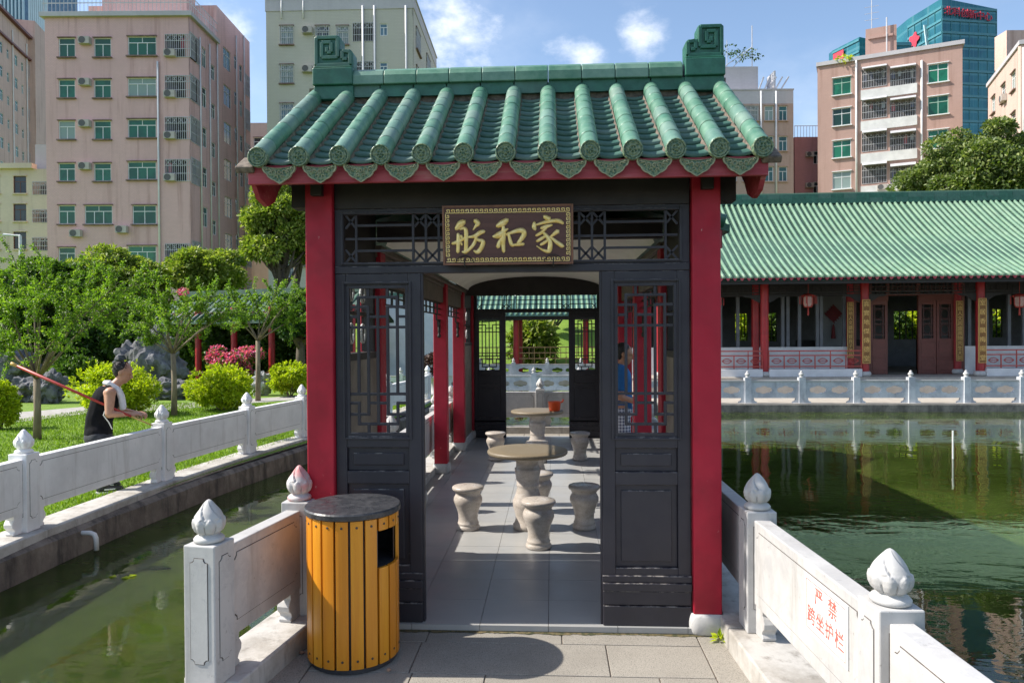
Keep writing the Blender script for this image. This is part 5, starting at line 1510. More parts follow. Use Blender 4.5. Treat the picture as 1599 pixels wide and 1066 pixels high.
# ---- what shows through the far doorway: two more balustrades, a corridor, a grassy bank
pierced_balustrade((-6.0, 21.8, TZ-.02), 0, 7, 'pierced stone balustrade beyond the far doorway, nearer of the two')
MB().box(-6.2, 2.39, 21.6, 22.1, -.6, TZ-.022).build('far_walk', M['terrace_stone'], kind='structure')
pierced_balustrade((-7.0, 29.0, -.01), 0, 8, 'pierced stone balustrade beyond the far doorway, farther of the two')
MB().box(-7.4, 2.39, 28.8, 33.5, -.6, -.012).build('far_bank', M['terrace_stone'], kind='structure')
cor = empty('covered_corridor', (-1, 33, 0), label='green roofed garden corridor seen through the far doorway', cat='corridor')
CYR = 32.0
for px in (806, 812, 700, 640, 915, 1010):
    x = atY(px, 540, CYR).x if px != 812 else atY(812, 540, CYR+1.6).x; y = CYR if px != 812 else CYR+1.6
    MB().lathe([(.13, 0), (.13, 2.65)], (x, y, 0), 14).build('column', M['hall_red'], cor)
rr_ = MB(); e0, e1 = (31.2, 2.62), (33.0, 3.55)
rr_.prism([(e0[0], e0[1]), (e1[0], e1[1]), (34.8, 2.62), (34.8, 2.56), (e1[0], e1[1]-.1), (e0[0], e0[1]-.06)], (-9, 0, 0), (0,1,0), (0,0,1), (1,0,0), 15)
rr_ = rr_.build('roof', M['green_pan'], cor)
for k in range(62):
    x = -8.95 + k*.24; MB().tube([(x, e0[0], e0[1]+.03), (x, e1[0], e1[1]+.03)], .06, 8).build('tile_rib', M['roof_far'], rr_, smooth=True)
bx('eave_board', M['hall_dark'], cor, -9, 6, 31.45, 31.5, 2.40, 2.60)
gl = MB(); z0, z1 = .45, 1.2
for z in (z0, z0+.25, z0+.5, z1): gl.box(-9, 6, 31.98, 32.02, z-.022, z+.022)
for k in range(64):
    x = -9 + k*.235; gl.box(x-.014, x+.014, 31.985, 32.015, z0 if k % 2 else z0+.22, z1 if k % 3 else z0+.45)
simple('rail_ochre', (.26, .17, .07), .6, .2, 8, 0)
gl.build('lattice_rail', M['rail_ochre'], cor)
# ================================================================== greenery
def leafmat(name, dark, mid, light, trans=.35, rough=.5):
    b = MatB(name); r = b.island()
    col = b.mix(b.ramp(r, 0, .6), dark, mid); col = b.mix(b.ramp(r, .55, 1.), col, light)
    col = b.mix(b.ramp(b.noise(1.3, 4), .35, .65, 0, .3), col, dark)
    b.color(col).rough(rough)
    tr = b.n.new('ShaderNodeBsdfTranslucent'); b.l.new(b.mix(1., col, (1.0, 1.15, .45), 'MULTIPLY'), tr.inputs['Color'])
    mx = b.n.new('ShaderNodeMixShader'); mx.inputs[0].default_value = trans
    b.l.new(b.b.outputs[0], mx.inputs[1]); b.l.new(tr.outputs[0], mx.inputs[2]); b.l.new(mx.outputs[0], b.n['Material Output'].inputs[0]); M[name] = b.m
leafmat('leaf_myrtle', (.08, .16, .014), (.19, .33, .028), (.36, .48, .06), .5)
leafmat('leaf_hedge', (.24, .34, .012), (.56, .62, .02), (.72, .74, .04), .45)
leafmat('leaf_round', (.10, .17, .02), (.28, .35, .05), (.52, .54, .14), .4)
leafmat('leaf_dark', (.025, .06, .012), (.05, .11, .02), (.09, .17, .03), .35)
leafmat('leaf_mid', (.045, .10, .014), (.095, .18, .025), (.18, .28, .045), .4)
leafmat('petal_pink', (.62, .05, .22), (.80, .12, .36), (.85, .30, .50), .4)
leafmat('leaf_maroon', (.05, .02, .02), (.09, .035, .03), (.12, .07, .05), .2)
leafmat('grass_blade', (.11, .20, .012), (.20, .32, .016), (.32, .43, .03), .4)
simple('bark', (.20, .155, .105), .85, .3, 14, .5, 40, stretch=(1, 1, .25)); simple('bark_dark', (.10, .08, .06), .9, .3, 14, .4, 30)
def leaf_mesh(P, Dr, Nn, L, Wd, name='leaves'):
    """leaves as folded diamonds at points P, growing along Dr, facing Nn"""
    P = np.asarray(P, float); n = len(P); Dr = Dr/(np.linalg.norm(Dr, axis=1, keepdims=True)+1e-9)
    S = np.cross(Dr, Nn); S /= (np.linalg.norm(S, axis=1, keepdims=True)+1e-9); U = np.cross(S, Dr)
    L = np.broadcast_to(np.asarray(L), (n,))[:, None]; Wd = np.broadcast_to(np.asarray(Wd), (n,))[:, None]
    V = np.empty((n, 4, 3)); V[:, 0] = P; V[:, 2] = P + Dr*L - U*L*.12; V[:, 1] = P + Dr*L*.45 + S*Wd*.5 + U*Wd*.18; V[:, 3] = P + Dr*L*.45 - S*Wd*.5 + U*Wd*.18
    me = bpy.data.meshes.new(name); me.vertices.add(n*4); me.vertices.foreach_set('co', V.reshape(-1))
    idx = (np.arange(n)*4)[:, None] + np.array([0, 1, 2, 0, 2, 3])[None, :]
    me.loops.add(n*6); me.loops.foreach_set('vertex_index', idx.reshape(-1).astype(np.int32))
    me.polygons.add(n*2); me.polygons.foreach_set('loop_start', np.arange(n*2, dtype=np.int32)*3); me.update(calc_edges=True); return me
def rdir(n, up=0.):
    v = rng.normal(size=(n, 3)); v[:, 2] += up; return v/np.linalg.norm(v, axis=1, keepdims=True)
def clump_points(c, r, n, shell=.55):
    d = rdir(n); q = (shell + (1-shell)*rng.random((n, 1))**.6); return np.asarray(c) + d*q*np.asarray(r), d
def crown(clumps, per, L, Wd, name='crown'):
    Ps, Ds, Ns = [], [], []
    for c, r in clumps:
        p, d = clump_points(c, r, per); Ps.append(p); Ds.append(d*.7 + rdir(per)*.8); Ns.append(rdir(per, 1.3) + np.array((-.5, -.15, 0)))
    P = np.concatenate(Ps); n = len(P); return leaf_mesh(P, np.concatenate(Ds), np.concatenate(Ns), L*(.7+.6*rng.random(n)), Wd*(.7+.6*rng.random(n)), name)
def lobed_clumps(c, R, n, rr=(.25, .42), low=-.55):
    out = []; c = np.asarray(c); R = np.asarray(R)
    while len(out) < n:
        d = rdir(1)[0]
        if d[2] < low: continue
        q = .55 + .38*rng.random(); r = rng.uniform(*rr); out.append((c + d*R*q, R*r*np.array((1, 1, .8))))
    return out
def tree(name, base, height, c, R, n, per, L, Wd, leaf, label, group, bark='bark_dark', rr=(.25, .42), tr=.16, cat='tree'):
    root = empty(name, tuple(base), label=label, cat=cat, group=group)
    cl = lobed_clumps(c, R, n, rr); t = MB(); b = Vector(base); top = Vector(c)
    t.tube([b, b.lerp(top, .5) + Vector((random.uniform(-.1, .1), 0, 0)), top], [tr, tr*.75, tr*.35], 9)
    for q, r in cl[::2]:
        s = b.lerp(top, random.uniform(.55, .9)); m_ = s.lerp(Vector(q), .5) + Vector((0, 0, -.1)); t.tube([s, m_, Vector(q)], [tr*.4, tr*.28, tr*.1], 6)
    t.build('trunk', M[bark], root, smooth=True); link('crown', crown(cl, per, L, Wd), M[leaf], root); return root
def bush(name, px, pyb, pw, ph, z, leaf, L, Wd, n, label, group, D_off=0., shell=.75, cat='bush', ymul=.9):
    b = atZ(px, pyb, z); D = (b-EYE).dot(FW); rx = pw*D/FPX/2; rz_ = ph*D/FPX/2
    root = empty(name, tuple(b), label=label, cat=cat, group=group); c = np.array((b.x, b.y + rx*.5, z + rz_*1.02))
    Ps, Ds, Ns = [], [], []
    cl = lobed_clumps(c, np.array((rx*.88, rx*ymul*.88, rz_*.88)), 44, (.28, .42), -.9) + [(c, np.array((rx*.80, rx*ymul*.80, rz_*.82)))]
    per = n//38
    me = crown(cl[:-1], per, L, Wd, 'foliage'); link('foliage', me, M[leaf], root)
    sp_P, sp_D = [], []                                   # stray shoots beyond the clipped outline
    for k in range(110):
        d = rdir(1, .5)[0]; o = c + d*np.array((rx, rx*ymul, rz_))*rng.uniform(.86, 1.0); up_ = d + np.array((0, 0, .8)); up_ /= np.linalg.norm(up_)
        s_ = rng.random((12, 1)); sp_P.append(o + up_*s_*rng.uniform(.06, .2)*rx); sp_D.append(up_ + rdir(12)*.8)
    sp_P = np.concatenate(sp_P); link('shoots', leaf_mesh(sp_P, np.concatenate(sp_D), rdir(len(sp_P), 1.2), L*.9, Wd*.9, 'shoots'), M[leaf], root)
    st = MB()
    for k in range(7):
        a = 2*math.pi*k/7; st.tube([(b.x+.04*math.cos(a), b.y+rx*.5+.04*math.sin(a), z-.02), (b.x+rx*.45*math.cos(a), b.y+rx*.5+rx*.45*math.sin(a), z+rz_*1.1)], [.018, .008], 5)
    st.build('stems', M['bark'], root); return root
GZL = .045
for ho, LH_, hs_ in HAIRS:      # short strands over the hair
    n = 900; d = rdir(n, .5); P = []; Dd = []
    for v in d:
        q = LH_(-.12 + .375*v[0], .345*v[1], .16 + .35*v[2]); f0 = LH_(0, 0, 0)
        if v[2] < -.2 and v[0] > -.25: continue
        if v[0] > .55 and v[2] < .45: continue
        P.append(q); Dd.append((q - LH_(-.13, 0, .2)).normalized()*.6 + (LH_(0, 0, -1) - LH_(0, 0, 0)).normalized()*.5 + (LH_(.5, 0, 0) - LH_(0, 0, 0)).normalized()*(.5 if v[0] > 0 else -.2))
    n = len(P); link('hair_strands', leaf_mesh(np.array(P), np.array(Dd) + rng.normal(size=(n, 3))*.25, rdir(n), .019, .006, 'hair_strands'), M['hair_black'], ho)
# ---- crape myrtles along the left bank
def myrtle(base, h_split, tips, label, L=.052, nleaf=7000, r0=.06, spread=.42):
    base = Vector(base); root = empty('crape_myrtle', tuple(base), label=label, cat='tree', group='crape myrtle trees on the lawn')
    t = MB(); sp = base + Vector((random.uniform(-.05, .05), 0, h_split)); t.tube([base + Vector((0, 0, -.05)), base + Vector((.01, 0, h_split*.5)), sp], [r0*1.25, r0, r0*.95], 9)
    Ps, Ds = [], []
    tips = [Vector(q) for q in tips]; per = max(12, nleaf//(len(tips)*14))
    for q in tips:
        mid = sp.lerp(q, .5) + Vector((random.uniform(-.12, .12), random.uniform(-.12, .12), random.uniform(.0, .15)))
        pts = [sp, sp.lerp(mid, .5), mid, mid.lerp(q, .55), q]; t.tube(pts, [r0*.45, r0*.34, r0*.25, r0*.15, r0*.07], 6)
        for k in range(14):
            f = random.uniform(.15, 1.); o = mid.lerp(q, f); d = Vector(rdir(1, .35)[0]); d = (d + (q-sp).normalized()*.7).normalized(); ln = random.uniform(.5, 1.)*spread
            e_ = o + d*ln + Vector((0, 0, -.10*ln)); t.tube([o, o.lerp(e_, .5) + Vector((0, 0, .03)), e_], [r0*.09, r0*.07, r0*.03], 4, caps=False)
            s_ = rng.random((per, 1))**.8; pp_ = np.array(o)*(1-s_) + np.array(e_)*s_ + rng.normal(size=(per, 3))*.02; side = rdir(per, .1); Ps.append(pp_); Ds.append(np.array(d)*.6 + side)
    P = np.concatenate(Ps); n = len(P)
    t.build('trunk', M['bark'], root, smooth=True)
    link('crown', leaf_mesh(P, np.concatenate(Ds), rdir(n, 1.8) + np.array((-.5, -.15, 0)), L*(.7+.6*rng.random(n)), L*.55*(.7+.6*rng.random(n))), M['leaf_myrtle'], root); return root
def tips_px(lst, D):
    return [atD(x, y, D + dd) for x, y, dd in lst]
b1 = atZ(58, 686, GZL); D1 = (b1-EYE).dot(FW)
myrtle(b1, 1.02, tips_px([(10, 470, -.3), (-30, 500, .4), (40, 430, .5), (75, 415, -.2), (60, 460, -.8), (110, 440, .6), (150, 455, .2), (125, 490, -.5), (185, 440, -.3), (200, 470, .7), (20, 400, .9), (-10, 440, 0), (95, 520, -.9), (5, 535, -.6), (235, 420, .2), (-60, 420, .3), (150, 415, 1.)], D1), 'near crape myrtle with a forked trunk at the left, leafy and wide', nleaf=21000, r0=.055, spread=.58, L=.047)
b2 = atZ(272, 649, GZL); D2 = (b2-EYE).dot(FW)
myrtle(b2, 1.35, tips_px([(225, 500, .2), (245, 470, -.3), (290, 455, .4), (310, 475, -.2), (335, 495, .3), (265, 500, -.6), (300, 520, .5), (235, 535, 0), (340, 455, .2), (210, 470, .6), (370, 480, 0)], D2), 'middle crape myrtle standing left of the pink azalea', nleaf=11000, r0=.055, L=.054, spread=.6)
b3 = atZ(403, 626, GZL); D3 = (b3-EYE).dot(FW)
myrtle(b3, 1.6, tips_px([(375, 480, 0), (395, 460, .4), (430, 455, -.3), (450, 475, .3), (420, 500, .2), (380, 505, -.4), (460, 500, .4), (475, 455, 0), (360, 460, .3)], D3), 'farther crape myrtle close to the pavilion column', nleaf=9000, r0=.06, L=.06, spread=.65)
# ---- clipped yellow-green bushes
gl_ = 'clipped yellow-green bushes behind the bank balustrade'
bush('clipped_bush', 158, 652, 134, 80, GZL, 'leaf_hedge', .075, .04, 14000, 'wide yellow-green bush behind the person with the rod', gl_)
bush('clipped_bush', 333, 643, 104, 68, GZL, 'leaf_hedge', .075, .04, 11000, 'round yellow-green bush right of the middle crape myrtle', gl_)
bush('clipped_bush', 447, 620, 66, 52, GZL, 'leaf_hedge', .08, .045, 8000, 'small yellow-green bush beside the pavilion column', gl_)
bush('clipped_bush', -14, 672, 60, 74, GZL, 'leaf_hedge', .065, .035, 6000, 'yellow-green bush cut by the left picture edge', gl_)
# ---- darker shrubs among the rocks
gs = 'shrubs among the garden rocks'
for k, (px, pyb, pw, ph, lf, lb) in enumerate(((105, 600, 75, 40, 'leaf_mid', 'mid green shrub left of the wide yellow bush'), (190, 556, 80, 56, 'leaf_mid', 'rounded green shrub above the grey rocks'), (30, 575, 90, 90, 'leaf_dark', 'dark shrub at the left edge behind the near tree'),
        (120, 550, 90, 80, 'leaf_dark', 'dark shrub behind the near crape myrtle crown'), (285, 570, 60, 60, 'leaf_mid', 'loose green shrub behind the middle crape myrtle'), (455, 590, 50, 60, 'leaf_hedge', 'bright leafy shrub next to the pavilion column'),
        (430, 575, 60, 50, 'leaf_dark', 'dark shrub right of the pink azalea'), (250, 560, 70, 50, 'leaf_dark', 'dark shrub between the grey rocks'), (400, 560, 70, 46, 'leaf_mid', 'green shrub behind the pink azalea'))):
    bush('garden_shrub', px, pyb, pw, ph, .1, lf, .11, .06, 5200, lb, gs)
# pink azalea: leaves and blossom
ab = atZ(352, 604, .1); AD = (ab-EYE).dot(FW); az = empty('azalea_bush', tuple(ab), label='azalea bush covered in bright pink blossom', cat='bush')
c0_ = np.array((ab.x, ab.y+.6, .1 + 34*AD/FPX)); RA = np.array((48, 40, 32))*AD/FPX
cl = lobed_clumps(c0_, RA, 30, (.2, .36), -.6)
link('foliage', crown(cl, 130, .10, .06, 'foliage'), M['leaf_mid'], az); link('blossom', crown([(q*1.0 + np.array((0, -.05, .05)), r*1.05) for q, r in cl], 120, .075, .07, 'blossom'), M['petal_pink'], az)
p = atD(285, 455, D2); fl_ = [(p, np.array((.12, .12, .08)))]
link('myrtle_flower', crown(fl_, 90, .04, .04), M['petal_pink'], label='pink flower cluster at the top of the middle crape myrtle', cat='flower')
# ---- garden rocks
def _():
    b = MatB('garden_rock'); f = b.noise(3, 8, .7); col = b.mix(b.ramp(f, .3, .7), (.065, .065, .07), (.20, .20, .21)); col = b.mix(b.ramp(b.noise(9, 7, .75), .5, .75), col, (.035, .035, .038))
    b.color(col).rough(.85).bump(b.noise(8, 8, .75), .8, .05); M['garden_rock'] = b.m
    b = MatB('pale_rock'); f = b.noise(4, 8, .7); b.color(b.mix(b.ramp(f, .35, .65), (.22, .22, .22), (.46, .46, .45))).rough(.85).bump(b.noise(9, 8, .75), .8, .05); M['pale_rock'] = b.m
_()
def rock(px, pyb, pw, ph, mat, label, seed, z=.08, spiky=1.):
    b = atZ(px, pyb, z); D = (b-EYE).dot(FW); rx, rz_ = pw*D/FPX/2, ph*D/FPX/2
    bm = bmesh.new(); bmesh.ops.create_icosphere(bm, subdivisions=4, radius=1)
    so = Vector((seed*7.3, seed*3.1, seed*1.7))
    for v in bm.verts:
        n = v.co.normalized(); vo = mnoise.voronoi(n*1.9 + so)[0]
        d = .98 + .30*spiky*mnoise.noise(n*1.5 + so) + .55*spiky*min(.55, vo[1]-vo[0]) - .25*vo[0] + .16*abs(mnoise.noise(n*4.5 + so)) + .06*mnoise.noise(n*10 + so)
        v.co = Vector((n.x*d*rx, n.y*d*rx*.85, n.z*d*rz_ + rz_*.85))
    me = bpy.data.meshes.new('garden_rock'); bm.to_mesh(me); bm.free()
    link('garden_rock', me, M[mat], loc=b + Vector((0, rx*.5, -.08)), label=label, cat='rock', group='garden rocks')
rock(234, 612, 72, 112, 'garden_rock', 'tallest grey rock standing right of the wide yellow bush', 1); rock(160, 588, 72, 54, 'garden_rock', 'squat grey rock above the wide yellow bush', 2)
rock(165, 556, 40, 30, 'pale_rock', 'pale angular rock on top of the rock heap', 3); rock(203, 604, 66, 78, 'garden_rock', 'grey rock leaning on the tallest rock', 4); rock(30, 626, 60, 44, 'garden_rock', 'dark rock at the foot of the near tree, left', 5)
rock(68, 628, 46, 60, 'garden_rock', 'dark rock behind the near tree trunk', 6); rock(10, 600, 70, 60, 'garden_rock', 'dark rock at the left picture edge', 7); rock(105, 545, 34, 40, 'garden_rock', 'small dark rock under the near tree crown', 8)
rock(362, 548, 44, 96, 'pale_rock', 'tall pale scholar rock behind the pink azalea', 9, spiky=1.3); rock(258, 622, 60, 36, 'garden_rock', 'low grey rock right of the tallest rock', 10); rock(405, 616, 30, 44, 'pale_rock', 'pale stone between the bushes by the pavilion', 11)
rock(310, 556, 40, 24, 'pale_rock', 'low pale rock left of the azalea', 12); rock(235, 545, 50, 70, 'garden_rock', 'grey peak rock rising at the back of the heap', 13)
# ---- garden path and path edge
pa = [atZ(x, y, .05) for x, y in ((-60, 668), (60, 655), (140, 645), (250, 640), (360, 632), (480, 622))]; pb = [atZ(x, y, .05) for x, y in ((480, 616), (360, 625), (250, 631), (140, 634), (60, 641), (-60, 650))]
sheet('path', [(q.x, q.y) for q in pa + pb], .05, M['path_stone'], kind='structure')
# ---- round-crowned trees behind
gt = 'trees behind the garden'
def tree_px(name, px, py, pw, ph, D, n, per, L, leaf, label, rr=(.22, .36), group=gt, low=None, tr=.2):
    c = atD(px, py, D); R = np.array((pw, pw*.9, ph))*D/FPX/2; base = Vector((c.x, c.y, 0.)); return tree(name, base, 0, np.array(c), R, n, per, L, L*.55, leaf, label, group, rr=rr, tr=tr)
tree_px('round_tree', 180, 448, 150, 110, 33, 60, 420, .20, 'leaf_round', 'broad yellow-green tree crown below the pink block')
tree_px('round_tree', 322, 432, 124, 84, 35, 56, 420, .20, 'leaf_round', 'yellow-green round tree right of the broad one')
tree_px('broadleaf_tree', 440, 365, 120, 150, 29, 60, 380, .17, 'leaf_round', 'taller tree close to the left pavilion column', rr=(.2, .32))
tree_px('broadleaf_tree', 465, 325, 90, 80, 31, 40, 300, .17, 'leaf_mid', 'dark green tree top under the left eave', rr=(.2, .32))
tree_px('broadleaf_tree', 470, 500, 90, 90, 24, 40, 320, .15, 'leaf_dark', 'dark layered tree beside the left column')
tree_px('broadleaf_tree', 60, 455, 160, 100, 30, 40, 360, .2, 'leaf_mid', 'green tree behind the near crape myrtle')
tree_px('broadleaf_tree', -40, 470, 160, 130, 28, 40, 300, .2, 'leaf_dark', 'dark tree at the far left edge')
leafmat('leaf_banyan', (.07, .115, .025), (.17, .23, .055), (.33, .37, .12), .38)
tree_px('banyan_tree', 1550, 282, 262, 176, 42, 110, 520, .24, 'leaf_banyan', 'wide green tree rising behind the hall roof at the right', rr=(.13, .27), tr=.4)
tree_px('banyan_tree', 1680, 290, 200, 150, 44, 50, 400, .24, 'leaf_banyan', 'second wide tree behind the hall roof, cut by the right edge', rr=(.16, .27), tr=.4)
# greenery seen through the hall's back windows
for k, px in enumerate((1150, 1205, 1300, 1400, 1440, 1480, 1556, 1600)):
    c = atY(px, 512, 34.5); root = empty('garden_shrub', (c.x, c.y, 0), label='leafy shrub outside the rear windows of the hall, %s from the left' % ('first','second','third','fourth','fifth','sixth','seventh','eighth')[k], cat='bush', group='shrubs behind the hall')
    link('foliage', crown(lobed_clumps((c.x, c.y, 1.9), np.array((1.5, 1.1, 1.9)), 22, (.25, .4), -1), 240, .22, .13), M['leaf_mid' if k % 2 else 'leaf_hedge'], root)
    MB().tube([(c.x, c.y, -.02), (c.x, c.y, 1.8)], [.07, .04], 6).build('stem', M['bark'], root)
gh = 'hedge shrubs closing the garden at the back'
for k in range(14):
    px = -60 + 42*k; c = atD(px, 500, 31.5 - .35*k); root = empty('hedge_shrub', (c.x, c.y, 0), label='%s in the hedge behind the corridor, %s' % ('dark green shrub' if k % 3 else 'lighter green shrub', '%s from the left' % ('first','second','third','fourth','fifth','sixth','seventh','eighth','ninth','tenth','eleventh','twelfth','thirteenth','fourteenth')[k]), cat='bush', group=gh)
    link('foliage', crown(lobed_clumps((c.x, c.y, 1.5), np.array((1.1, .9, 1.7)), 22, (.28, .42), -1), 150, .2, .11), M['leaf_dark' if k % 3 else 'leaf_mid'], root)
    MB().tube([(c.x, c.y, -.02), (c.x, c.y, 1.4)], [.06, .04], 6).build('stem', M['bark'], root)
# ---- corridor in the left garden
gc = empty('covered_corridor', (-11, 26, 0), label='garden corridor with green tiled roof and red posts behind the rocks at left', cat='corridor')
P0_, P1_ = Vector((-14.4, 27.2, 0)), Vector((-6.2, 24.6, 0)); u_ = (P1_-P0_).normalized(); n_ = Vector((u_.y, -u_.x, 0)); L_ = (P1_-P0_).length     # n_ towards the camera
ez, rz_ = 2.3, 3.3; hw = 1.45
rm = MB(); i = [rm.P(P0_ + u_*a + n_*b + Vector((0, 0, z))) for a in (0, L_) for b, z in ((hw, ez), (0, rz_), (-hw, ez), (-hw, ez-.08), (0, rz_-.15), (hw, ez-.08))]
for k in range(6): rm.f.append([i[k], i[(k+1)%6], i[6+(k+1)%6], i[6+k]])
simple('corridor_tile', (.05, .10, .072), .5, .35, 4, .1)
rm = rm.build('roof', M['corridor_tile'], gc)
for k in range(int(L_/.26)):
    a = P0_ + u_*(.1+k*.26); pts = [a + n_*hw*1.01 + Vector((0,0,ez+.03)), a + n_*hw*.5 + Vector((0,0,(ez+rz_)/2-.03)), a + Vector((0,0,rz_+.03))]
    MB().tube(pts, .062, 7).build('tile_rib', M['corridor_tile'], rm, smooth=True)
MB().bar(P0_ + Vector((0,0,rz_+.1)), P1_ + Vector((0,0,rz_+.1)), .2, .22).build('ridge', M['corridor_tile'], rm)
for k in range(6):
    for s_ in (-1, 1):
        p = P0_ + u_*(L_*k/5*.96+.2) + n_*hw*.72*s_; MB().lathe([(.11, 0), (.11, 2.8)], p, 12).build('column', M['hall_red'], gc)
MB().bar(P0_ + n_*hw*.72 + Vector((0,0,2.5)), P1_ + n_*hw*.72 + Vector((0,0,2.5)), .06, .3).build('beam', M['hall_brown_dark'], gc)
MB().bar(P0_ + n_*hw*.72 + Vector((0,0,.45)), P1_ + n_*hw*.72 + Vector((0,0,.45)), .3, .08).build('bench', M['hall_brown_dark'], gc)
# lamp post at far left
lp0 = atD(33, 480, 31); lt = empty('street_lamp', (lp0.x, lp0.y, 0), label='slim white lamp post in front of the yellow building', cat='lamp post')
zt = atD(33, 368, 31).z; MB().tube([(lp0.x, lp0.y, 0), (lp0.x, lp0.y, zt)], .06, 8).build('pole', M['pvc'], lt); MB().tube([(lp0.x, lp0.y, zt), (lp0.x-.35, lp0.y, zt+.02), (lp0.x-.75, lp0.y, zt+.05)], [.04, .04, .06], 6).build('arm', M['pvc'], lt)
# ---- beyond the far doorway: grassy bank, palm-like shrub, tree, hedge
bk_ = MB(); nx, ny = 24, 10; rows_ = []
for j in range(ny+1):
    y = 35.5 + 14*j/ny; rows_.append([bk_.P((-14 + 30*i_/nx, y, -.05 + 3.8*(j/ny)**.9 + .3*mnoise.noise(Vector((i_*.4, j*.5, 0))))) for i_ in range(nx+1)])
for A_, B_ in zip(rows_, rows_[1:]):
    for i_ in range(nx): bk_.f.append([A_[i_], A_[i_+1], B_[i_+1], B_[i_]])
bk_.build('grass_bank', M['lawn'], smooth=True, kind='structure')
pl = atY(832, 550, 36.0); pr = empty('broadleaf_plant', (pl.x, pl.y, .1), label='big bright leafed plant beyond the far doorway', cat='plant')
link('foliage', crown(lobed_clumps((pl.x, pl.y, 1.3), np.array((1.2, 1., 1.25)), 26, (.28, .45), -.8), 90, .34, .16, 'foliage'), M['leaf_round'], pr); MB().tube([(pl.x, pl.y, 0), (pl.x, pl.y, 1.2)], [.09, .05], 7).build('stem', M['bark'], pr)
tree_px('slope_tree', 865, 470, 90, 60, 41, 30, 300, .2, 'leaf_mid', 'tree on the grassy bank beyond the far doorway', group=None)
tree_px('slope_tree', 760, 480, 110, 80, 47, 36, 300, .24, 'leaf_dark', 'dark tree behind the corridor roof, left of the bank tree', group=None)
tree_px('slope_tree', 930, 465, 120, 80, 48, 36, 300, .24, 'leaf_dark', 'dark tree behind the corridor roof, right of the bank tree', group=None)
# ---- white garden wall and potted topiary seen between the left posts
simple('wall_pale', (.60, .64, .68), .7, .08, 2, 0)
gw = empty('garden_wall', (-4.4, 26.5, 0), label='pale plastered garden wall seen between the red posts', cat='wall')
bx('wall_face', M['wall_pale'], gw, -6.4, -3.3, 26.5, 26.8, 0, 3.2); bx('wall_coping', M['green_dark'], gw, -6.5, -3.2, 26.4, 26.9, 3.2, 3.35)
tpx = Vector((-3.35, 20.2, .05)); tp_ = empty('potted_topiary', tuple(tpx), label='dark reddish ball topiary on a white stone pedestal', cat='plant')
link('foliage', crown(lobed_clumps((tpx.x, tpx.y, .95), np.array((.36, .36, .36)), 24, (.25, .4), -1), 160, .06, .035), M['leaf_maroon'], tp_)
MB().lathe([(.22, 0), (.22, .06), (.12, .1), (.10, .35), (.16, .45), (.24, .5), (.24, .56), (.2, .56)], tpx, 20).build('pedestal', M['marble'], tp_, smooth=True)
# roof plants on the tan building
q = atD(1152, 88, 69.5); rp_ = empty('roof_plant', tuple(q), label='straggly plants growing on the grey roof block', cat='plant')
link('foliage', crown([(np.array(q) + np.array((x, 0, z)), np.array((.9, .6, .5))) for x, z in ((-.8, .6), (.6, .2), (1.5, .1), (0, .0))], 45, .3, .16), M['leaf_dark'], rp_)
q = atD(1319, 94, 65.); rp_ = empty('roof_plant', tuple(q), label='leafy pot plant on the brick block roof edge', cat='plant')
link('foliage', crown([(np.array(q), np.array((.8, .6, .4)))], 120, .25, .15), M['leaf_hedge'], rp_)
# ---- grass blades on the near lawn
n = 90000
Y = 3.5 + 14.5*rng.random(n)**1.1; bank_x = np.interp(Y, [p[1] for p in BANK], [p[0] for p in BANK]); X = bank_x - .42 - 7.5*rng.random(n)**1.25
P = np.stack([X, Y, np.full(n, .04)], 1); dr_ = rng.normal(size=(n, 3))*.45; dr_[:, 2] = 1.0
link('grass', leaf_mesh(P, dr_, rdir(n), .045*(.6+.9*rng.random(n)), .010 + .006*rng.random(n), 'grass'), M['grass_blade'], label='short bright green grass on the left bank', cat='grass', kind='stuff')
# weed at the column foot
q = Vector((.965, 4.22, PAVE_Z)); d = rdir(16, 1.2); wd = empty('weed', tuple(q), label='tiny green weed growing at the foot of the right column', cat='weed')
link('leaves', leaf_mesh(np.array(q) + d*np.array((.012, .012, .02)) + np.array((0, 0, .008)), d, rdir(16, .5), .05*(.6+.7*rng.random(16)), .026), M['leaf_hedge'], wd)

q = atZ(188, 903, WATER_Z); q.z = WATER_Z + .004
link('floating_leaf', leaf_mesh(np.array([q, q + Vector((.05, .02, .002)), q + Vector((-.05, .03, 0))]), np.array([(1, .3, .02), (.4, 1, .05), (-1, .2, 0)]), np.array([(0, 0, 1.)]*3), .09, .05, 'floating_leaf'), M['leaf_hedge'], label='cluster of bright yellow leaves floating near the drain pipe', cat='leaf')

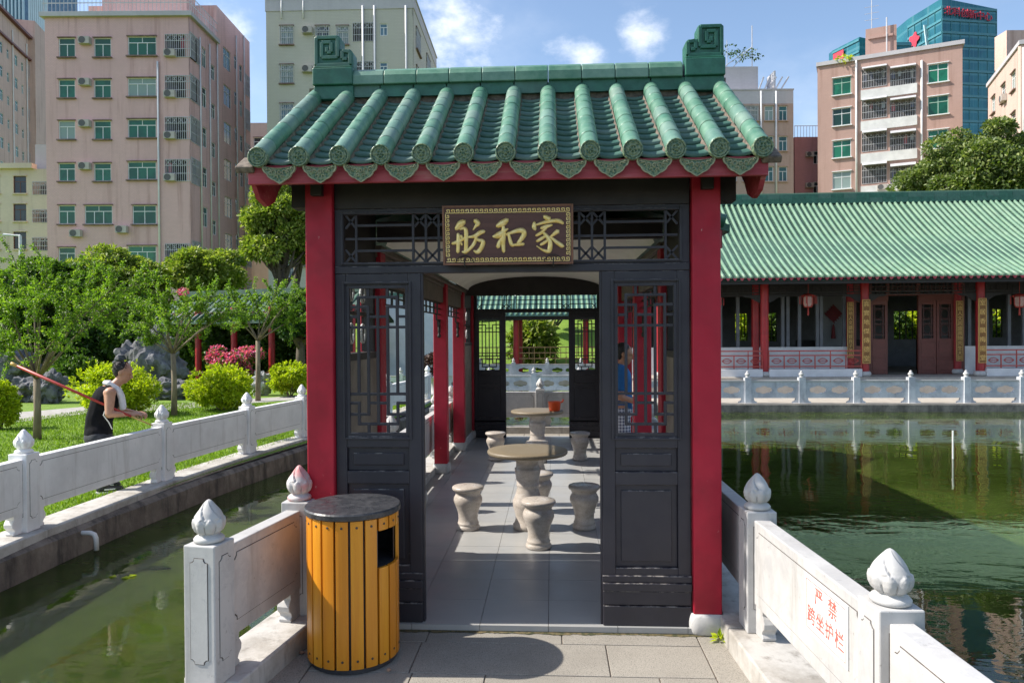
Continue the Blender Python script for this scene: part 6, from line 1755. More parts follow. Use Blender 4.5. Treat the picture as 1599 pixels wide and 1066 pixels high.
# ================================================================== the city behind
RTh = Vector((RT.x, RT.y, 0)).normalized(); FWh = Vector((FW.x, FW.y, 0)).normalized()
def wall_mat(name, c, tile=.35, joint=.82, streak=.5, sk=(.5, .42, .38)):
    b = MatB(name)
    br = b.n.new('ShaderNodeTexBrick'); br.inputs['Scale'].default_value = 1/tile; br.inputs['Mortar Size'].default_value = .03
    br.inputs['Color1'].default_value = (*c, 1); br.inputs['Color2'].default_value = (*sc_(c, .93), 1); br.inputs['Mortar'].default_value = (*sc_(c, joint), 1)
    cb = b.n.new('ShaderNodeVectorMath'); cb.operation = 'DOT_PRODUCT'; b.l.new(b.geo.outputs['Position'], cb.inputs[0]); cb.inputs[1].default_value = (.9, .45, 0)
    sp = b.n.new('ShaderNodeSeparateXYZ'); b.l.new(b.geo.outputs['Position'], sp.inputs[0])
    cm = b.n.new('ShaderNodeCombineXYZ'); b.l.new(cb.outputs['Value'], cm.inputs[0]); b.l.new(sp.outputs[2], cm.inputs[1])
    b.l.new(cm.outputs[0], br.inputs['Vector'])
    st = b.noise(1.7, 6, .68, (1, 1, .06)); pa = b.noise(.22, 6, .65)
    col = b.mix(b.ramp(pa, .40, .66, 0, .6), br.outputs['Color'], sc_(c, .80))
    col = b.mix(b.ramp(st, .50, .68, 0, streak), col, tuple(x*y for x, y in zip(c, sk)))
    b.color(col).rough(.75); M[name] = b.m; return b.m
wall_mat('wall_pink', (.72, .46, .445), .35, .80); wall_mat('wall_rose', (.78, .50, .46)); wall_mat('wall_cream', (.56, .535, .46), .42, .72, .25, (.8, .78, .72)); wall_mat('wall_brick', (.48, .31, .26), .3, .8)
wall_mat('wall_beige', (.62, .45, .38), .5, .92); wall_mat('wall_yellow', (.70, .60, .47), .5, .95, .3); wall_mat('wall_tan', (.45, .33, .27), .5, .92); wall_mat('wall_lilac', (.52, .50, .52), .6, .94, .3, (.7, .7, .7)); wall_mat('wall_hotpink', (.50, .26, .27), .5, .94)
simple('frame_white', (.72, .73, .73), .5, .05, 2, 0); simple('frame_brown', (.13, .06, .045), .5, .1, 2, 0); simple('frame_green', (.36, .52, .42), .5, .1, 2, 0)
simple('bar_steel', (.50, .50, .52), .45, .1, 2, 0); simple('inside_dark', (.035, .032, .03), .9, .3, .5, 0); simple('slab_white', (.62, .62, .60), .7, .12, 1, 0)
simple('ac_white', (.46, .42, .38), .6, .1, 3, 0); simple('ac_grille', (.10, .10, .10), .6, .1, 3, 0); simple('sill_stain', (.20, .135, .115), .8, .3, 3, 0); simple('pipe_white', (.66, .66, .65), .5, .1, 1, 0)
for k, c in enumerate(((.55, .54, .52), (.10, .13, .28), (.45, .10, .13), (.10, .10, .11), (.42, .48, .55))): simple('cloth_%d' % k, c, .9, .1, 3, 0)
def _():
    for nm, c, c2 in (('glass_green', (.004, .085, .045), (.012, .16, .085)), ('glass_teal', (.01, .07, .075), (.03, .13, .13)), ('glass_dark', (.02, .028, .034), (.05, .06, .065)), ('glass_blue', (.10, .19, .27), (.18, .28, .36))):
        b = MatB(nm); col = b.mix(b.ramp(b.orand(), .1, .9), c, c2); col = b.mix(b.ramp(b.noise(.9, 3), .45, .6, 0, .5), col, sc_(c, .5)); col = b.mix(b.ramp(b.orand(), .80, .84, 0, .75), col, (.30, .36, .33)); col = b.mix(b.ramp(b.orand(), .0, .12, .85, 0), col, (.01, .02, .02)); b.color(col).rough(.12); M[nm] = b.m
    b = MatB('tower_glass')
    def grid(sc, fr, ax):
        sp = b.n.new('ShaderNodeSeparateXYZ'); b.l.new(b.geo.outputs['Position'], sp.inputs[0]); q = b.math('FRACT', b.math('MULTIPLY', sp.outputs[ax], sc)); return b.math('LESS_THAN', q, fr)
    col = b.mix(b.ramp(b.noise(.08, 4), .3, .7), (.012, .10, .15), (.03, .19, .22)); col = b.mix(b.math('MULTIPLY', grid(1/4.2, .22, 2), .5), col, (.10, .28, .31)); col = b.mix(b.math('MULTIPLY', grid(1/1.6, .14, 0), .35), col, (.12, .26, .28))
    b.color(col).rough(.1).set(Metallic=.2); M['tower_glass'] = b.m
_()
_wc = {}
def window_meshes(w, h, style):
    """frame and pane meshes of one size, kept in local coordinates (x across, z up, y into the wall)"""
    key = (round(w, 2), round(h, 2), style)
    if key in _wc: return _wc[key]
    f = MB(); t = .055 if style != 'thin' else .04
    ring_frame(f, 0, w, 0, h, t, t, t, t, .05, .12)
    n = 2 if w < 1.7 else 3
    tr = h*.68
    if h > .9: f.box(t, w-t, .055, .115, tr-.025, tr+.025)
    for k in range(1, n): f.box(w*k/n-.025, w*k/n+.025, .06, .11, t, tr if h > .9 else h-t)
    if n == 3 or w > 1.2: f.box(w/2-.02, w/2+.02, .06, .11, tr, h-t)
    p = MB(); p.box(t*.5, w-t*.5, .08, .09, t*.5, h-t*.5)
    _wc[key] = (f.mesh('window_frame'), p.mesh('pane')); return _wc[key]
def bars_mesh(w, h, deco=True, step=.13):
    key = ('bars', round(w, 2), round(h, 2))
    if key in _wc: return _wc[key]
    f = MB(); n = max(3, int(w/step))
    for k in range(n+1): f.box(w*k/n-.014, w*k/n+.014, -.02, .008, 0, h)
    for z in (0, h*.36, h*.72, h): f.box(0, w, -.022, .010, z-.016, z+.016)
    if deco:
        m_ = max(2, int(w/.4))
        for k in range(m_):
            c = w*(k+.5)/m_; f.bar((c-.16, -.006, h*.74), (c+.16, -.006, h*.98), .022); f.bar((c-.16, -.006, h*.98), (c+.16, -.006, h*.74), .022)
    _wc[key] = f.mesh('security_bars'); return _wc[key]
AC = None
def ac_mesh():
    global AC
    if AC is None:
        b = MB(); b.box(-.38, .38, -.34, .0, .04, .52); g = MB(); g.lathe([(.001, 0), (.2, 0), (.22, .02)], n=14); 
        me = b.mesh('air_conditioner'); gm = MB(); gm.M = Matrix.Translation((-.1, -.345, .28)) @ Matrix.Rotation(math.pi/2, 4, 'X'); gm.lathe([(.001, 0), (.21, 0), (.23, .012), (.23, -.01)], n=16); AC = (me, gm.mesh('fan_grille')); me.materials.append(M['ac_white']); AC[1].materials.append(M['ac_grille'])
    return AC
class Face:
    """a facade plane: P0 bottom-left corner (world), horizontal direction e; pixels are met with the plane to measure where things sit on the wall"""
    def __init__(s, P0, e, root, mats):
        s.P0 = Vector(P0); s.e = Vector(e).normalized(); s.n = s.e.cross(Vector((0,0,1))).normalized()     # n points out of the wall
        s.R = Matrix((s.e, -s.n, Vector((0,0,1)))).transposed().to_4x4(); s.R.translation = s.P0; s.rz = math.atan2(s.e.y, s.e.x); s.root = root; s.ops = []; s.m = mats
    def uv(s, px, py):
        d = ray(px, py); t = (s.P0-EYE).dot(s.n)/d.dot(s.n); q = EYE + d*t; return (q-s.P0).dot(s.e), q.z - s.P0.z
    def rect(s, x0, x1, y0, y1):
        a = s.uv(x0, (y0+y1)/2)[0]; b = s.uv(x1, (y0+y1)/2)[0]; xm = (x0+x1)/2; return a, b, s.uv(xm, y1)[1], s.uv(xm, y0)[1]
    def put(s, name, me, mat, u, w, v, parent=None, rz=0):
        o = link(name, me, mat, s.root)
        o.matrix_parent_inverse = Matrix.Identity(4)
        o.matrix_basis = _T[s.root.name].inverted() @ s.R @ Matrix.Translation((u, w, v)) @ Matrix.Rotation(rz, 4, 'Z')
        return o
    def window(s, r, glass='glass_green', frame='frame_white', bars=False, sill=True):
        u0, u1, v0, v1 = r; w, h = u1-u0, v1-v0; s.ops.append(r)
        fm, pm = window_meshes(w, h, 'std')
        if not fm.materials: fm.materials.append(M[frame])
        f = s.put('window', fm, None, u0, 0, v0); 
        if f.data.materials[0] != M[frame]: f.data = fm.copy(); f.data.materials[0] = M[frame]
        if not pm.materials: pm.materials.append(M[glass])
        p = link('pane', pm, None, f, local=True)
        if pm.materials[0] != M[glass]: p.data = pm.copy(); p.data.materials[0] = M[glass]
        if sill:
            m2 = MB(); m2.box(-.08, w+.08, -.16, .04, -.09, -.002); link('sill', m2.mesh('sill'), M[s.m.get('sill', 'sill_stain')], f, local=True); m2 = MB(); m2.box(-.06, w+.06, -.10, .03, h+.002, h+.07); link('drip_ledge', m2.mesh('drip_ledge'), M[s.m.get('sill', 'sill_stain')], f, local=True)
        if bars:
            bm_ = bars_mesh(w, h); 
            if not bm_.materials: bm_.materials.append(M['bar_steel'])
            link('security_bars', bm_, None, f, local=True, loc=(0, -.06, 0))
        return f
    def balcony(s, r, clothes=True, slab=None, depth=.0):
        u0, u1, v0, v1 = r; w, h = u1-u0, v1-v0; s.ops.append(r)
        bm_ = bars_mesh(w, h)
        if not bm_.materials: bm_.materials.append(M['bar_steel'])
        b = s.put('balcony', bm_, None, u0, -.02, v0)
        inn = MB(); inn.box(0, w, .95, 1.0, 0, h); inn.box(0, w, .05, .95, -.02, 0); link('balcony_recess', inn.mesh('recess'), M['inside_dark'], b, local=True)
        if clothes:
            n = max(2, int(w/.42))
            for k in range(n):
                if random.random() < .25: continue
                c = MB(); ww, hh = random.uniform(.18, .36), random.uniform(.4, .8)*min(1, h/1.5); x = w*(k+.5)/n; zt = h*random.uniform(.82, .92)
                c.prism([(-ww*.35, 0), (ww*.35, 0), (ww*.6, -hh*.25), (ww*.42, -hh*.32), (ww*.40, -hh), (-ww*.40, -hh), (-ww*.42, -hh*.32), (-ww*.6, -hh*.25)], (x, random.uniform(.25, .5), zt), (1,0,0), (0,0,1), (0,1,0), .03)
                link('hanging_garment', c.mesh('garment'), M['cloth_%d' % random.randrange(5)], b, local=True)
        return b
    def ac(s, px, py, bracket=True):
        u, v = s.uv(px, py); me, g = ac_mesh(); o = s.put('air_conditioner', me, None, u, -.02, v-.28); link('fan_grille', g, None, o, local=True); return o
    def pipe(s, px, y0, y1, r=.06):
        u, v0 = s.uv(px, y1); v1 = s.uv(px, y0)[1]; m2 = MB(); m2.tube([(0, 0, 0), (0, 0, v1-v0)], r, 8); s.put('drain_pipe', m2.mesh('drain_pipe', True), M['pipe_white'], u, -.08, v0)
    def wall(s, W, H, mat, name='wall', v0=0.):
        m2 = MB(); m2.M = s.R; wall_cells(m2, 0, W, v0, H, s.ops, 0, .28); return m2.build(name, M[mat], s.root)
def block(root, P0, e, W, D, H, mat, z0=0., name='wall', inset=.30):
    m2 = MB(); e = Vector(e).normalized(); n = e.cross(Vector((0,0,1))); m2.M = Matrix((e, -n, Vector((0,0,1)))).transposed().to_4x4(); m2.M.translation = Vector(P0)
    m2.box(0, W, inset, D, z0, H); return m2.build(name, M[mat], root)
GZ = -.74
# ---- pink block on the left
D0 = 50.; A = atD(73, 300, D0); A.z = GZ; e = RTh
pk = empty('apartment_block', tuple(A), label='large pink tiled apartment block with green glazed windows on the left', cat='building')
F = Face(A, e, pk, {})
W = F.uv(298, 300)[0]; H = F.uv(185, 27)[1]
rowsy = [(148, 222), (308, 380), (468, 540), (632, 702), (795, 868), (958, 1030)]
k_ = 1/2.48
for r_i, (a, b) in enumerate(rowsy):
    F.window(F.rect(227*k_, 291*k_, a*k_, b*k_))
    if r_i == 4: F.window(F.rect(328*k_, 435*k_, a*k_, b*k_), bars=False); F.window(F.rect(513*k_, 605*k_, a*k_, b*k_)); F.ac(300*k_, 905*k_); F.ac(477*k_, 890*k_)
    else:
        F.window(F.rect(364*k_, 430*k_, a*k_, b*k_)); F.window(F.rect(495*k_, 605*k_, (a-6)*k_, (b-6)*k_))
        if r_i < 4: F.ac(334*k_, (a+14)*k_)
        bal = F.rect(640*k_, 738*k_, (a-14)*k_, b*k_); F.balcony(bal)
        if random.random() < .8: F.ac(663*k_, (b-12)*k_)
rows_extra = F.rect(227*k_, 291*k_, 1120*k_, 1190*k_)
F.wall(W, H, 'wall_pink'); F.pipe(622*k_, 240*k_, 470, .07)
# right-hand side of the block, receding
C1 = A + e*W; S = Face(C1, FWh, pk, {})
DS = S.uv(341, 300)[0]; DT = S.uv(392, 300)[0]
st_h = (F.uv(200, rowsy[0][0]*k_)[1] - F.uv(200, rowsy[4][0]*k_)[1])/4
v_top = F.rect(227*k_, 291*k_, rowsy[0][0]*k_, rowsy[0][1]*k_)[2]
for fl_ in range(7):
    v = v_top - fl_*st_h
    if fl_ not in (4,): 
        pass
    for d0, w, dv, h in ((2.0, .75, .1, 1.45), (3.6, .7, -.25, 1.1)):
        S.window((d0, d0+w, v+dv, v+dv+h), glass='glass_teal', sill=False)
    for d0, w, dv, h in ((5.9, 1.5, 1.5, 1.6), (8.1, .6, 2.2, 1.1), (9.2, .65, 1.6, 1.35)):
        if v+dv+h < H+1.6: S.window((d0, d0+w, v+dv, v+dv+h), glass='glass_teal', sill=False)
    if fl_ != 4: S.balcony((.05, 1.55, v-.05, v+1.75), clothes=False)
    S.balcony((DT-1.15, DT-.1, v+.9, v+2.6), clothes=False) if v+2.6 < H+1.5 else None
lo = [o for o in S.ops]
S.ops = [o for o in lo if o[1] < DS]; S.wall(DS, H, 'wall_pink')
S.ops = [(o[0]-DS, o[1]-DS, o[2], o[3]) for o in lo if o[0] > DS]
S2 = Face(C1 + FWh*DS, FWh, pk, {}); S2.ops = S.ops; H2 = S2.uv(343, 14)[1]
S2.wall(DT-DS, H2, 'wall_rose')
for px, y0, y1 in ((314, 62, 400), (329, 72, 400), (341, 66, 400), (371, 60, 420), (383, 60, 420)): S.pipe(px, y0, y1, .06)
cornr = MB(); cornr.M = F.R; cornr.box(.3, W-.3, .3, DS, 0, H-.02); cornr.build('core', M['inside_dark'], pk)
cornr = MB(); cornr.M = F.R; cornr.box(.3, W-.3, DS+.02, DT, 0, H2); cornr.build('rear_block', M['wall_rose'], pk)
tp = MB(); tp.M = F.R; tp.box(-.25, W+.25, -.25, DS, H, H+.30); tp.build('parapet', M['wall_lilac'], pk)
up = MB(); up.M = F.R; up.box(2.2, W-1.6, 3.2, DS, H+.3, H+5.5); up.build('penthouse', M['wall_rose'], pk)
rl = MB(); rl.M = F.R
for k in range(int(W/.28)): rl.box(.28*k-.012, .28*k+.012, -.10, -.075, H+.3, H+1.5)
for z in (.35, .95, 1.5): rl.box(-.1, W+.1, -.11, -.065, H+z-.025, H+z+.025)
for k in range(int(DS/.28)): rl.box(W+.06, W+.085, .28*k-.012, .28*k+.012, H+.3, H+1.5)
for z in (.35, .95, 1.5): rl.box(W+.055, W+.09, 0, DS, H+z-.025, H+z+.025)
rl.build('roof_railing', M['bar_steel'], pk)

# ---- cream tiled building
D0 = 54.; A = atD(418, 300, D0); A.z = GZ; e = (RTh - FWh*.035).normalized()
cr_ = empty('apartment_block', tuple(A), label='cream small-tiled building with barred windows behind the ridge ornament', cat='building')
F = Face(A, e, cr_, {}); W = F.uv(647, 200)[0]; H = F.uv(530, 16)[1]
for fl_ in range(7):
    y = 41 + fl_*60.5
    for x0_, x1_ in ((437.5, 458), (493, 513.5), (525.7, 544)): F.window(F.rect(x0_, x1_, y, y+29), glass='glass_blue', bars=True)
    F.balcony(F.rect(551, 587, y-5, y+24)); F.window(F.rect(593, 605, y-4, y+15), glass='glass_blue', sill=False)
    F.ac(481, y+8)
    for px in (612, 620): pass
F.wall(W, H, 'wall_cream')
tp = MB(); tp.M = F.R; tp.box(-.05, W+.05, -.05, 12.0, H, H+.9); tp.box(-.12, W+.12, -.12, 12.1, H+.901, H+1.0); tp.build('parapet', M['wall_lilac'], cr_)
for px in (570, 588, 637): F.pipe(px, 10, 420, .08)
for px in (440, 474): F.pipe(px, 2, 30, .05)
C1 = A + e*W; S = Face(C1, (FWh + RTh*.035).normalized(), cr_, {})
for fl_ in range(7):
    v = F.uv(500, 41+29+fl_*60.5)[1]
    for d0 in (1.0, 6.2): S.window((d0, d0+1.9, v, v+1.6), glass='glass_dark', bars=True)
S.wall(12.0, H, 'wall_cream')
cm = MB(); cm.M = F.R; cm.box(.3, W-.3, .3, 11.9, 0, H-.02); cm.build('core', M['inside_dark'], cr_)
lw = MB(); lw.M = F.R; lw.box(1.5, W+2.4, 12.2, 20, 0, H-4.2); lw.build('rear_block', M['wall_cream'], cr_)

# ---- brick block on the right, turned towards the sun
A = atD(1277, 300, 66.); A.z = GZ; ang = math.radians(26); e = RTh*math.cos(ang) - FWh*math.sin(ang)
bk = empty('apartment_block', tuple(A), label='sunlit brown brick apartment block with white balcony slabs on the right', cat='building')
F = Face(A, e, bk, {'sill': 'frame_white'}); W = F.uv(1503, 200)[0]; H = F.uv(1390, 87)[1]
def lerp_y(px, yl, yr, xl=1314, xr=1465): return yl + (yr-yl)*(px-xl)/(xr-xl)
for k, (yl, yr) in enumerate(((121, 99.5), (169, 150), (219, 202.5), (268, 256), (318, 308))):
    F.window(F.rect(1300, 1329, yl, yl+27), frame='frame_green' if k == 0 else 'frame_white', glass='glass_teal' if k == 3 else 'glass_green'); F.window(F.rect(1449, 1481, yr, yr+29), frame='frame_green' if k == 1 else 'frame_white')
    for a, b in ((1346, 1384.5), (1390, 1430)):
        ym = lerp_y((a+b)/2, yl-13, yr+5); F.balcony(F.rect(a, b, ym, ym+29))
    r = F.rect(1344, 1432, lerp_y(1388, yl-13, yr+5)+30, lerp_y(1388, yl-13, yr+5)+45)
    m2 = MB(); m2.M = F.R; m2.box(r[0], r[1], -.14, -.002, r[2], r[3]); m2.build('balcony_slab', M['slab_white'], bk)
    for q in range(2):
        a, b = ((1346, 1384.5), (1390, 1430))[q]; rr_ = F.rect(a, b, lerp_y((a+b)/2, yl-13, yr+5)-4, lerp_y((a+b)/2, yl-13, yr+5)+1)
        m2 = MB(); m2.M = F.R @ Matrix.Translation((0, 0, rr_[3])) @ Matrix.Rotation(.5, 4, 'X'); m2.box(rr_[0], rr_[1], -.7, 0, -.02, .03); m2.build('awning', M['bar_steel'], bk)
F.wall(W, H, 'wall_brick')
for px in (1337.5, 1439.5): F.pipe(px, 95, 330, .09)
for px, py in ((1377, 293), (1416, 290)): F.ac(px, py)
cm = MB(); cm.M = F.R; cm.box(.29, W-.29, 1.2, 9.5, 0, H-.05); cm.box(0, .28, .29, 9.5, 0, H); cm.box(W-.28, W, .29, 9.5, 0, H); cm.build('side_wall', M['wall_brick'], bk)
tp = MB(); tp.M = F.R; tp.box(-.1, W+.15, -.15, 9.6, H, H+.35); tp.build('parapet', M['wall_lilac'], bk)
m2 = MB(); m2.M = F.R; u0, u1 = F.uv(1352, 60)[0], F.uv(1402, 60)[0]
m2.box(u0, u1, 2.5, 6, H+.35, H+3.6); m2.box(u0+.2, u1-.3, 2.3, 2.49, H+2.6, H+2.8); m2.build('stair_tower', M['wall_brick'], bk)
m2 = MB(); m2.M = F.R; m2.tube([(u0+.5, 3, H+3.6), (u0+.5, 3, H+6.4)], .035, 5); m2.tube([(u1-.8, 2.3, H+.3), (u1-.8, 2.3, H+4.3)], .06, 6)
for z in (4.6, 5.2, 5.8): m2.tube([(u0-.1, 3, H+z), (u0+1.1, 3, H+z)], .02, 4)
m2.build('antenna', M['bar_steel'], bk)

# ---- tan building right of the roof
A = atD(1100, 300, 68.); A.z = GZ; e = RTh
tb = empty('apartment_block', tuple(A), label='tan building with white drain pipes and a grey roof block right of the pavilion roof', cat='building')
F = Face(A, e, tb, {'sill': 'wall_tan'}); W = F.uv(1239, 200)[0]; H = F.uv(1200, 141)[1]; Hb = F.uv(1200, 162)[1]
for fl_ in range(5):
    y = 165.5 + 47.4*fl_
    for a, b in ((1130, 1150), (1160, 1184)): F.window(F.rect(a, b, y, y+23), glass='glass_dark', bars=True)
    for a, b in ((1194, 1207.5), (1216, 1229)): F.window(F.rect(a, b, y, y+23), glass='glass_teal')
F.wall(W, Hb, 'wall_tan'); m2 = MB(); m2.M = F.R; m2.box(0, W, 0, .28, Hb+.001, H); m2.box(-.05, W+.05, -.06, 10, H+.001, H+.12); m2.build('parapet', M['wall_lilac'], tb)
for px in (1188.5, 1212): F.pipe(px, 143, 320, .09)
cm = MB(); cm.M = F.R; cm.box(0, W, .29, 10, 0, H-.02); cm.build('core', M['wall_tan'], tb)
u0, u1 = 0, F.uv(1195, 100)[0]; m2 = MB(); m2.M = F.R; m2.box(u0, u1, 2, 8, H+.12, F.uv(1160, 92)[1]); m2.build('roof_block', M['wall_lilac'], tb)
m2 = MB(); m2.M = F.R; u, v = F.uv(1191, 92)
m2.tube([(u, 3, v), (u, 3, v+4.4)], .05, 5); m2.tube([(u-3.3, 3, v), (u, 3, v+2.3)], .04, 5); m2.tube([(u-2.2, 3, v), (u, 3, v+2.3)], .04, 5); m2.tube([(F.uv(1150, 92)[0], 3, v), (F.uv(1150, 92)[0], 3, v+3)], .03, 5); m2.build('antenna', M['bar_steel'], tb)
m2 = MB(); m2.M = F.R; u, v = F.uv(1205, 141)
for k in range(5): m2.bar((u-1+k*.5, 1, v), (u-.4+k*.6, 1, v+1.6), .12)
m2.box(u+.6, u+.75, 1, 3, v, v+2.2); m2.build('roof_clutter', M['bar_steel'], tb)
# roof plants are added with the greenery

# ---- low rose block
A = atD(1241, 300, 71.); A.z = GZ
lp_ = empty('apartment_block', tuple(A), label='narrow rose pink block between the tan and brick buildings', cat='building')
F = Face(A, RTh, lp_, {}); W = 5; H = F.uv(1255, 214)[1]
for y in (236, 284): F.window(F.rect(1270, 1282, y, y+20), glass='glass_dark', sill=False); F.ac(1263, y+6)
F.wall(W, H, 'wall_hotpink'); block(lp_, A, RTh, W, 6, H-.02, 'wall_hotpink', inset=.29)
m2 = MB(); m2.M = F.R
for k in range(16): m2.box(k*.3, k*.3+.03, .02, .05, H, H+1.1)
m2.box(0, W, .015, .055, H+1.07, H+1.12); m2.build('roof_railing', M['bar_steel'], lp_)
block(lp_, A + RTh*-.6 + FWh*8, RTh, 3.2, 6, H+5.2, 'wall_beige', name='rear_block')

# ---- block cut by the right edge
C = atD(1594, 300, 50.); C.z = GZ; B = atD(1543, 300, 58.6); B.z = GZ; e = (C-B).normalized()
eb = empty('apartment_block', tuple(B), label='beige block at the right picture edge, its side in half shade', cat='building')
F = Face(B, e, eb, {}); W = (C-B).length; H = F.uv(1594, 70)[1]
for fl_ in range(6):
    v = H-2.6-fl_*2.9
    for u in (1.2, 4.2, 6.9): F.window((u, u+1.1, v, v+1.3), glass='glass_dark'); 
    me, g = ac_mesh(); o = F.put('air_conditioner', me, None, W*.58, -.02, v-.2); link('fan_grille', g, None, o, local=True)
F.wall(W, H, 'wall_beige'); e2 = Vector((-e.y, e.x, 0)); e2 = RTh
F2 = Face(C, RTh, eb, {})
for fl_ in range(6):
    v = H-2.6-fl_*2.9; F2.window((1.5, 3.2, v, v+1.4))
F2.wall(9, H, 'wall_beige'); F2.pipe(1597, 75, 300)
m2 = MB(); q = [B + Vector((0,0,0)), C, C + RTh*9, C + RTh*9 + FWh*9]
i = [m2.P(p + e.cross(Vector((0,0,1)))*-.32 + FWh*.3 + Vector((0,0,zz))) for zz in (0, H) for p in q]
for f in ((0,1,2,3)[::-1], (4,5,6,7), (0,1,5,4), (1,2,6,5), (2,3,7,6), (3,0,4,7)): m2.f.append([i[k] for k in f])
m2.build('core', M['inside_dark'], eb)
m2 = MB(); m2.M = F.R; m2.box(-.1, W+.1, -.12, .5, H, H+.3); m2.build('parapet', M['wall_lilac'], eb)
q_ = atD(1572, 300, 60.); q_.z = GZ; block(eb, q_, RTh, 14, 1.5, H+5.2, 'wall_beige', name='upper_block', inset=0)

# ---- glass tower
K0 = atD(1471, 2, 240.); TH = K0.z - GZ; K0.z = GZ; L0 = atD(1418, 100, 256.); L0.z = GZ; R0 = atD(1556, 100, 243.); R0.z = GZ
tw_ = empty('office_tower', tuple(K0), label='tall teal glass office tower with red rooftop lettering', cat='tower')
back = FWh*40
m2 = MB(); q = [L0, K0, R0, R0+back, L0+back]; nq = len(q)
tops = [TH+1, TH+1, TH-1.5, TH-1.5, TH]
lo_ = [m2.P(p) for p in q]; hi_ = [m2.P(p + Vector((0,0,t))) for p, t in zip(q, tops)]
for k in range(nq): m2.f.append([lo_[k], lo_[(k+1)%nq], hi_[(k+1)%nq], hi_[k]])
m2.f.append(hi_); m2.build('curtain_wall', M['tower_glass'], tw_)
simple('mullion', (.06, .22, .26), .3, .1, 1, 0); simple('sign_red', (.50, .03, .06), .5, .1, 1, 0); simple('panel_pale', (.45, .60, .62), .3, .1, .1, 0)
for a, b in ((L0, K0), (K0, R0)):
    d = (b-a); n_out = d.normalized().cross(Vector((0,0,1)))
    for k in range(24):
        z = TH-2-k*4.2
        if z < 30: break
        MB().bar(a + n_out*.15 + Vector((0,0,z+GZ-GZ)), b + n_out*.15 + Vector((0,0,z)), .3, .8).build('floor_band', M['mullion'], tw_)
    n = max(3, int(d.length/3))
    for k in range(n+1):
        p = a.lerp(b, k/n) + n_out*.12; MB().bar(p + Vector((0,0,40)), p + Vector((0,0,TH-1.5)), .18).build('mullion', M['mullion'], tw_)
d = (R0-K0).normalized(); n_out = d.cross(Vector((0,0,1)))
for k, ch in enumerate('北科创新中心'):
    me = text_mesh(ch, 3.1, .15); me.transform(Matrix((d, Vector((0,0,1)), n_out)).transposed().to_4x4())
    link('sign_character', me, M['sign_red'], tw_, loc=K0 + d*(1.9+2.95*k) + n_out*.7 + Vector((0, 0, TH-3.6-.25*k)))
d = (K0-L0).normalized(); n_out = d.cross(Vector((0,0,1))); me = MB()
me.prism([(2.3*(1+.22*math.cos(5*t))*math.cos(t), 2.3*(1+.22*math.cos(5*t))*math.sin(t)) for t in np.linspace(0, 2*math.pi, 30, endpoint=False)], L0 + d*((K0-L0).length*.22) + n_out*.4 + Vector((0,0,TH-8)), d, (0,0,1), n_out, .2)
me.build('flower_emblem', M['sign_red'], tw_)
MB().bar(L0.lerp(K0, .55) + n_out*.5 + Vector((0,0,TH-5)), L0.lerp(K0, .82) + n_out*.5 + Vector((0,0,TH-32)), 1.0, .4).build('light_strip', M['panel_pale'], tw_)
A = atD(1300, 90, 262.); A.z = GZ; B = atD(1342, 58, 250.); hb = B.z-GZ; B.z = GZ; C = atD(1358, 62, 252.); C.z = GZ
t2 = empty('office_tower', tuple(B), label='lower teal glass tower peeking over the brick block', cat='tower')
m2 = MB(); q = [A, B, C, C+FWh*3, A+FWh*3]; lo_ = [m2.P(p) for p in q]; hi_ = [m2.P(p + Vector((0,0,hb))) for p in q]
for k in range(5): m2.f.append([lo_[k], lo_[(k+1)%5], hi_[(k+1)%5], hi_[k]])
m2.f.append(hi_); m2.build('curtain_wall', M['tower_glass'], t2)
d = (B-A).normalized(); n_out = d.cross(Vector((0,0,1)))
for k in range(8): MB().bar(A + n_out*.2 + Vector((0,0,hb-1-4*k)), B + n_out*.2 + Vector((0,0,hb-1-4*k)), .3, .7).build('floor_band', M['mullion'], t2)
m2 = MB(); m2.prism([(0, 0), (5, 0), (5, 3.2), (0, 3.2)], A + d*1.0 + n_out*.5 + Vector((0,0,hb-5)), d, (0,0,1), n_out, .2); m2.build('red_banner', M['sign_red'], t2)
A = atD(1398, 66, 246.); hb = A.z-GZ; A.z = GZ
t3 = empty('office_tower', tuple(A), label='narrow teal glass slab beside the tall tower', cat='tower')
block(t3, A, RTh, 5.5, 20, hb, 'tower_glass', name='curtain_wall', inset=0)
for k in range(8): MB().bar(A + FWh*-.2 + Vector((0,0,hb-1-4*k)), A + RTh*5.5 - FWh*.2 + Vector((0,0,hb-1-4*k)), .3, .7).build('floor_band', M['mullion'], t3)

# ---- far left: long beige block, yellow low-rise, glass tower
B = atD(-60, 300, 80.); C = atD(78, 300, 106.); B.z = C.z = GZ; e = (C-B).normalized()
fb = empty('apartment_block', tuple(B), label='long beige apartment block receding behind the pink block at the left edge', cat='building')
F = Face(B, e, fb, {}); W = (C-B).length; H = F.uv(40, 57)[1]
for fl_ in range(9):
    v = H-5.2-fl_*3.0
    for u_ in np.arange(1., W-3, 4.6):
        k = int(u_/4.6) % 3
        if k == 1: F.balcony((u_, u_+2.6, v-.2, v+1.6))
        else: F.window((u_, u_+1.0, v, v+1.4), sill=False); F.window((u_+2.2, u_+2.9, v, v+1.2), sill=False)
F.wall(W, H, 'wall_beige'); block(fb, B, e, W, 14, H-.02, 'wall_beige', inset=1.3, name='core')
m2 = MB(); m2.M = F.R; m2.box(-.3, W+.3, -.35, .28, H-3.0, H-2.75); m2.box(-.3, W+.3, -.5, 14, H, H+.35); m2.build('cornice', M['hall_brown'], fb)
for u_ in np.arange(0.2, W, 4.6): 
    m2 = MB(); m2.M = F.R; m2.tube([(u_, -.1, 5), (u_, -.1, H-1)], .08, 6); m2.build('drain_pipe', M['pipe_white'], fb)
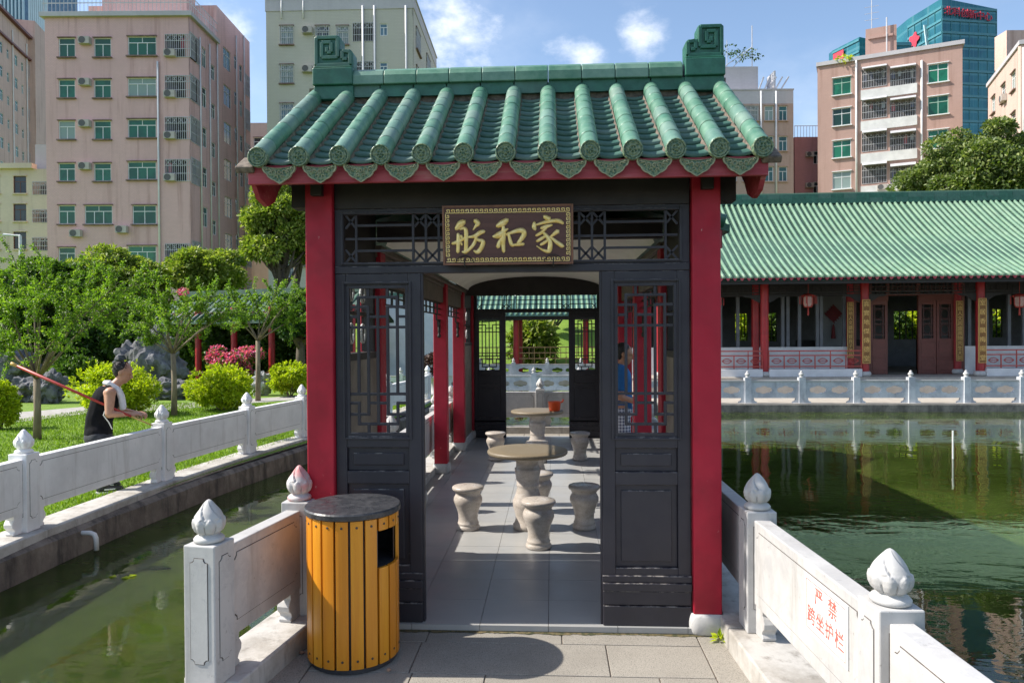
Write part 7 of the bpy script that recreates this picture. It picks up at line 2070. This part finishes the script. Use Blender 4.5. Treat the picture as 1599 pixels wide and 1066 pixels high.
block(fb, B + e*W*.62 + FWh*3, e, 7, 6, H+2.6, 'wall_beige', name='upper_block', inset=0)
A = atD(-45, 300, 57.); A.z = GZ
yb_ = empty('apartment_block', tuple(A), label='low yellow building with brown windows at the left edge', cat='building')
F = Face(A, RTh, yb_, {'sill': 'wall_yellow'}); W = F.uv(79, 300)[0]; H = F.uv(30, 264)[1]
for k in range(3):
    y = 275+43.5*k; F.window(F.rect(21, 41, y, y+27), frame='frame_brown', glass='glass_dark'); F.balcony(F.rect(51, 75, y+9, y+29)); F.window(F.rect(-20, 0, y, y+27), frame='frame_brown', glass='glass_dark')
F.wall(W, H, 'wall_yellow'); block(yb_, A, RTh, W, 8, H-.02, 'wall_yellow', inset=1.3, name='core')
m2 = MB(); m2.M = F.R; m2.box(-.2, F.uv(54, 270)[0], -.35, .28, H, H+.4); m2.build('cornice', M['wall_yellow'], yb_)
m2 = MB(); m2.M = F.R; m2.box(F.uv(42, 250)[0], W, 1, 6, H, H+2.2); m2.build('roof_block', M['wall_lilac'], yb_)
for (xa, xb, yt, D0, lb) in ((-10, 36, -60, 300, 'pale blue glass tower at the top left corner'), (46, 72, -70, 280, 'second pale blue glass tower at the top left, right of the first')):
    A = atD(xa, yt, D0); hb = A.z-GZ; A.z = GZ; w = (xb-xa)*D0/FPX
    t4 = empty('office_tower', tuple(A), label=lb, cat='tower')
    block(t4, A, RTh, w, 20, hb, 'glass_blue', name='curtain_wall', inset=0)
    for k in range(9): p = A + RTh*(w*k/8) - FWh*.2; MB().bar(p + Vector((0,0,60)), p + Vector((0,0,hb)), .7).build('mullion', M['panel_pale'], t4)
# ---- ochre and cream bits between the pink and cream blocks
A = atD(389, 300, 74.); A.z = GZ
ob = empty('apartment_block', tuple(A), label='small beige building in the gap between pink and cream blocks', cat='building')
F = Face(A, RTh, ob, {}); H = F.uv(400, 192)[1]
for y in (215, 262, 309): F.window(F.rect(396, 410, y, y+20), glass='glass_dark')
F.wall(6, H, 'wall_beige'); block(ob, A, RTh, 6, 8, H-.02, 'wall_beige', inset=.3, name='core')
